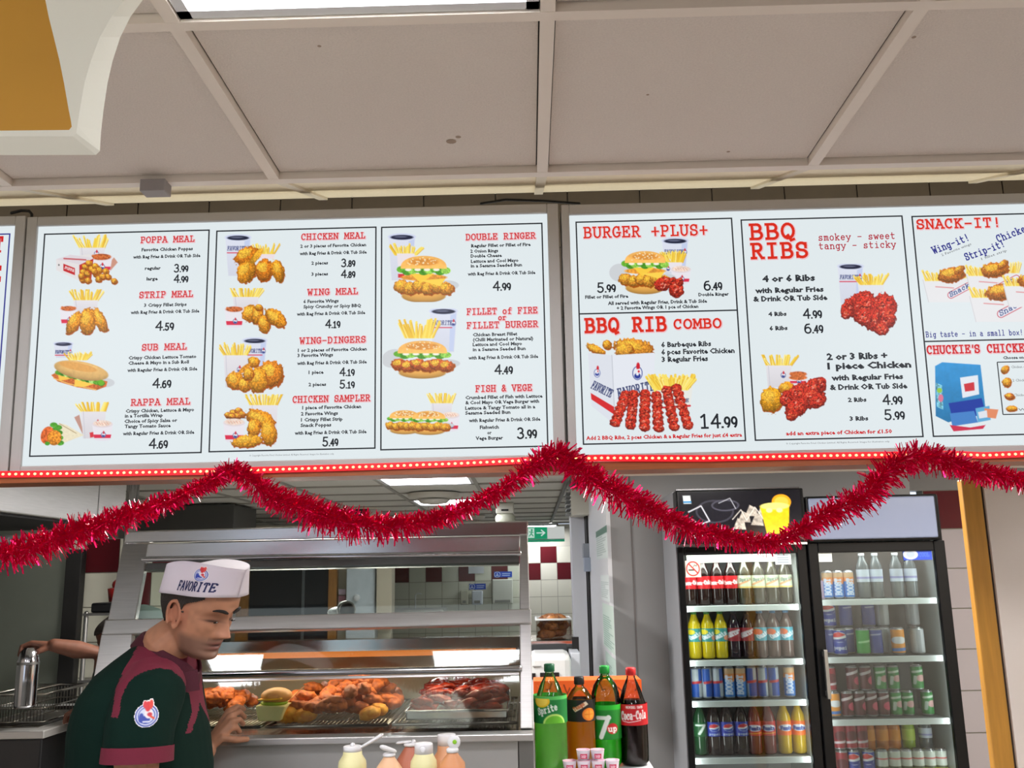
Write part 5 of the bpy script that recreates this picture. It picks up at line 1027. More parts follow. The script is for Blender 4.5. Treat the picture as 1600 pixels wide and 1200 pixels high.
r = Ras(0, 0, 46, 17, .8, (34, 70, 190)); r.ell(12, 8.5, 12, 8, (190, 200, 214)); r.ell(12, 8.5, 7, 5, (160, 176, 200)); r.text('COOL', 26, 12, 16, 6, (60, 96, 210), 1.5); r.A[:] = 1; sticker(f2, 1411, 858, 1456, 875, r, 'blue_sticker')
area('fridge_dim_light', ((Xa+Xb)/2, YF+.12, hz2-.03), .4, .05, .8, (1, 1, 1))
for xx, sg in ((Xa+.036, 1), (Xb-.036, -1)): area('fridge_fill', (xx, YF+.06, 1.0), .02, 1.7, 1.3, (1, 1, 1), (math.radians(90), 0, math.radians(-50*sg)))  # the same added side lamps for the right fridge
# ---- drink prototypes for the fridges
def lab_raster(kind):
    r = Ras(0, 0, 60, 30, 1., (120, 120, 120)); R_a = r
    def full(col): R_a.poly([(-1, -1), (61, -1), (61, 31), (-1, 31)], col)
    if kind == 'cola': full((206, 24, 36)); r.text('Coca-Cola', 17, 21, 27, 9, (250, 240, 240), 1.8, .2, 6)
    elif kind == 'pale': full((206, 214, 190)); r.line([(18, 22), (40, 8)], 4, (226, 160, 120)); r.text('Sprite', 20, 14, 20, 7, (110, 130, 120), 1.3, .2, 8); r.line([(0, 28), (60, 28)], 3, (226, 190, 90))
    elif kind == 'yellow': full((60, 150, 150)); r.ell(22, 8, 7, 6, (226, 206, 40)); r.text('Oasis', 22, 26, 22, 9, (225, 232, 245), 2.2, .3, 35); r.ell(40, 22, 6, 6, (236, 150, 120))
    elif kind == 'dark': full((150, 36, 50)); r.text('Oasis', 20, 24, 22, 9, (216, 214, 226), 2.2, .3, 35); r.line([(20, 14), (38, 5)], 5, (200, 190, 200))
    elif kind == 'peach': full((70, 160, 180)); r.ell(22, 10, 8, 7, (240, 120, 80)); r.text('Oasis', 24, 26, 22, 9, (225, 232, 245), 2.2, .3, 35); r.ell(44, 24, 5, 5, (206, 50, 70))
    elif kind == 'pepsi': full((28, 54, 180)); r.ell(30, 12, 8, 8, (230, 236, 244)); r.poly([(22, 12), (24, 6), (30, 4), (37, 8), (30, 12)], (206, 40, 50)); r.poly([(23, 15), (30, 15), (37, 12), (34, 19), (27, 19)], (40, 70, 180)); r.text('pepsi', 22, 27, 16, 4, (210, 220, 240), 1)
    elif kind == 'red': full((206, 34, 44)); r.ell(30, 14, 11, 7, (222, 226, 246)); r.text('Fanta', 22, 18, 17, 7, (40, 60, 150), 1.8); r.line([(22, 26), (40, 24)], 3, (244, 150, 40))
    elif kind == 'orange': full((240, 110, 34)); r.ell(30, 14, 11, 7, (222, 226, 240)); r.text('Fanta', 22, 18, 17, 7, (60, 80, 160), 1.8)
    elif kind == 'green': full((20, 90, 44)); r.line([(24, 6), (36, 6), (28, 24)], 4, (220, 230, 226))
    elif kind == 'water': full((196, 206, 222)); r.line([(0, 20), (60, 20)], 5, (150, 150, 200))
    return r
def can_raster(kind):
    r = Ras(0, 0, 60, 56, 1.2, (150, 150, 150)); 
    def full(col): r.poly([(-1, -1), (61, -1), (61, 58), (-1, 58)], col)
    if kind == 'energy': full((36, 84, 176)); r.poly([(20, 0), (34, 0), (34, 26), (20, 26)], (176, 184, 192)); r.poly([(34, 28), (48, 28), (48, 56), (34, 56)], (176, 184, 192)); r.line([(22, 28), (40, 26)], 5, (196, 50, 60))
    elif kind == 'energyb': full((170, 178, 188)); r.poly([(20, 0), (34, 0), (34, 26), (20, 26)], (40, 88, 180)); r.poly([(26, 30), (44, 28), (44, 56), (26, 56)], (36, 80, 170)); r.line([(24, 28), (40, 26)], 5, (196, 50, 60))
    elif kind == 'boost': full((42, 120, 206)); r.poly([(0, 0), (60, 0), (60, 18), (34, 28), (20, 20), (0, 26)], (232, 140, 70)); r.poly([(10, 0), (60, 0), (60, 9), (10, 12)], (206, 170, 130)); r.text('BOOST', 34, 52, 38, 11, (206, 216, 240), 3, 0, 90)
    elif kind == 'pepsi': full((36, 62, 160)); r.ell(28, 16, 13, 13, (220, 224, 232)); r.poly([(15, 16), (18, 8), (28, 3), (40, 10), (28, 16)], (206, 60, 60)); r.poly([(16, 22), (28, 21), (41, 17), (36, 27), (22, 28)], (40, 60, 150)); r.text('pepsi', 18, 46, 22, 8, (200, 208, 226), 1.8)
    elif kind == 'lime': full((40, 130, 60)); r.line([(20, 14), (38, 10)], 6, (196, 214, 200)); r.ell(34, 30, 9, 9, (206, 160, 160)); r.line([(24, 26), (22, 44)], 6, (190, 206, 196))
    elif kind == 'greenplain': full((50, 160, 60)); r.line([(22, 30), (40, 26)], 5, (160, 220, 160))
    elif kind == 'pepper': full((84, 22, 34)); r.line([(18, 18), (40, 8)], 7, (206, 196, 200)); r.ell(38, 34, 8, 11, (214, 80, 110))
    elif kind == 'silver': full((176, 180, 184)); r.line([(28, 0), (28, 56)], 6, (140, 144, 150))
    elif kind == 'blue': full((50, 70, 150)); r.line([(24, 12), (38, 10)], 4, (150, 160, 200))
    elif kind == 'cherry': full((150, 30, 48)); r.ell(30, 26, 10, 12, (90, 20, 36)); r.line([(18, 44), (42, 40)], 6, (200, 190, 196))
    elif kind == 'white': full((206, 212, 204)); r.line([(18, 16), (42, 16)], 3, (206, 80, 80)); r.poly([(0, 34), (60, 34), (60, 56), (0, 56)], (222, 214, 40)); r.line([(16, 36), (44, 36)], 5, (70, 80, 50))
    elif kind == 'fanta': full((232, 150, 50)); r.ell(30, 26, 13, 9, (226, 228, 236)); r.line([(20, 50), (42, 48)], 8, (60, 120, 200))
    return r
PROTO = {}
CLR = {'cola': ((34, 14, 12), (206, 30, 40), 0), 'pale': ((60, 58, 46), (226, 226, 226), 0), 'yellow': ((206, 182, 20), (60, 120, 60), 0), 'dark': ((36, 18, 34), (30, 30, 40), 0), 'peach': ((96, 76, 72), (60, 120, 160), 0), 'pepsi': ((38, 20, 18), (30, 50, 150), 0), 'red': ((110, 28, 34), (190, 30, 40), 0), 'orange': ((196, 160, 20), (226, 110, 30), 0), 'green': ((18, 70, 36), (20, 90, 40), 0), 'water': ((92, 100, 104), (210, 214, 220), 0), 'juice': ((206, 120, 30), (220, 220, 210), 0), 'limejuice': ((140, 170, 30), (200, 210, 190), 0)}
def proto_bottle(kind, h, r_):
    key = ('b', kind, h)
    if key in PROTO: return None, PROTO[key]
    t = thing('bottle', 'x', 'bottle'); col, cap, _ = CLR[kind]
    q = MB(); q.lathe([(r_*.85, 0), (r_, .008), (r_*.97, h*.24), (r_, h*.34), (r_, h*.66), (r_*.9, h*.74), (r_*.55, h*.86), (.012, h*.93), (.012, h*.95)], 18)
    q.build('container', mat('bottled_'+kind, col, .15, spec=.7), t)
    q = MB(); q.lathe([(.014, h*.94), (.014, h), (.001, h)], 14); q.build('cap', mat('bottlecap_'+kind, cap, .4), t)
    if kind not in ('juice', 'limejuice'):
        wrap(lab_raster(kind), r_*1.02, h*.36, h*.64, 0, 0, t)
    else:
        q = MB(); q.lathe([(r_*1.02, h*.3), (r_*1.02, h*.62)], 18, caps=False); q.build('label', mat('label_'+kind, (232, 150, 40) if kind == 'juice' else (180, 206, 70), .5), t)
    PROTO[key] = t; return t, t
def proto_can(kind, h, r_):
    key = ('c', kind, h)
    if key in PROTO: return None, PROTO[key]
    t = thing('drink_can', 'x', 'can')
    q = MB(); q.lathe([(r_*.8, 0), (r_*.98, .006), (r_*.98, h-.008), (r_*.82, h-.001)], 18); q.build('body', mat('can_metal', (176, 178, 182), .3, .8), t)
    q = MB(); q.lathe([(r_*.84, h-.002), (r_*.84, h+.001), (r_*.76, h-.001), (.001, h-.001)], 18); q.build('rim', STEELB, t)
    wrap(can_raster(kind), r_, .008, h-.009, 0, 0, t, 'print'); PROTO[key] = t; return t, t
def put(pr, x, y, z, label, group, rz=0.):
    new, base = pr
    o = new if new is not None else copy_tree(base)
    o.location = (x, y, z); o.rotation_euler = (0, 0, rz); tag(o, label, None, group); return o
DB = {'cola': 'red-labelled cola bottle', 'pale': 'pale-labelled dark drink bottle', 'yellow': 'yellow fruit drink bottle', 'dark': 'dark drink bottle with crimson label', 'peach': 'clear drink bottle with blue peach label', 'pepsi': 'cola bottle with blue label', 'red': 'red fizzy drink bottle', 'orange': 'yellow drink bottle with orange label', 'green': 'dark green bottle', 'water': 'clear water bottle', 'juice': 'orange juice bottle', 'limejuice': 'yellow-green juice bottle'}
DCAN = {'energy': 'blue and silver slim can', 'energyb': 'silver and blue slim can', 'boost': 'blue and orange can', 'pepsi': 'blue cola can', 'lime': 'green lemonade can', 'greenplain': 'bright green can', 'pepper': 'maroon can with pink emblem', 'silver': 'silver can', 'blue': 'dark blue can', 'cherry': 'dark red can', 'white': 'white and yellow can', 'fanta': 'orange can'}
ORD = ['first', 'second', 'third', 'fourth', 'fifth', 'sixth', 'seventh', 'eighth', 'ninth', 'tenth', 'eleventh']
def row(items, py, zs, group, where, h, r_, Y=YF+.16):
    for i, (k, px, typ) in enumerate(items):
        nm = (DB if typ == 'b' else DCAN)[k]; X = W(px, py, Y-.03).x
        put(proto_bottle(k, h, r_) if typ == 'b' else proto_can(k, h, r_), X, Y, zs, f"{nm}, {ORD[i]} from left {where}", group, random.uniform(-.25, .25))
row([(k, 1081+i*21.6, 'b') for i, k in enumerate(['cola', 'cola', 'cola', 'cola', 'pale', 'pale', 'pale', 'pale'])], 940, zs1[0]+.003, 'bottles on the top shelf of the left fridge', 'on top shelf, left fridge', .2, .0305)
row([(k, 1089+i*20.8, 'b') for i, k in enumerate(['yellow', 'yellow', 'yellow', 'dark', 'dark', 'peach', 'peach', 'peach'])], 1026, zs1[1]+.003, 'bottles on the second shelf of the left fridge', 'on second shelf, left fridge', .205, .0295)
row([(k, x, 'c') for k, x in [('energy', 1092), ('energyb', 1108), ('energy', 1125), ('boost', 1143), ('boost', 1161), ('energyb', 1178), ('energy', 1195), ('energyb', 1213), ('boost', 1238)]], 1092, zs1[2]+.003, 'cans on the third shelf of the left fridge', 'on third shelf, left fridge', .137, .0245)
row([(k, x, 'b') for k, x in [('green', 1098), ('pepsi', 1120), ('pepsi', 1140), ('pepsi', 1163), ('red', 1184), ('red', 1206), ('orange', 1231), ('orange', 1254)]], 1180, zs1[3]+.003, 'bottles on the fourth shelf of the left fridge', 'on fourth shelf, left fridge', .215, .031)
row([(k, x, 'c') for k, x in [('boost', 1298), ('boost', 1314.5), ('boost', 1331)]], 932, zs2[0]+.003, 'cans on the top shelf of the right fridge', 'on the top shelf of the right fridge', .125, .024)
row([(k, x, 'b') for k, x in [('water', 1355), ('water', 1376), ('water', 1408), ('water', 1430)]], 932, zs2[0]+.003, 'water bottles on the top shelf of the right fridge', 'of four on the right fridge top shelf', .2, .028)
wl, wu = ' of the lower cans on second shelf, right fridge', ' of the upper cans on second shelf, right fridge'
def row2(items, py, z, group, where, h, r_, Y=YF+.16):
    for i, (k, px) in enumerate(items):
        put(proto_can(k, h, r_), W(px, py, Y-.03).x, Y, z, f"{DCAN[k]}, {ORD[i]}{where}", group, random.uniform(-.3, .3))
row2([('pepsi', 1318), ('greenplain', 1354), ('blue', 1374), ('fanta', 1409), ('silver', 1440)], 1022, zs2[1]+.003, 'lower cans on the second shelf of the right fridge', wl, .116, .029)
row2([('pepsi', 1304), ('blue', 1330), ('blue', 1366), ('silver', 1388), ('silver', 1436)], 1022, zs2[1]+.121, 'upper cans on the second shelf of the right fridge', wu, .116, .029, YF+.24)
for i, (k, px) in enumerate([('blue', 1304), ('blue', 1330), ('blue', 1366), ('silver', 1388), ('silver', 1436)]):
    put(proto_can(k, .116, .029), W(px, 1022, YF+.21).x, YF+.24, zs2[1]+.003, f"{DCAN[k]}, {ORD[i]} in the back row of the right fridge second shelf", 'back cans on the second shelf of the right fridge', .2)
wl, wu = ' of the lower cans on third shelf, right fridge', ' of the upper cans on third shelf, right fridge'
row2([('fanta', 1308), ('pepper', 1329), ('pepper', 1348), ('pepper', 1367), ('pepper', 1386), ('lime', 1405), ('lime', 1424), ('lime', 1455)], 1116, zs2[2]+.003, 'lower cans on the third shelf of the right fridge', wl, .108, .0255)
row2([('cherry', 1305), ('pepper', 1340), ('pepper', 1361), ('lime', 1384), ('lime', 1405), ('lime', 1443)], 1116, zs2[2]+.112, 'upper cans on the third shelf of the right fridge', wu, .108, .0255)
zb4 = W(1400, 1222, YF+.08).z
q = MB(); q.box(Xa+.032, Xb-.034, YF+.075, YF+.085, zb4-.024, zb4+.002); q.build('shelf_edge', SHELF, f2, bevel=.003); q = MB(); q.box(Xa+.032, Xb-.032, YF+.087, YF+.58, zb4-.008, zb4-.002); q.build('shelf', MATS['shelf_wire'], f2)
wl = ' of the lower cans on bottom shelf, right fridge'
row2([('cherry', 1321), ('pepsi', 1340), ('pepsi', 1363), ('white', 1384), ('white', 1404), ('white', 1422), ('white', 1441), ('white', 1459), ('white', 1477)], 1210, zb4+.003, 'lower cans on the bottom shelf of the right fridge', wl, .118, .0255)
for i, (k, px) in enumerate([('cherry', 1316), ('cherry', 1334), ('cherry', 1351)]): put(proto_can(k, .11, .026), W(px, 1165, YF+.13).x, YF+.16, zb4+.124, f"{DCAN[k]}, {ORD[i]} stacked on the bottom shelf row, right fridge", 'dark red cans stacked on the bottom shelf of the right fridge', 0)
for i, (k, px) in enumerate([('juice', 1362), ('juice', 1383), ('juice', 1402), ('limejuice', 1425), ('water', 1452)]): put(proto_bottle(k, .15, .028), W(px, 1165, YF+.21).x, YF+.24, zb4+.10, f"{DB[k]}, {ORD[i]} in the row behind the white and yellow cans", 'bottles behind the white and yellow cans', 0)
q = MB(); q.box(W(1355, 1165, YF+.21).x-.04, W(1460, 1165, YF+.21).x+.04, YF+.20, YF+.29, zb4, zb4+.099); q.build('stepped_shelf_insert', FI, f2)
q = MB(); q.box(W(1284, 932, YF+.13).x-.012, W(1284, 932, YF+.13).x+.02, YF+.15, YF+.21, zs2[0]+.003, zs2[0]+.085); q.build('drink_carton', mat('lilac_carton', (170, 150, 180), .5), label='small lilac drinks carton at the left end of the right fridge top shelf', cat='carton')
# ================================================================ KITCHEN FURNISHINGS
def sheetX(par, X, quad, ras, name):
    P = [WX(x, y, X) for x, y in quad]   # tl, tr, br, bl on a plane X
    y0 = (P[0].y+P[3].y)/2; y1 = (P[1].y+P[2].y)/2; z1 = (P[0].z+P[1].z)/2; z0 = (P[2].z+P[3].z)/2
    A, B_, C_, D = ras.X[0, 0], ras.Y[0, 0], ras.X[0, -1], ras.Y[-1, 0]; ras.A[:] = 1
    return ras.mesh(name, lambda px, py: np.stack([np.full(px.shape, X), y0+(px-A)/(C_-A)*(y1-y0), z1-(py-B_)/(D-B_)*(z1-z0)], 1), PRINT, par)
XS = xa-.021
def sheet_raster(seed, w_, h, col, lines, top=None):
    r = Ras(0, 0, w_, h, 1., col); rr = random.Random(seed)
    if top: r.poly([(0, 0), (w_, 0), (w_, h*.22), (0, h*.22)], top)
    y = h*.28
    while y < h-3: r.line([(2, y), (rr.uniform(.5, .95)*w_, y)], 1., lines); y += 3.2
    return r
o = sheetX(None, XS, [(930, 829), (948, 823), (950, 871), (933, 875)], sheet_raster(1, 30, 44, (196, 206, 206), (120, 140, 136), (40, 96, 76)), 'notice_sheet'); tag(o, 'green-headed paper notice at the top of the pale door edge', 'notice')
o = sheetX(None, XS, [(937, 900), (950, 897), (954, 938), (941, 940)], sheet_raster(2, 30, 44, (206, 214, 216), (140, 156, 156)), 'notice_sheet'); tag(o, 'pale paper notice below the green-headed one', 'notice')
o = sheetX(None, XS, [(940, 946), (957, 942), (962, 1016), (945, 1018)], sheet_raster(3, 30, 64, (190, 206, 200), (90, 130, 118)), 'notice_sheet'); tag(o, 'tall greenish paper sheet, third down on the pale door edge', 'notice')
o = sheetX(None, XS, [(945, 1024), (960, 1020), (966, 1090), (950, 1092)], sheet_raster(4, 30, 60, (176, 196, 190), (70, 110, 100)), 'notice_sheet'); tag(o, 'lowest greenish paper sheet, just above the cola bottle', 'notice')
# pipe, junction boxes and the louvred unit on the pillar
q = MB(); a_, b_ = W(921, 800, 5.98), W(921, 950, 5.98); q.tube([(a_.x-.012, 6.08, 2.1), (a_.x-.012, 6.08, .1)], .018, 10); q.build('pipe', BLACK, label='black vertical pipe running down beside the pale pillar', cat='pipe')
def bx(name, x0, y0, x1, y1, Y, d, m, label, cat, bev=.004):
    a, b, z0, z1 = rectY(x0, y0, x1, y1, Y); z1 = min(z1, KZ-.012); return boxo(name, m, (a, b, Y, Y+d, z0, z1), label=label, cat=cat, bevel=bev)
bx('junction_box', 911, 849, 923, 871, 5.98, .10, mat('mid_grey_box', (128, 134, 142), .5), 'upper small grey junction box beside the black pipe', 'junction box')
bx('junction_box', 913, 871, 929, 893, 5.90, .10, mat('blue_grey_box', (140, 150, 166), .5), 'lower blue-grey junction box beside the black pipe', 'junction box')
t = thing('louvred_unit', 'cream louvred wall unit high on the pale pillar', 'air unit', W(907, 788, 6.0)); a, b, z0, z1 = rectY(891, 766, 925, 806, 6.0)
boxo('housing', mat('cream_unit', (200, 198, 186), .5), (a, b, 5.9, 6.14, z0, z1), t, .006)
for k in range(6): boxo('louver', mat('louver_grey', (120, 122, 122), .5), (a-.03, a-.001, 5.9, 6.12, z0+(z1-z0)*(k+.3)/6.3, z0+(z1-z0)*(k+.3)/6.3+.008), t)
q = MB(); q.tube([WZ(889, 742, KZ-.012), WZ(876, 776, KZ-.012), WZ(861, 815, KZ-.012)], .014, 8); q.build('cable_conduit', mat('grey_conduit', (110, 108, 106), .6), label='grey cable conduit running along the kitchen ceiling towards the exit sign', cat='conduit')
# exit sign
Ye = 10.4; t = thing('exit_sign', 'green running man exit sign with a white arrow and pale side panel', 'exit sign', W(855, 830, Ye)); a, b, z0, z1 = rectY(824, 823, 882, 842, Ye)
boxo('housing', WHITE, (a, b, Ye, Ye+.1, z0-.01, z1), t, .004)
r = Ras(0, 0, 58, 20, .5, (214, 218, 214)); r.poly([(0, 0), (31, 0), (31, 20), (0, 20)], (24, 160, 112)); r.poly([(1, 2), (11, 2), (11, 18), (1, 18)], (214, 240, 226)); r.ell(7, 5, 1.5, 1.5, (24, 160, 112)); r.line([(7, 7), (6, 11), (9, 15)], 1.5, (24, 160, 112)); r.line([(6, 11), (3, 15)], 1.4, (24, 160, 112)); r.line([(3, 8), (9, 9)], 1.2, (24, 160, 112)); r.line([(15, 10), (27, 10)], 2, (226, 244, 236)); r.line([(22, 5.5), (27, 10), (22, 14.5)], 2, (226, 244, 236)); r.A[:] = 1
r.mesh('sign_face', lambda px, py: np.stack([a+px/58*(b-a), np.full(px.shape, Ye-.006), z1-py/20*(z1-z0)], 1), attr_mat('lit_sign', .4, .75), t)
boxo('lamp_base', mat('green_edge', (40, 170, 130), .4, emit=(60, 200, 150), es=.3), (a, b, Ye-.01, Ye+.1, z0-.03, z0-.011), t)
# round vents, emergency lamp, screen
def vent(px, py, r_, label):
    p = WZ(px, py, KZ); t = thing('ceiling_vent', label, 'vent', p); q = MB(); q.lathe([(r_, KZ-.006), (r_*.96, KZ-.03), (r_*.7, KZ-.045), (r_*.66, KZ-.03)], 28, at=(p.x, p.y, 0), caps=False); q.build('ring', mat('vent_cream', (196, 192, 180), .5), t)
    q = MB(); q.lathe([(r_*.62, KZ-.05), (r_*.5, KZ-.075), (.02, KZ-.085)], 24, at=(p.x, p.y, 0)); q.build('cone', mat('vent_cream', (196, 192, 180), .5), t); q = MB(); q.lathe([(r_*.7, KZ-.012), (.01, KZ-.012)], 24, at=(p.x, p.y, 0)); q.build('throat', mat('vent_dark', (30, 30, 30), .8), t)
vent(678, 770, .19, 'larger round ceiling vent between the two lit kitchen panels'); vent(729, 806, .19, 'farther round ceiling vent above the right part of the cabinet')
p = WZ(789, 786, KZ); t = thing('emergency_lamp', 'cream emergency light with rounded lens under the kitchen ceiling', 'emergency light', p)
boxo('base', mat('cream_unit', (200, 198, 186), .5), (p.x-.075, p.x+.075, p.y-.06, p.y+.06, KZ-.09, KZ), t, .008); q = MB(); q.ball((p.x, p.y, KZ-.13), .085, sx=1, sy=.7, sz=.75, n=20); q.build('lens', mat('pale_lens', (206, 208, 190), .25), t); boxo('slot', BLACK, (p.x-.03, p.x+.03, p.y-.064, p.y-.06, KZ-.07, KZ-.055), t)
t = thing('wall_heater', 'dark faced box in a white case with yellow light below, seen behind the garland', 'insect killer', W(570, 800, 8.2)); a, b, z0, z1 = rectY(548, 787, 590, 818, 8.2)
boxo('case', mat('white_case', (186, 188, 184), .5), (a, b, 8.2, 8.4, z0, z1), t, .01); boxo('dark_face', BLACK, (a+.02, b-.075, 8.18, 8.2, z0+.05, z1-.02), t); boxo('glow_panel', mat('yellow_glow', (200, 170, 60), .5, emit=(255, 214, 90), es=1.1), (a+.03, b-.01, 8.185, 8.199, z0+.005, z0+.045), t)
# dark partition window, notice board and frames seen through the upper glass
t = thing('kitchen_hatch', 'dark glazed hatch in an orange-brown wooden frame behind the cabinet', 'window', W(450, 918, 8.6))
a, b, z0, z1 = rectY(390, 880, 516, 975, 8.6); zlo = z0-.9
boxo('glazing', mat('dark_glazing', (34, 40, 46), .15), (a, b, 8.6, 8.62, zlo, z1+.1), t)
OAK = mat('orange_oak', (164, 112, 54), .4, 0, 8, .2, stretch=(8, 8, 1))
for x0, x1 in ((371, 389), (514, 527)): a1, b1_, _, _ = rectY(x0, 880, x1, 975, 8.6); boxo('frame_post', OAK, (a1, b1_, 8.57, 8.64, zlo, z1+.12), t)
boxo('frame_head', OAK, (rectY(371, 880, 389, 900, 8.6)[0], rectY(514, 880, 527, 900, 8.6)[1], 8.57, 8.64, z1+.12, z1+.2), t)
a1, b1_, _, _ = rectY(472, 890, 476, 930, 8.59); boxo('glazing_bar', mat('dull_grey_bar', (90, 96, 100), .5), (a1, b1_, 8.585, 8.6, zlo, z1+.1), t)
boxo('wall_partition_mid', mat('partition_cream', (196, 190, 172), .6), (rectY(365, 880, 380, 900, 8.7)[0], rectY(600, 880, 612, 900, 8.7)[1], 8.7, 8.78, 0, z1+.35), kind='structure')
t = thing('frosted_cupboard', 'pale frosted cupboard door with a round white knob behind the cabinet glass', 'cupboard', W(563, 920, 8.5)); a, b, z0, z1 = rectY(541, 884, 586, 955, 8.5)
boxo('door', mat('frosted_panel', (196, 204, 210), .35, 0, 12, .12), (a, b, 8.5, 8.68, z0-.5, z1+.06), t, .006); q = MB(); p = W(557, 934, 8.48); q.ball(p, .032, sy=.5, n=16); q.build('knob', WHITE, t)
bx('column', 588, 880, 612, 975, 8.45, .2, mat('beige_column', (190, 178, 158), .5), 'beige narrow column beside the frosted cupboard', 'column')
a, b, z0, z1 = rectY(529, 920, 540, 950, 8.56)
for k, cl in enumerate(((206, 190, 196), (150, 96, 110), (180, 160, 176))): boxo('wall_label', mat(f'label_tone_{k}', cl, .6), (a, b, 8.56, 8.57, z0+(z1-z0)*k/3+.004, z0+(z1-z0)*(k+1)/3-.004), label=('lowest', 'middle', 'top')[k]+' small wall label between the wooden frame and the frosted cupboard', cat='label')
p = W(512, 939, 5.2); q = MB(); q.lathe([(.03, 0), (.03, .05), (.024, .05), (.024, .004), (.001, .004)], 20, at=(0, 0, 0)); 
o = q.build('cup', STEELD, label='small steel cup lying on its side on the cabinet shelf', cat='cup'); o.location = (cp(512, 940).x, 3.25, zm_+.032); o.rotation_euler = (math.radians(90), 0, .3)
q = MB(); q.ball((cp(500, 948).x, 3.3, zm_+.022), .05, sx=1., sy=.7, sz=.42, n=16); q.build('crumpled_wrap', mat('clear_wrap', (190, 196, 198), .3, 0, 60, .25, bump=1), label='crumpled clear plastic wrap beside the steel cup', cat='wrap')
# dispensers and signs on the far wall
def dispenser(x0, y0, x1, y1, col, label, drop=.0):
    t = thing('dispenser', label, 'dispenser', W((x0+x1)/2, y1, YB-.12)); a, b, z0, z1 = rectY(x0, y0, x1, y1, YB-.12)
    boxo('body', mat('dispenser_'+str(x0), col, .35), (a, b, YB-.12, YB-.01, z0, z1), t, .012); boxo('outlet', mat('outlet_grey', (150, 150, 146), .5), (a+.03, b-.03, YB-.125, YB-.121, z0+.02, z0+.05), t)
dispenser(719, 922, 732, 945, (196, 194, 178), 'small beige soap dispenser on the far tiled wall'); dispenser(737, 923, 754, 945, (206, 212, 224), 'pale blue-white dispenser between the soap and the towel dispensers'); dispenser(769, 905, 801, 944, (212, 212, 204), 'large white paper towel dispenser on the far tiled wall')
def blue_sign(x0, y0, x1, y1, label):
    a, b, z0, z1 = rectY(x0, y0, x1, y1, YB-.012); r = Ras(0, 0, 28, 10, .5, (34, 70, 176)); r.ell(5, 5, 5, 5, (220, 228, 240)); r.ell(5, 5, 4.2, 4.2, (34, 70, 176)); r.line([(5, 2.5), (5, 6.5)], 1, (230, 236, 245)); r.line([(3, 6.5), (7, 6.5)], 1, (230, 236, 245)); r.line([(13, 3.6), (25, 3.6)], 1.2, (190, 206, 236)); r.line([(13, 6.8), (24, 6.8)], 1.2, (190, 206, 236)); r.A[:] = 1
    o = r.mesh('hygiene_sign', lambda px, py: np.stack([a+px/28*(b-a), np.full(px.shape, YB-.012), z1-py/10*(z1-z0)], 1), PRINT, None); tag(o, label, 'sign')
blue_sign(772, 893, 800, 902, 'small blue and white sign above the paper towel dispenser'); blue_sign(733, 912, 759, 921, 'small blue and white sign above the pale blue-white dispenser')
bx('paper_notice', 732, 880, 756, 896, YB-.014, .004, mat('paper_white', (216, 218, 226), .7), 'white paper notice stuck over a maroon tile', 'notice', 0)
boxo('sink_worktop', STEEL, (W(640, 950, YB).x-1.2, W(700, 950, YB).x, YB-.6, YB-.02, W(649, 951, YB-.3).z-.05, W(649, 951, YB-.3).z), label='steel sink worktop along the far tiled wall under the white tap', cat='worktop', bevel=.004)
t = thing('tap', 'thin white swan-neck tap in front of the far wall', 'tap', W(650, 945, YB-.3)); q = MB(); q.tube([W(649, 950, YB-.3), W(649, 930, YB-.3), W(653, 927, YB-.3), W(658, 928, YB-.3)], .008, 8); q.build('spout', WHITE, t)
# rack with bread, trays and white machine to the right of the cabinet
Yr = 5.0; t = thing('storage_rack', 'steel rack with dark trays to the right of the hot cabinet', 'rack', W(865, 1010, Yr)); a, b, _, _ = rectY(825, 1000, 903, 1015, Yr)
for y_ in (1001, 1017): z_ = W(865, y_, Yr).z; boxo('shelf', STEELB if y_ == 1001 else BLACK, (a, b, Yr, Yr+.5, z_-.02, z_), t, .003)
for xx in (b-.03,): boxo('post', BLACK, (xx, xx+.035, Yr-.01, Yr+.03, 0, W(865, 996, Yr).z), t)
zz = W(865, 1014, Yr).z; boxo('tray', mat('dark_tray', (70, 72, 76), .35, .5), (a+.02, b-.06, Yr-.02, Yr+.4, zz-.03, W(865, 1006, Yr).z), t, .003)
zr1 = W(865, 1001, Yr).z
bt = thing('bread_crate', 'clear crate of brown fried pieces on top of the storage rack', 'crate', W(865, 985, Yr)); a2, b2, z0, z1 = rectY(838, 968, 893, 998, Yr+.05)
zr1 += .002
boxo('crate', glass_mat('crate_plastic', (216, 214, 210), .2, 1.4, 1.5), (a2, b2, Yr+.05, Yr+.35, zr1, z1), bt); q = MB(); q.tube([(a2, Yr+.05, z1), (b2, Yr+.05, z1), (b2, Yr+.35, z1), (a2, Yr+.35, z1), (a2, Yr+.05, z1)], .006, 6); q.build('rim', WHITE, bt)
LOAF = food_mat('brown_pieces', (112, 62, 32), (190, 128, 70), .5, 30)
LB = [blob(60+k, .05, .034, .026, .25) for k in range(3)]
for m_ in LB: m_.materials.append(LOAF)
for i in range(16):
    x = a2+.05+(b2-a2-.09)*((i*.37) % 1); o = piece(LB[i % 3], x, Yr+.11+(i % 3)*.07, zr1+.028+(i//6)*.036, i*.9, 0, 'brown fried piece in the clear crate on the storage rack', 'brown pieces in the crate', 'fried_piece')
t = thing('white_appliance', 'rounded white appliance with dark openings behind the green lemon drink bottle', 'appliance', W(862, 1045, 4.6)); a, b, z0, z1 = rectY(826, 1022, 893, 1075, 4.6)
boxo('body', mat('appliance_white', (206, 208, 210), .35), (a, b, 4.6, 4.9, .9, z1), t, .03); 
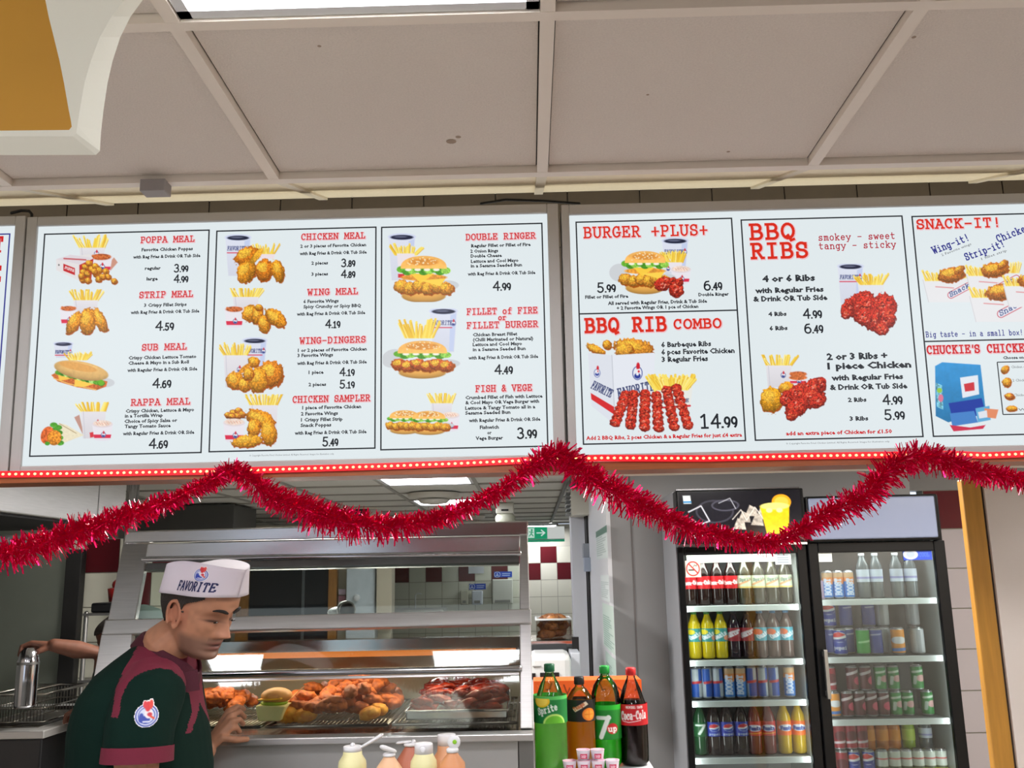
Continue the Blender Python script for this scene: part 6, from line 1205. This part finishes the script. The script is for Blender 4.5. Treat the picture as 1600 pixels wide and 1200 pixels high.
for (x0, y0, x1, y1) in ((829, 1052, 837, 1062), (844, 1051, 874, 1062), (832, 1040, 846, 1042)): a1, b1_, z0_, z1_ = rectY(x0, y0, x1, y1, 4.59); boxo('opening', BLACK if y0 > 1045 else mat('line_grey', (150, 150, 150), .5), (a1, b1_, 4.592, 4.6, z0_, z1_), t, .002)
bx('fridge_side_panel', 893, 1020, 908, 1120, 4.75, .3, mat('pale_post', (190, 194, 204), .4), 'pale upright panel behind the orange drink bottle', 'panel')
# ---- left of the kitchen
XH = -2.2; hy0, hy1 = WX(0, 800, XH).y-1.2, WX(194, 822, XH).y; hz0 = WX(190, 822, XH).z
t = thing('extraction_hood', 'large stainless extraction hood at the upper left of the kitchen', 'extraction hood', (XH-.4, (hy0+hy1)/2, hz0))
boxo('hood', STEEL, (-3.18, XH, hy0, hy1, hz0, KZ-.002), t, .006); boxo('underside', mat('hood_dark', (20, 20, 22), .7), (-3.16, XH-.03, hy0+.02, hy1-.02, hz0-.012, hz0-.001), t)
sx_ = WX(152, 800, XH).y; boxo('seam', STEELD, (XH, XH+.003, sx_, sx_+.006, hz0, KZ-.01), t)
q = MB(); a, b = WX(0, 832, -2.6), None; q.box(-2.62, -2.58, 3.4, 4.9, W(40, 838, 4.4).z-.02, W(40, 838, 4.4).z+.02); q.build('filter_rail', STEELD, t)
p = W(207, 780, 5.45); q = MB(); q.tube([(p.x, 5.45, KZ-.01), (p.x, 5.45, .05)], .035, 16, ends=False); q.build('steel_post', STEELB, label='bright round steel post left of the hot cabinet', cat='post')
bx('duct', 222, 745, 366, 832, 7.2, .6, mat('duct_grey', (84, 84, 82), .5, .3), 'dark grey duct casing above the left part of the cabinet', 'duct')
YT = 5.6; x0 = W(133, 900, YT).x; zt3 = W(155, 842, YT).z
tiled('wall_tiled_left', x0-.2, x0+.6, zt3-1.2, zt3, YT, lambda i, k: k in (0, 1) and (i+k) % 2 == 1)
boxo('wall_steel_splash', mat('green_grey_steel', (128, 134, 124), .4, .3, 3, .1), (-3.18, W(99, 950, YT-.03).x, YT-.03, YT-.005, .9, KZ-.002), kind='structure')
boxo('tall_dark_slab', mat('dark_recess', (30, 29, 29), .6), (W(97, 950, 5.53).x, W(122, 950, 5.53).x, 5.53, YT-.01, 0, W(110, 858, 5.5).z), label='tall dark slab filling the dark band between the fryer and the maroon and white tiles', cat='cabinet', bevel=.005)  # plain dark slab put in to fill the dark band
fx1 = W(88, 1120, 3.8).x; fz = W(60, 1112, 4.0).z
t = thing('fryer', 'dark stainless fryer with wire baskets in the lower left corner', 'fryer', ((fx1-3.1)/2, 4.1, 0))
boxo('body', mat('fryer_steel', (74, 74, 76), .3, .9), (-3.1, fx1, 3.7, 4.5, 0, fz-.06), t, .006); boxo('rim', STEEL, (-3.1, fx1+.01, 3.69, 4.5, fz-.059, fz-.03), t, .004); boxo('oil_well', mat('dark_oil', (24, 16, 10), .1), (-3.0, fx1-.06, 3.78, 4.4, fz-.045, fz-.028), t)
for (x0_, x1_, k) in ((-8, 30, 0), (34, 80, 1)):
    A_, B_ = W(x0_, 1090, 3.9).x, W(x1_, 1090, 3.9).x; b_ = MB(); z0_, z1_ = fz-.02, fz+.085
    for z_ in (z0_, (z0_+z1_)/2, z1_): b_.tube([(A_, 3.85, z_), (B_, 3.85, z_), (B_, 4.2, z_), (A_, 4.2, z_), (A_, 3.85, z_)], .003 if z_ != z1_ else .006, 6)
    nn = 9
    for i in range(nn+1): x = A_+(B_-A_)*i/nn; b_.tube([(x, 3.85, z1_), (x, 3.85, z0_), (x, 4.2, z0_), (x, 4.2, z1_)], .002, 5)
    b_.build('basket', WIRE, t)
t = thing('salt_shaker', 'tall steel shaker gripped by the dark forearm at the far left', 'shaker', W(44, 1060, 3.75)); p = W(46, 1012, 3.75); z0_ = W(40, 1105, 3.75).z
q = MB(); q.lathe([(.036, z0_), (.040, z0_+.01), (.040, p.z-.05), (.032, p.z-.02), (.02, p.z)], 22, at=(p.x, 3.75, 0)); q.build('body', STEELB, t); q = MB(); q.lathe([(.041, z0_+.16), (.041, z0_+.17)], 22, at=(p.x, 3.75, 0), caps=False); q.build('band', STEELD, t)
t = thing('shelf_trolley', 'dark metal trolley holding black utensils beside the tiled wall', 'trolley', W(150, 1000, 4.9))
tx0, tx1 = W(132, 1000, 4.9).x, W(172, 1000, 4.9).x
for xx in (tx0, tx1): q = MB(); q.tube([(xx, 4.9, 0.02), (xx, 4.9, W(140, 958, 4.9).z)], .012, 8); q.build('post', STEELD, t)
for y_ in (958, 1010, 1062): z_ = W(150, y_, 4.9).z; boxo('shelf', STEELD, (tx0-.01, tx1+.01, 4.88, 5.25, z_-.012, z_), t)
z_ = W(150, 958, 4.9).z+.001; boxo('pan', BLACK, (tx0+.01, tx1-.01, 4.92, 5.2, z_, z_+.05), label='flat black pan on the top shelf of the trolley', cat='pan', bevel=.01)
q = MB(); q.lathe([(.04, z_+.052), (.05, z_+.12), (.03, z_+.125)], 16, at=(W(170, 935, 4.95).x, 5.05, 0)); q.ball((W(170, 935, 4.95).x, 5.05, z_+.14), .03, n=12); q.build('red_lidded_pot', mat('red_knob', (140, 26, 24), .4), label='small red topped pot standing on the black pan', cat='pot')

# ================================================================ PEOPLE
def remesh(q, name, vox, mats, smooth_it=4, fn=None):
    me = q.mesh(name+'_base'); o = bpy.data.objects.new('tmp_', me); COL.objects.link(o)
    m = o.modifiers.new('r', 'REMESH'); m.mode = 'VOXEL'; m.voxel_size = vox; m.use_smooth_shade = True
    s_ = o.modifiers.new('s', 'SMOOTH'); s_.iterations = smooth_it; s_.factor = .5
    dg = bpy.context.evaluated_depsgraph_get(); out = bpy.data.meshes.new_from_object(o.evaluated_get(dg)); bpy.data.objects.remove(o)
    out.name = name; out.materials.clear(); [out.materials.append(x) for x in mats]
    if fn: fn(out)
    out.polygons.foreach_set('use_smooth', [True]*len(out.polygons)); return out
def mesh_co(me): n = len(me.vertices); a = np.zeros(n*3); me.vertices.foreach_get('co', a); return a.reshape(-1, 3)
ZT = np.array([-.122, -.117, -.108, -.098, -.086, -.072, -.055, -.035, -.015, .0, .018, .04, .056, .070, .083, .092, .098, .101])
XFt = np.array([.045, .066, .080, .084, .081, .083, .086, .087, .087, .087, .092, .094, .092, .085, .068, .047, .026, .004])
XBt = np.array([.0, -.008, -.018, -.026, -.035, -.054, -.072, -.090, -.103, -.110, -.112, -.108, -.103, -.095, -.080, -.060, -.040, -.006])
WTt = np.array([.018, .030, .042, .050, .055, .060, .065, .069, .073, .075, .077, .078, .077, .073, .062, .047, .030, .006])
def gs(v, m, s_): return np.exp(-.5*((v-m)/s_)**2)
def head_pts(nz=90, na=120):
    zz = np.linspace(ZT[0], ZT[-1], nz); k = np.ones(5)/5
    sm_ = lambda t_: np.convolve(np.pad(np.interp(zz, ZT, t_), 2, 'edge'), k, 'valid'); xf, xb, wd = sm_(XFt), sm_(XBt), sm_(WTt); P = []
    for z, f, b, w_ in zip(zz, xf, xb, wd):
        a = np.linspace(0, 2*np.pi, na, endpoint=False); ca, sa = np.cos(a), np.sin(a); xc = (f+b)/2*.2; p = .86
        x = xc+np.where(ca > 0, (f-xc), (xc-b))*np.sign(ca)*np.abs(ca)**p; y = w_*np.sign(sa)*np.abs(sa)**.95; fr = np.clip(ca*1.6-.1, 0, 1); ay = np.abs(y)
        rid = np.interp(z, [-.052, -.046, -.038, -.02, .012, .03], [0, .017, .034, .022, .007, 0]); wn = np.interp(z, [-.05, -.035, 0, .02], [.0105, .0095, .0065, .007]); d = rid*np.exp(-.5*(y/wn)**2)
        d += .010*gs(ay, .0145, .0055)*gs(z, -.041, .006); d -= .012*gs(ay, .031, .014)*gs(z, .002, .010); d += .008*gs(ay, .031, .0095)*gs(z, -.001, .0065); d += .006*gs(ay, .028, .020)*gs(z, .021, .006)
        d += .006*gs(y, 0, .017)*gs(z, -.064, .0038)+.0075*gs(y, 0, .015)*gs(z, -.078, .0045)-.005*gs(y, 0, .018)*gs(z, -.0705, .0022)-.004*gs(y, 0, .02)*gs(z, -.088, .004)+.006*gs(y, 0, .015)*gs(z, -.102, .009)
        d += .004*gs(ay, .048, .014)*gs(z, -.022, .012)-.003*gs(ay, .045, .014)*gs(z, -.055, .014)
        P.append(np.stack([x+d*fr, y, np.full(na, z)], 1))
    return np.array(P)
def head_shape(q, M):
    P = head_pts(); nz, na, _ = P.shape; V = [M @ Vector(p) for p in P.reshape(-1, 3)]
    F = [(j*na+i, j*na+(i+1) % na, (j+1)*na+(i+1) % na, (j+1)*na+i) for j in range(nz-1) for i in range(na)]; F += [tuple(range(na))[::-1], tuple((nz-1)*na+i for i in range(na))]; q.add(V, F, None, True)
    for sd in (-1, 1):
        pts = [M @ Vector((-.006+.017*math.cos(a)-.006*math.sin(a), sd*(.079+.010*(1-math.cos(a))*.5), -.012+.031*math.sin(a)-(.004 if math.sin(a) < -.5 else 0))) for a in np.linspace(-.4*math.pi, 1.25*math.pi, 16)]
        q.tube(pts, .0046, 8); q.ball(M @ Vector((-.008, sd*.079, -.012)), .02, sx=.75, sy=.16, sz=1.3, rot=M.to_3x3().normalized()); q.ball(M @ Vector((.002, sd*.080, -.040)), .0085, n=10)
def hand_shape(q, wrist, knuckles, tips, thumb, rp=.017, rf=.0085):
    """palm between wrist and four knuckles; each finger bends once"""
    w_ = Vector(wrist)
    for k, t_ in zip(knuckles, tips): q.tube([w_+(Vector(k)-w_)*.12, Vector(k)], [rp*.85, rf*1.25], 10); q.tube([Vector(k)]+[Vector(x) for x in t_], [rf*1.15]+[rf*(1-.1*i) for i in range(len(t_))], 10)
    q.tube([w_+(Vector(thumb[0])-w_)*.2]+[Vector(x) for x in thumb], [rp*.8]+[rf*1.35, rf*1.15, rf*.95][:len(thumb)], 10)
SKIN = attr_mat('skin_tones', .48, spec=.4); 
def colour_body(M, base, stub, lip):
    Mi = M.inverted()
    def fn(me):
        co = mesh_co(me); h = np.concatenate([co, np.ones((len(co), 1))], 1) @ np.array(Mi).T; x, y, z = h[:, 0], h[:, 1], h[:, 2]; ay = np.abs(y)
        nz_ = vnoise(co[:, 0]*90+50, co[:, 2]*90+50, 2, 1.)-.5; C = np.array(base)*(1+.10*nz_[:, None])
        ins = (np.abs(x) < .13) & (ay < .1) & (z > -.14) & (z < .14)
        def mixc(w_, col): w_ = np.clip(w_*ins, 0, 1)[:, None]; return C*(1-w_)+np.array(col)*w_
        C = mixc(.7*np.clip((-.045-z)/.02, 0, 1)*np.clip((x+.0)/.02, 0, 1)*np.clip((z+.13)/.02, 0, 1), stub); C = mixc(.5*gs(z, -.056, .004)*(ay < .03)*(x > .06), stub)
        C = mixc(.85*gs(y, 0, .015)*(gs(z, -.0645, .0035)+gs(z, -.0775, .004))*(x > .06), lip); C = mixc(.95*gs(y, 0, .014)*gs(z, -.0707, .0018)*(x > .06), (58, 26, 26))
        C = mixc(.45*gs(ay, .031, .017)*gs(z, .004, .010)*(x > .04), (120, 78, 62)); C = mixc(.95*gs(ay, .033, .012)*gs(z, -.0058, .0018)*(x > .05), (34, 24, 22)); C = mixc(.3*gs(ay, .078, .012)*gs(z, -.012, .03)*(np.abs(x) < .03), (196, 110, 90)); C = mixc(.25*gs(y, 0, .014)*gs(z, -.036, .01)*(x > .08), (206, 130, 108))
        C = mixc(.35*gs(z, .052, .0018)*(x > .07)*(ay < .045), stub)
        setcol(me, np.clip(C/255, 0, 1))
    return fn
def hair_part(M, par, col, region, name='hair', off=.0045, m=None):
    P = head_pts(90, 120); nz, na, _ = P.shape; keep = region(P[..., 0], P[..., 1], P[..., 2]) & ((P[..., 2] < .050+.27*P[..., 0]) | (par is not man)); Nn = P.copy(); Nn[..., 0] *= .7; Nn /= np.linalg.norm(Nn, axis=2, keepdims=True)+1e-9
    jit = RNG.random((nz, na, 1))*.0022; Q = P+Nn*(off+jit); V = [M @ Vector(p) for p in Q.reshape(-1, 3)]; F = []
    for j in range(nz-1):
        for i in range(na):
            i2 = (i+1) % na
            if keep[j, i] and keep[j, i2] and keep[j+1, i] and keep[j+1, i2]: F.append((j*na+i, j*na+i2, (j+1)*na+i2, (j+1)*na+i))
    q = MB(); q.add(V, F, None, True); o = q.build(name, m, par); s_ = o.modifiers.new('s', 'SOLIDIFY'); s_.thickness = .004; s_.offset = -1; return o
def brow_part(M, par, m):
    for sd in (-1, 1):
        q = MB(); pts = [M @ Vector((.0985-.22*(t_-.012)**1.0-.9*max(t_-.03, 0)**1.0*.35, sd*t_, .0205+.006*math.sin((t_-.012)/.04*math.pi*.8)-.0)) for t_ in np.linspace(.012, .05, 7)]
        q.tube(pts, [.003, .0042, .0044, .004, .0035, .0028, .0016], 8); q.build('eyebrow', m, par)
# ---- the server at the cabinet
YM = 2.45; O = W(314, 948, YM); al, th = math.radians(-23), math.radians(21)
MH = Matrix.Translation(O) @ Matrix.Rotation(al, 4, 'Z') @ Matrix.Rotation(th, 4, 'Y') @ Matrix.Rotation(math.radians(3), 4, 'X')
man = thing('person', 'man in a green and maroon polo shirt and white paper hat reaching to the cabinet', 'person', (W(220, 1150, 2.5).x, 2.5, 0))
q = MB(); head_shape(q, MH)
nb = W(250, 1040, 2.5); q.tube([MH @ Vector((-.035, 0, -.02)), MH @ Vector((-.030, 0, -.075)), W(262, 1005, 2.47), nb, W(228, 1100, 2.5)], [.058, .060, .062, .070, .10], 20)
q.tube([W(236, 1098, 2.38), W(236, 1098, 2.62)], [.05, .05], 16); q.tube([W(225, 1100, 2.5), W(222, 1260, 2.5)], [.11, .12], 16)
# near arm
sh1, el1, wr1 = W(222, 1092, 2.33), W(214, 1262, 2.28), W(296, 1330, 2.30)
q.tube([sh1, W(214, 1180, 2.29), el1, wr1], [.055, .052, .046, .030], 16)
kn = [wr1+Vector((.075, -.012+.018*i-.02, -.015)) for i in range(4)]; hand_shape(q, wr1, kn, [[k+Vector((.035, 0, -.012)), k+Vector((.055, 0, -.035))] for k in kn], [wr1+Vector((.04, .03, .01)), wr1+Vector((.07, .045, 0))])
# far arm reaching to the burger
el2, wr2 = W(262, 1250, 2.72), W(322, 1172, 2.73)
q.tube([W(236, 1095, 2.66), el2, W(300, 1204, 2.73), wr2], [.055, .046, .036, .028], 16)
kn = [W(357, 1112, 2.80), W(360, 1119, 2.78), W(362, 1128, 2.765), W(361, 1137, 2.76)]
tp = [[W(371, 1104, 2.83), W(381, 1108, 2.86)], [W(374, 1112, 2.81), W(382, 1120, 2.84)], [W(374, 1124, 2.79), W(380, 1131, 2.82)], [W(370, 1137, 2.78), W(374, 1143, 2.79)]]
hand_shape(q, wr2, kn, tp, [W(348, 1153, 2.74), W(368, 1156, 2.75), W(386, 1155, 2.77)])
body = remesh(q, 'body', .0028, [SKIN], 3, colour_body(MH, (186, 132, 102), (116, 90, 78), (142, 84, 76))); ob('body', body, man)
HAIRM = mat('short_dark_hair', (52, 46, 42), .7, 0, 260, .35, bump=.6)
hair_part(MH, man, None, lambda x, y, z: ((z > -.050+np.clip(x+.05, 0, 1)*1.1) & (x < -.02) & (z < .07)) | ((z > .018) & (x < .022)) | ((z > .010+.55*np.clip(x, 0, 1)) & (x < .062)) | ((z > .05) & (z < .06) & (x < 0)) | ((z > -.022) & (x > -.0) & (x < .016)&(z>-.01)), m=HAIRM)
brow_part(MH, man, mat('eyebrow_hair', (26, 20, 18), .8))
for sd in (-1, 1): q = MB(); q.ball(MH @ Vector((.0865, sd*.031, -.0062)), .0055, sx=.5, sz=.42, sy=1.6, n=12, rot=MH.to_3x3()); q.build('eye', mat('dark_eye', (26, 18, 16), .15), man)
# paper hat
oc = W(319, 924, YM); MC = Matrix.Translation(oc) @ Matrix.Rotation(math.radians(-28), 4, 'Z') @ Matrix.Rotation(math.radians(6), 4, 'Y') @ Matrix.Rotation(math.radians(2), 4, 'X')
def hat(u, v, sd, lift=0.):
    au = abs(u); x = u*.120+(.020*v*max(u, 0)**2)-(.004*v*max(-u, 0)); y = sd*((.094)*(1-au**4.2)*(1-.25*v)+lift); z = -.002-.008*u*u*(1 if u < 0 else .2)+v*(.064+.018*(1-u*u)+.006*u); return MC @ Vector((x, y, z))
q = MB(); nu, nv = 40, 8
for sd in (-1, 1):
    V = [hat(-1+2*i/nu, j/nv, sd) for j in range(nv+1) for i in range(nu+1)]; F = [(j*(nu+1)+i, j*(nu+1)+i+1, (j+1)*(nu+1)+i+1, (j+1)*(nu+1)+i) for j in range(nv) for i in range(nu)]; q.add(V, F, None, True)
V = []; 
for i in range(nu+1):
    u = -1+2*i/nu; a_, b_ = hat(u, 1, -1), hat(u, 1, 1); V += [a_, (a_+b_)/2-Vector((0, 0, .02*(1-u*u))), b_]
q.add(V, [(3*i+k, 3*(i+1)+k, 3*(i+1)+k+1, 3*i+k+1) for i in range(nu) for k in range(2)], None, True)
ho = q.build('paper_hat', mat('white_paper_hat', (226, 218, 228), .75), man); s_ = ho.modifiers.new('s', 'SOLIDIFY'); s_.thickness = .0012
pls, tw = strokes('FAVORITE', 1.14, .12)
def hf(a, b): return hat(a, b, -1, .0016)
stroke_q = [[(.02+px/tw*.78, .17+py*.26+.04*(px/tw-.5)) for px, py in pl] for pl in pls]
vs = []; fs = []
for pl in stroke_q:
    for a, b in zip(pl[:-1], pl[1:]):
        dx, dy = (b[0]-a[0])*.119, (b[1]-a[1])*.078; L_ = math.hypot(dx, dy)
        if L_ < 1e-7: continue
        nx, ny = -dy/L_*.0016/.119, dx/L_*.0016/.078; o_ = len(vs); vs += [hf(a[0]+nx, a[1]+ny), hf(a[0]-nx, a[1]-ny), hf(b[0]-nx, b[1]-ny), hf(b[0]+nx, b[1]+ny)]; fs.append((o_, o_+1, o_+2, o_+3))
q = MB(); q.add(vs, fs); q.build('lettering', mat('navy_ink', (34, 40, 92), .6), ho)
def emblem_raster(st=.5):
    r = Ras(-12, -18, 12, 12, st, (250, 250, 250)); r.A[:] = 0; r.ell(0, 0, 11, 11, (70, 90, 180)); r.ell(0, 0, 9.6, 9.6, (226, 230, 244)); r.ell(0, 0, 8.4, 8.4, (80, 100, 190)); r.ell(0, 0, 7.4, 7.4, (216, 222, 242))
    r.ell(-2, 4, 5.5, 3.6, (46, 70, 176)); r.ell(-5, 1, 2.2, 3.5, (46, 70, 176)); r.ell(2, -2, 4, 5, (240, 234, 240)); r.ell(1, -9, 3, 5, (222, 50, 60)); r.ell(4, -11, 2, 4.5, (232, 70, 60)); r.ell(-2, -11, 1.8, 3.5, (222, 50, 60)); r.ell(3, -1, 2.4, 2, (214, 60, 80)); r.line([(4, 1), (7, 3)], 2, (232, 90, 70)); r.line([(-3, 6), (3, 6)], 1.5, (230, 234, 246)); return r
r = emblem_raster(.8); r.mesh('emblem', lambda px, py: np.array([hat(.50+x_*.0125, .66-y_*.0165, -1, .0018) for x_, y_ in zip(px, py)]), PRINT, ho)
# shirt
GREEN = mat('bottle_green_cloth', (5, 34, 27), .9, 0, 400, .12, bump=.15, spec=.2); MAR = mat('maroon_cloth', (112, 26, 50), .85, 0, 400, .12, bump=.15); DMAR = mat('dark_maroon_knit', (74, 18, 36), .85, 0, 300, .15, bump=.2)
q = MB(); secs = [(1006, 222, 288, .070), (1020, 206, 300, .105), (1036, 186, 308, .15), (1058, 160, 307, .185), (1085, 136, 310, .2), (1110, 126, 314, .205), (1140, 119, 320, .205), (1200, 115, 327, .20), (1300, 117, 322, .19), (1400, 124, 312, .18)]
V = []; nS = 36
for (py, L_, R_x, hw) in secs:
    a_, b_ = W(L_, py, 2.5), W(R_x, py, 2.5); cx, hx = (a_.x+b_.x)/2, (b_.x-a_.x)/2
    for i in range(nS): t_ = 2*math.pi*i/nS; V.append((cx+hx*math.cos(t_), 2.5+hw*math.sin(t_), (a_.z+b_.z)/2+.012*math.cos(t_)*(-1 if py < 1060 else 0)))
k_ = len(secs); q.add(V, [(j*nS+i, j*nS+(i+1) % nS, (j+1)*nS+(i+1) % nS, (j+1)*nS+i) for j in range(k_-1) for i in range(nS)]+[tuple(range(nS)), tuple((k_-1)*nS+i for i in range(nS))[::-1]])
q.tube([W(243, 1066, 2.40), W(232, 1092, 2.335), W(219, 1135, 2.30), W(214, 1180, 2.285)], [.075, .082, .080, .078], 20, ends=False)
q.ball(W(240, 1085, 2.345), .075, n=20); q.ball(W(240, 1085, 2.655), .075, n=20)
q.tube([W(243, 1066, 2.6), W(240, 1095, 2.67), W(252, 1185, 2.71)], [.075, .08, .07], 20, ends=False)
yoke = [(200, 983), (219, 1004), (197, 1040), (181, 1075), (174, 1121), (184, 1123), (190, 1090), (200, 1067), (215, 1054), (233, 1047), (250, 1044), (268, 1047), (285, 1061), (296, 1085), (300, 1110), (290, 1147), (300, 1142), (311, 1108), (314, 1070), (306, 1040), (290, 1005), (240, 980)]
def proj(p):
    d = Vector(p)-CAM; z_ = d.dot(F_); return 800+FPX*d.dot(R_)/z_, 600-FPX*d.dot(U_)/z_
def inpoly(x, y, P):
    r_ = False; n_ = len(P)
    for i in range(n_):
        (ax, ay), (bx2, by2) = P[i], P[(i+1) % n_]
        if (ay > y) != (by2 > y) and x < (bx2-ax)*(y-ay)/(by2-ay)+ax: r_ = not r_
    return r_
def paint_shirt(me):
    for p_ in me.polygons:
        c_ = Vector(p_.center)
        if c_.y > 2.5: c_.y = 5.0-c_.y      # the far half mirrors the near half
        x, y = proj(c_)
        if 975 < y < 1150 and inpoly(x, y, yoke): p_.material_index = 1
        # thin front edge strip
shirt = remesh(q, 'shirt', .0055, [GREEN, MAR], 8, paint_shirt); so = ob('polo_shirt', shirt, man)
q = MB(); c1 = W(214, 1182, 2.285)
def ring_pts(cn, r1_, ax, n=32, sxx=1.): 
    ax = Vector(ax).normalized(); u_ = ax.cross(Vector((0, 1, 0))).normalized(); v_ = ax.cross(u_); return [Vector(cn)+u_*r1_*sxx*math.cos(2*math.pi*i/n)+v_*r1_*math.sin(2*math.pi*i/n) for i in range(n)]
axs = (W(214, 1196, 2.283)-W(219, 1140, 2.29)); A_ = ring_pts(W(216, 1165, 2.286), .0805, axs); B_ = ring_pts(W(214, 1190, 2.283), .0815, axs); C_ = [p+(W(214, 1190, 2.283)-p)*.06 for p in B_]; D_ = [p+(W(216, 1165, 2.286)-p)*.06 for p in A_]
for P1, P2 in ((A_, B_), (B_, C_), (C_, D_)): n_ = 32; q.add(P1+P2, [(i, (i+1) % n_, n_+(i+1) % n_, n_+i) for i in range(n_)], None, True)
q.build('sleeve_cuff', MAR, so)
# collar: tilted band round the neck with a front point
cb, cf = W(213, 1000, 2.5), W(312, 1058, 2.47); cc = (cb+cf)/2; ex = (cf-cb)/2; ey = Vector((0, .080, 0)); up = ex.cross(ey).normalized()
if up.z < 0: up = -up
rings = []
for h_, s_ in ((-.012, 1.04), (.006, 1.0), (.026, .93), (.030, .90), (.022, .86), (-.006, .90)):
    rr_ = []
    for i in range(40):
        t_ = 2*math.pi*i/40; fr = max(math.cos(t_), 0)**6; rr_.append(cc+ex*(s_*math.cos(t_)*(1+.02*fr))+ey*(s_*math.sin(t_))+up*(h_*(1-.35*fr)-.010*fr))
    rings.append(rr_)
q = MB(); V = [p for r_ in rings for p in r_]; q.add(V, [(j*40+i, j*40+(i+1) % 40, (j+1)*40+(i+1) % 40, (j+1)*40+i) for j in range(5) for i in range(40)], None, True)
tipp = cf+Vector((.004, -.018, -.012)); q.prism([cf+Vector((-.035, -.062, .012)), cf+Vector((.004, -.03, .022)), cf+Vector((.014, -.035, -.028)), cf+Vector((-.012, -.06, -.03))], (-.004, .006, 0)); q.build('collar', DMAR, so)
# sleeve badge
bvh = BVHTree.FromPolygons([v.co[:] for v in shirt.vertices], [p.vertices[:] for p in shirt.polygons])
r = emblem_raster(.7); ctr = W(229, 1118, 2.2); bd = (ctr-CAM).normalized(); bu = bd.cross(Vector((0, 0, 1))).normalized()
def badge(px, py):
    out = []
    for x_, y_ in zip(px, py):
        o_ = ctr+bu*(x_*.00225)+Vector((0, 0, -y_*.00225)); h_ = bvh.ray_cast(o_-bd*.1, bd, 1.)[0]; out.append((h_ if h_ else o_)-bd*.0025)
    return np.array(out)
r.mesh('badge', badge, PRINT, so)
# trousers and shoes (below the counter line)
TR = mat('black_trousers', (22, 22, 26), .8)
hp = W(222, 1400, 2.5); q = MB()
for sd in (-1, 1): q.tube([(hp.x, 2.5+sd*.08, .98), (hp.x+.01, 2.5+sd*.09, .52), (hp.x-.01, 2.5+sd*.1, .09)], [.105, .075, .055], 16)
q.tube([(hp.x, 2.44, .98), (hp.x, 2.56, .98)], [.12, .12], 16); ob('trousers', remesh(q, 'trousers', .012, [TR], 5), man)
for sd in (-1, 1): q = MB(); q.tube([(hp.x-.05, 2.5+sd*.1, .045), (hp.x+.15, 2.5+sd*.11, .035)], [.045, .035], 14); q.build('shoe', BLACK, man)

# ---- second server, mostly hidden behind the hot cabinet
O2 = W(192, 988, 4.05)+Vector((0, 0, -.02)); M2 = Matrix.Translation(O2) @ Matrix.Rotation(math.radians(-158), 4, 'Z') @ Matrix.Rotation(math.radians(24), 4, 'Y')
p2 = thing('person', 'second worker behind the hot cabinet, only a dark bare forearm and hands showing', 'person', (O2.x, 4.1, 0))
q = MB(); head_shape(q, M2); q.tube([M2 @ Vector((-.03, 0, -.05)), O2+Vector((.05, .03, -.22))], [.055, .06], 14)
q.tube([O2+Vector((.05, -.13, -.26)), O2+Vector((.02, -.2, -.42)), W(165, 1024, 3.9), W(120, 1015, 3.85), W(84, 1008, 3.8)], [.05, .046, .043, .036, .026], 16)
wrA = W(84, 1008, 3.8); kn = [wrA+Vector((-.075, -.02+.018*i-.01, .012-.006*i)) for i in range(4)]
hand_shape(q, wrA, kn, [[k+Vector((-.032, -.012, -.012)), k+Vector((-.034, -.02, -.045))] for k in kn], [wrA+Vector((-.04, -.035, -.02)), wrA+Vector((-.075, -.045, -.045))])
wrB = W(148, 1112, 3.86); q.tube([O2+Vector((.05, .12, -.26)), O2+Vector((.0, .1, -.5)), wrB], [.05, .045, .028], 14)
kn = [wrB+Vector((-.07, -.03+.018*i, .01)) for i in range(4)]; hand_shape(q, wrB, kn, [[k+Vector((-.03, 0, -.015)), k+Vector((-.035, 0, -.045))] for k in kn], [wrB+Vector((-.04, -.04, 0)), wrB+Vector((-.07, -.045, -.02))])
ob('body', remesh(q, 'body', .004, [SKIN], 3, colour_body(M2, (112, 72, 56), (60, 44, 38), (100, 60, 54))), p2)
hair_part(M2, p2, None, lambda x, y, z: (z > .05) | ((z > -.04) & (x < -.02)), m=HAIRM)
q = MB(); tx = O2.x+.06
q.tube([(tx, 4.1, 1.40), (tx+.02, 4.12, 1.1), (tx+.03, 4.12, .95)], [.13, .15, .15], 20); q.tube([(tx-.01, 3.94, 1.37), (tx-.03, 3.87, 1.24)], [.075, .065], 16); q.tube([(tx, 4.25, 1.37), (tx-.02, 4.24, 1.22)], [.075, .065], 16)
ob('shirt', remesh(q, 'shirt', .01, [mat('dark_work_shirt', (30, 44, 40), .8)], 5), p2)
q = MB(); [q.tube([(tx+.03, 4.12+sd*.08, .98), (tx+.03, 4.12+sd*.09, .08)], [.10, .055], 14) for sd in (-1, 1)]; q.build('trousers', TR, p2)
for sd in (-1, 1): q = MB(); q.tube([(tx+.05, 4.12+sd*.1, .045), (tx-.12, 4.12+sd*.11, .035)], [.045, .035], 14); q.build('shoe', BLACK, p2)
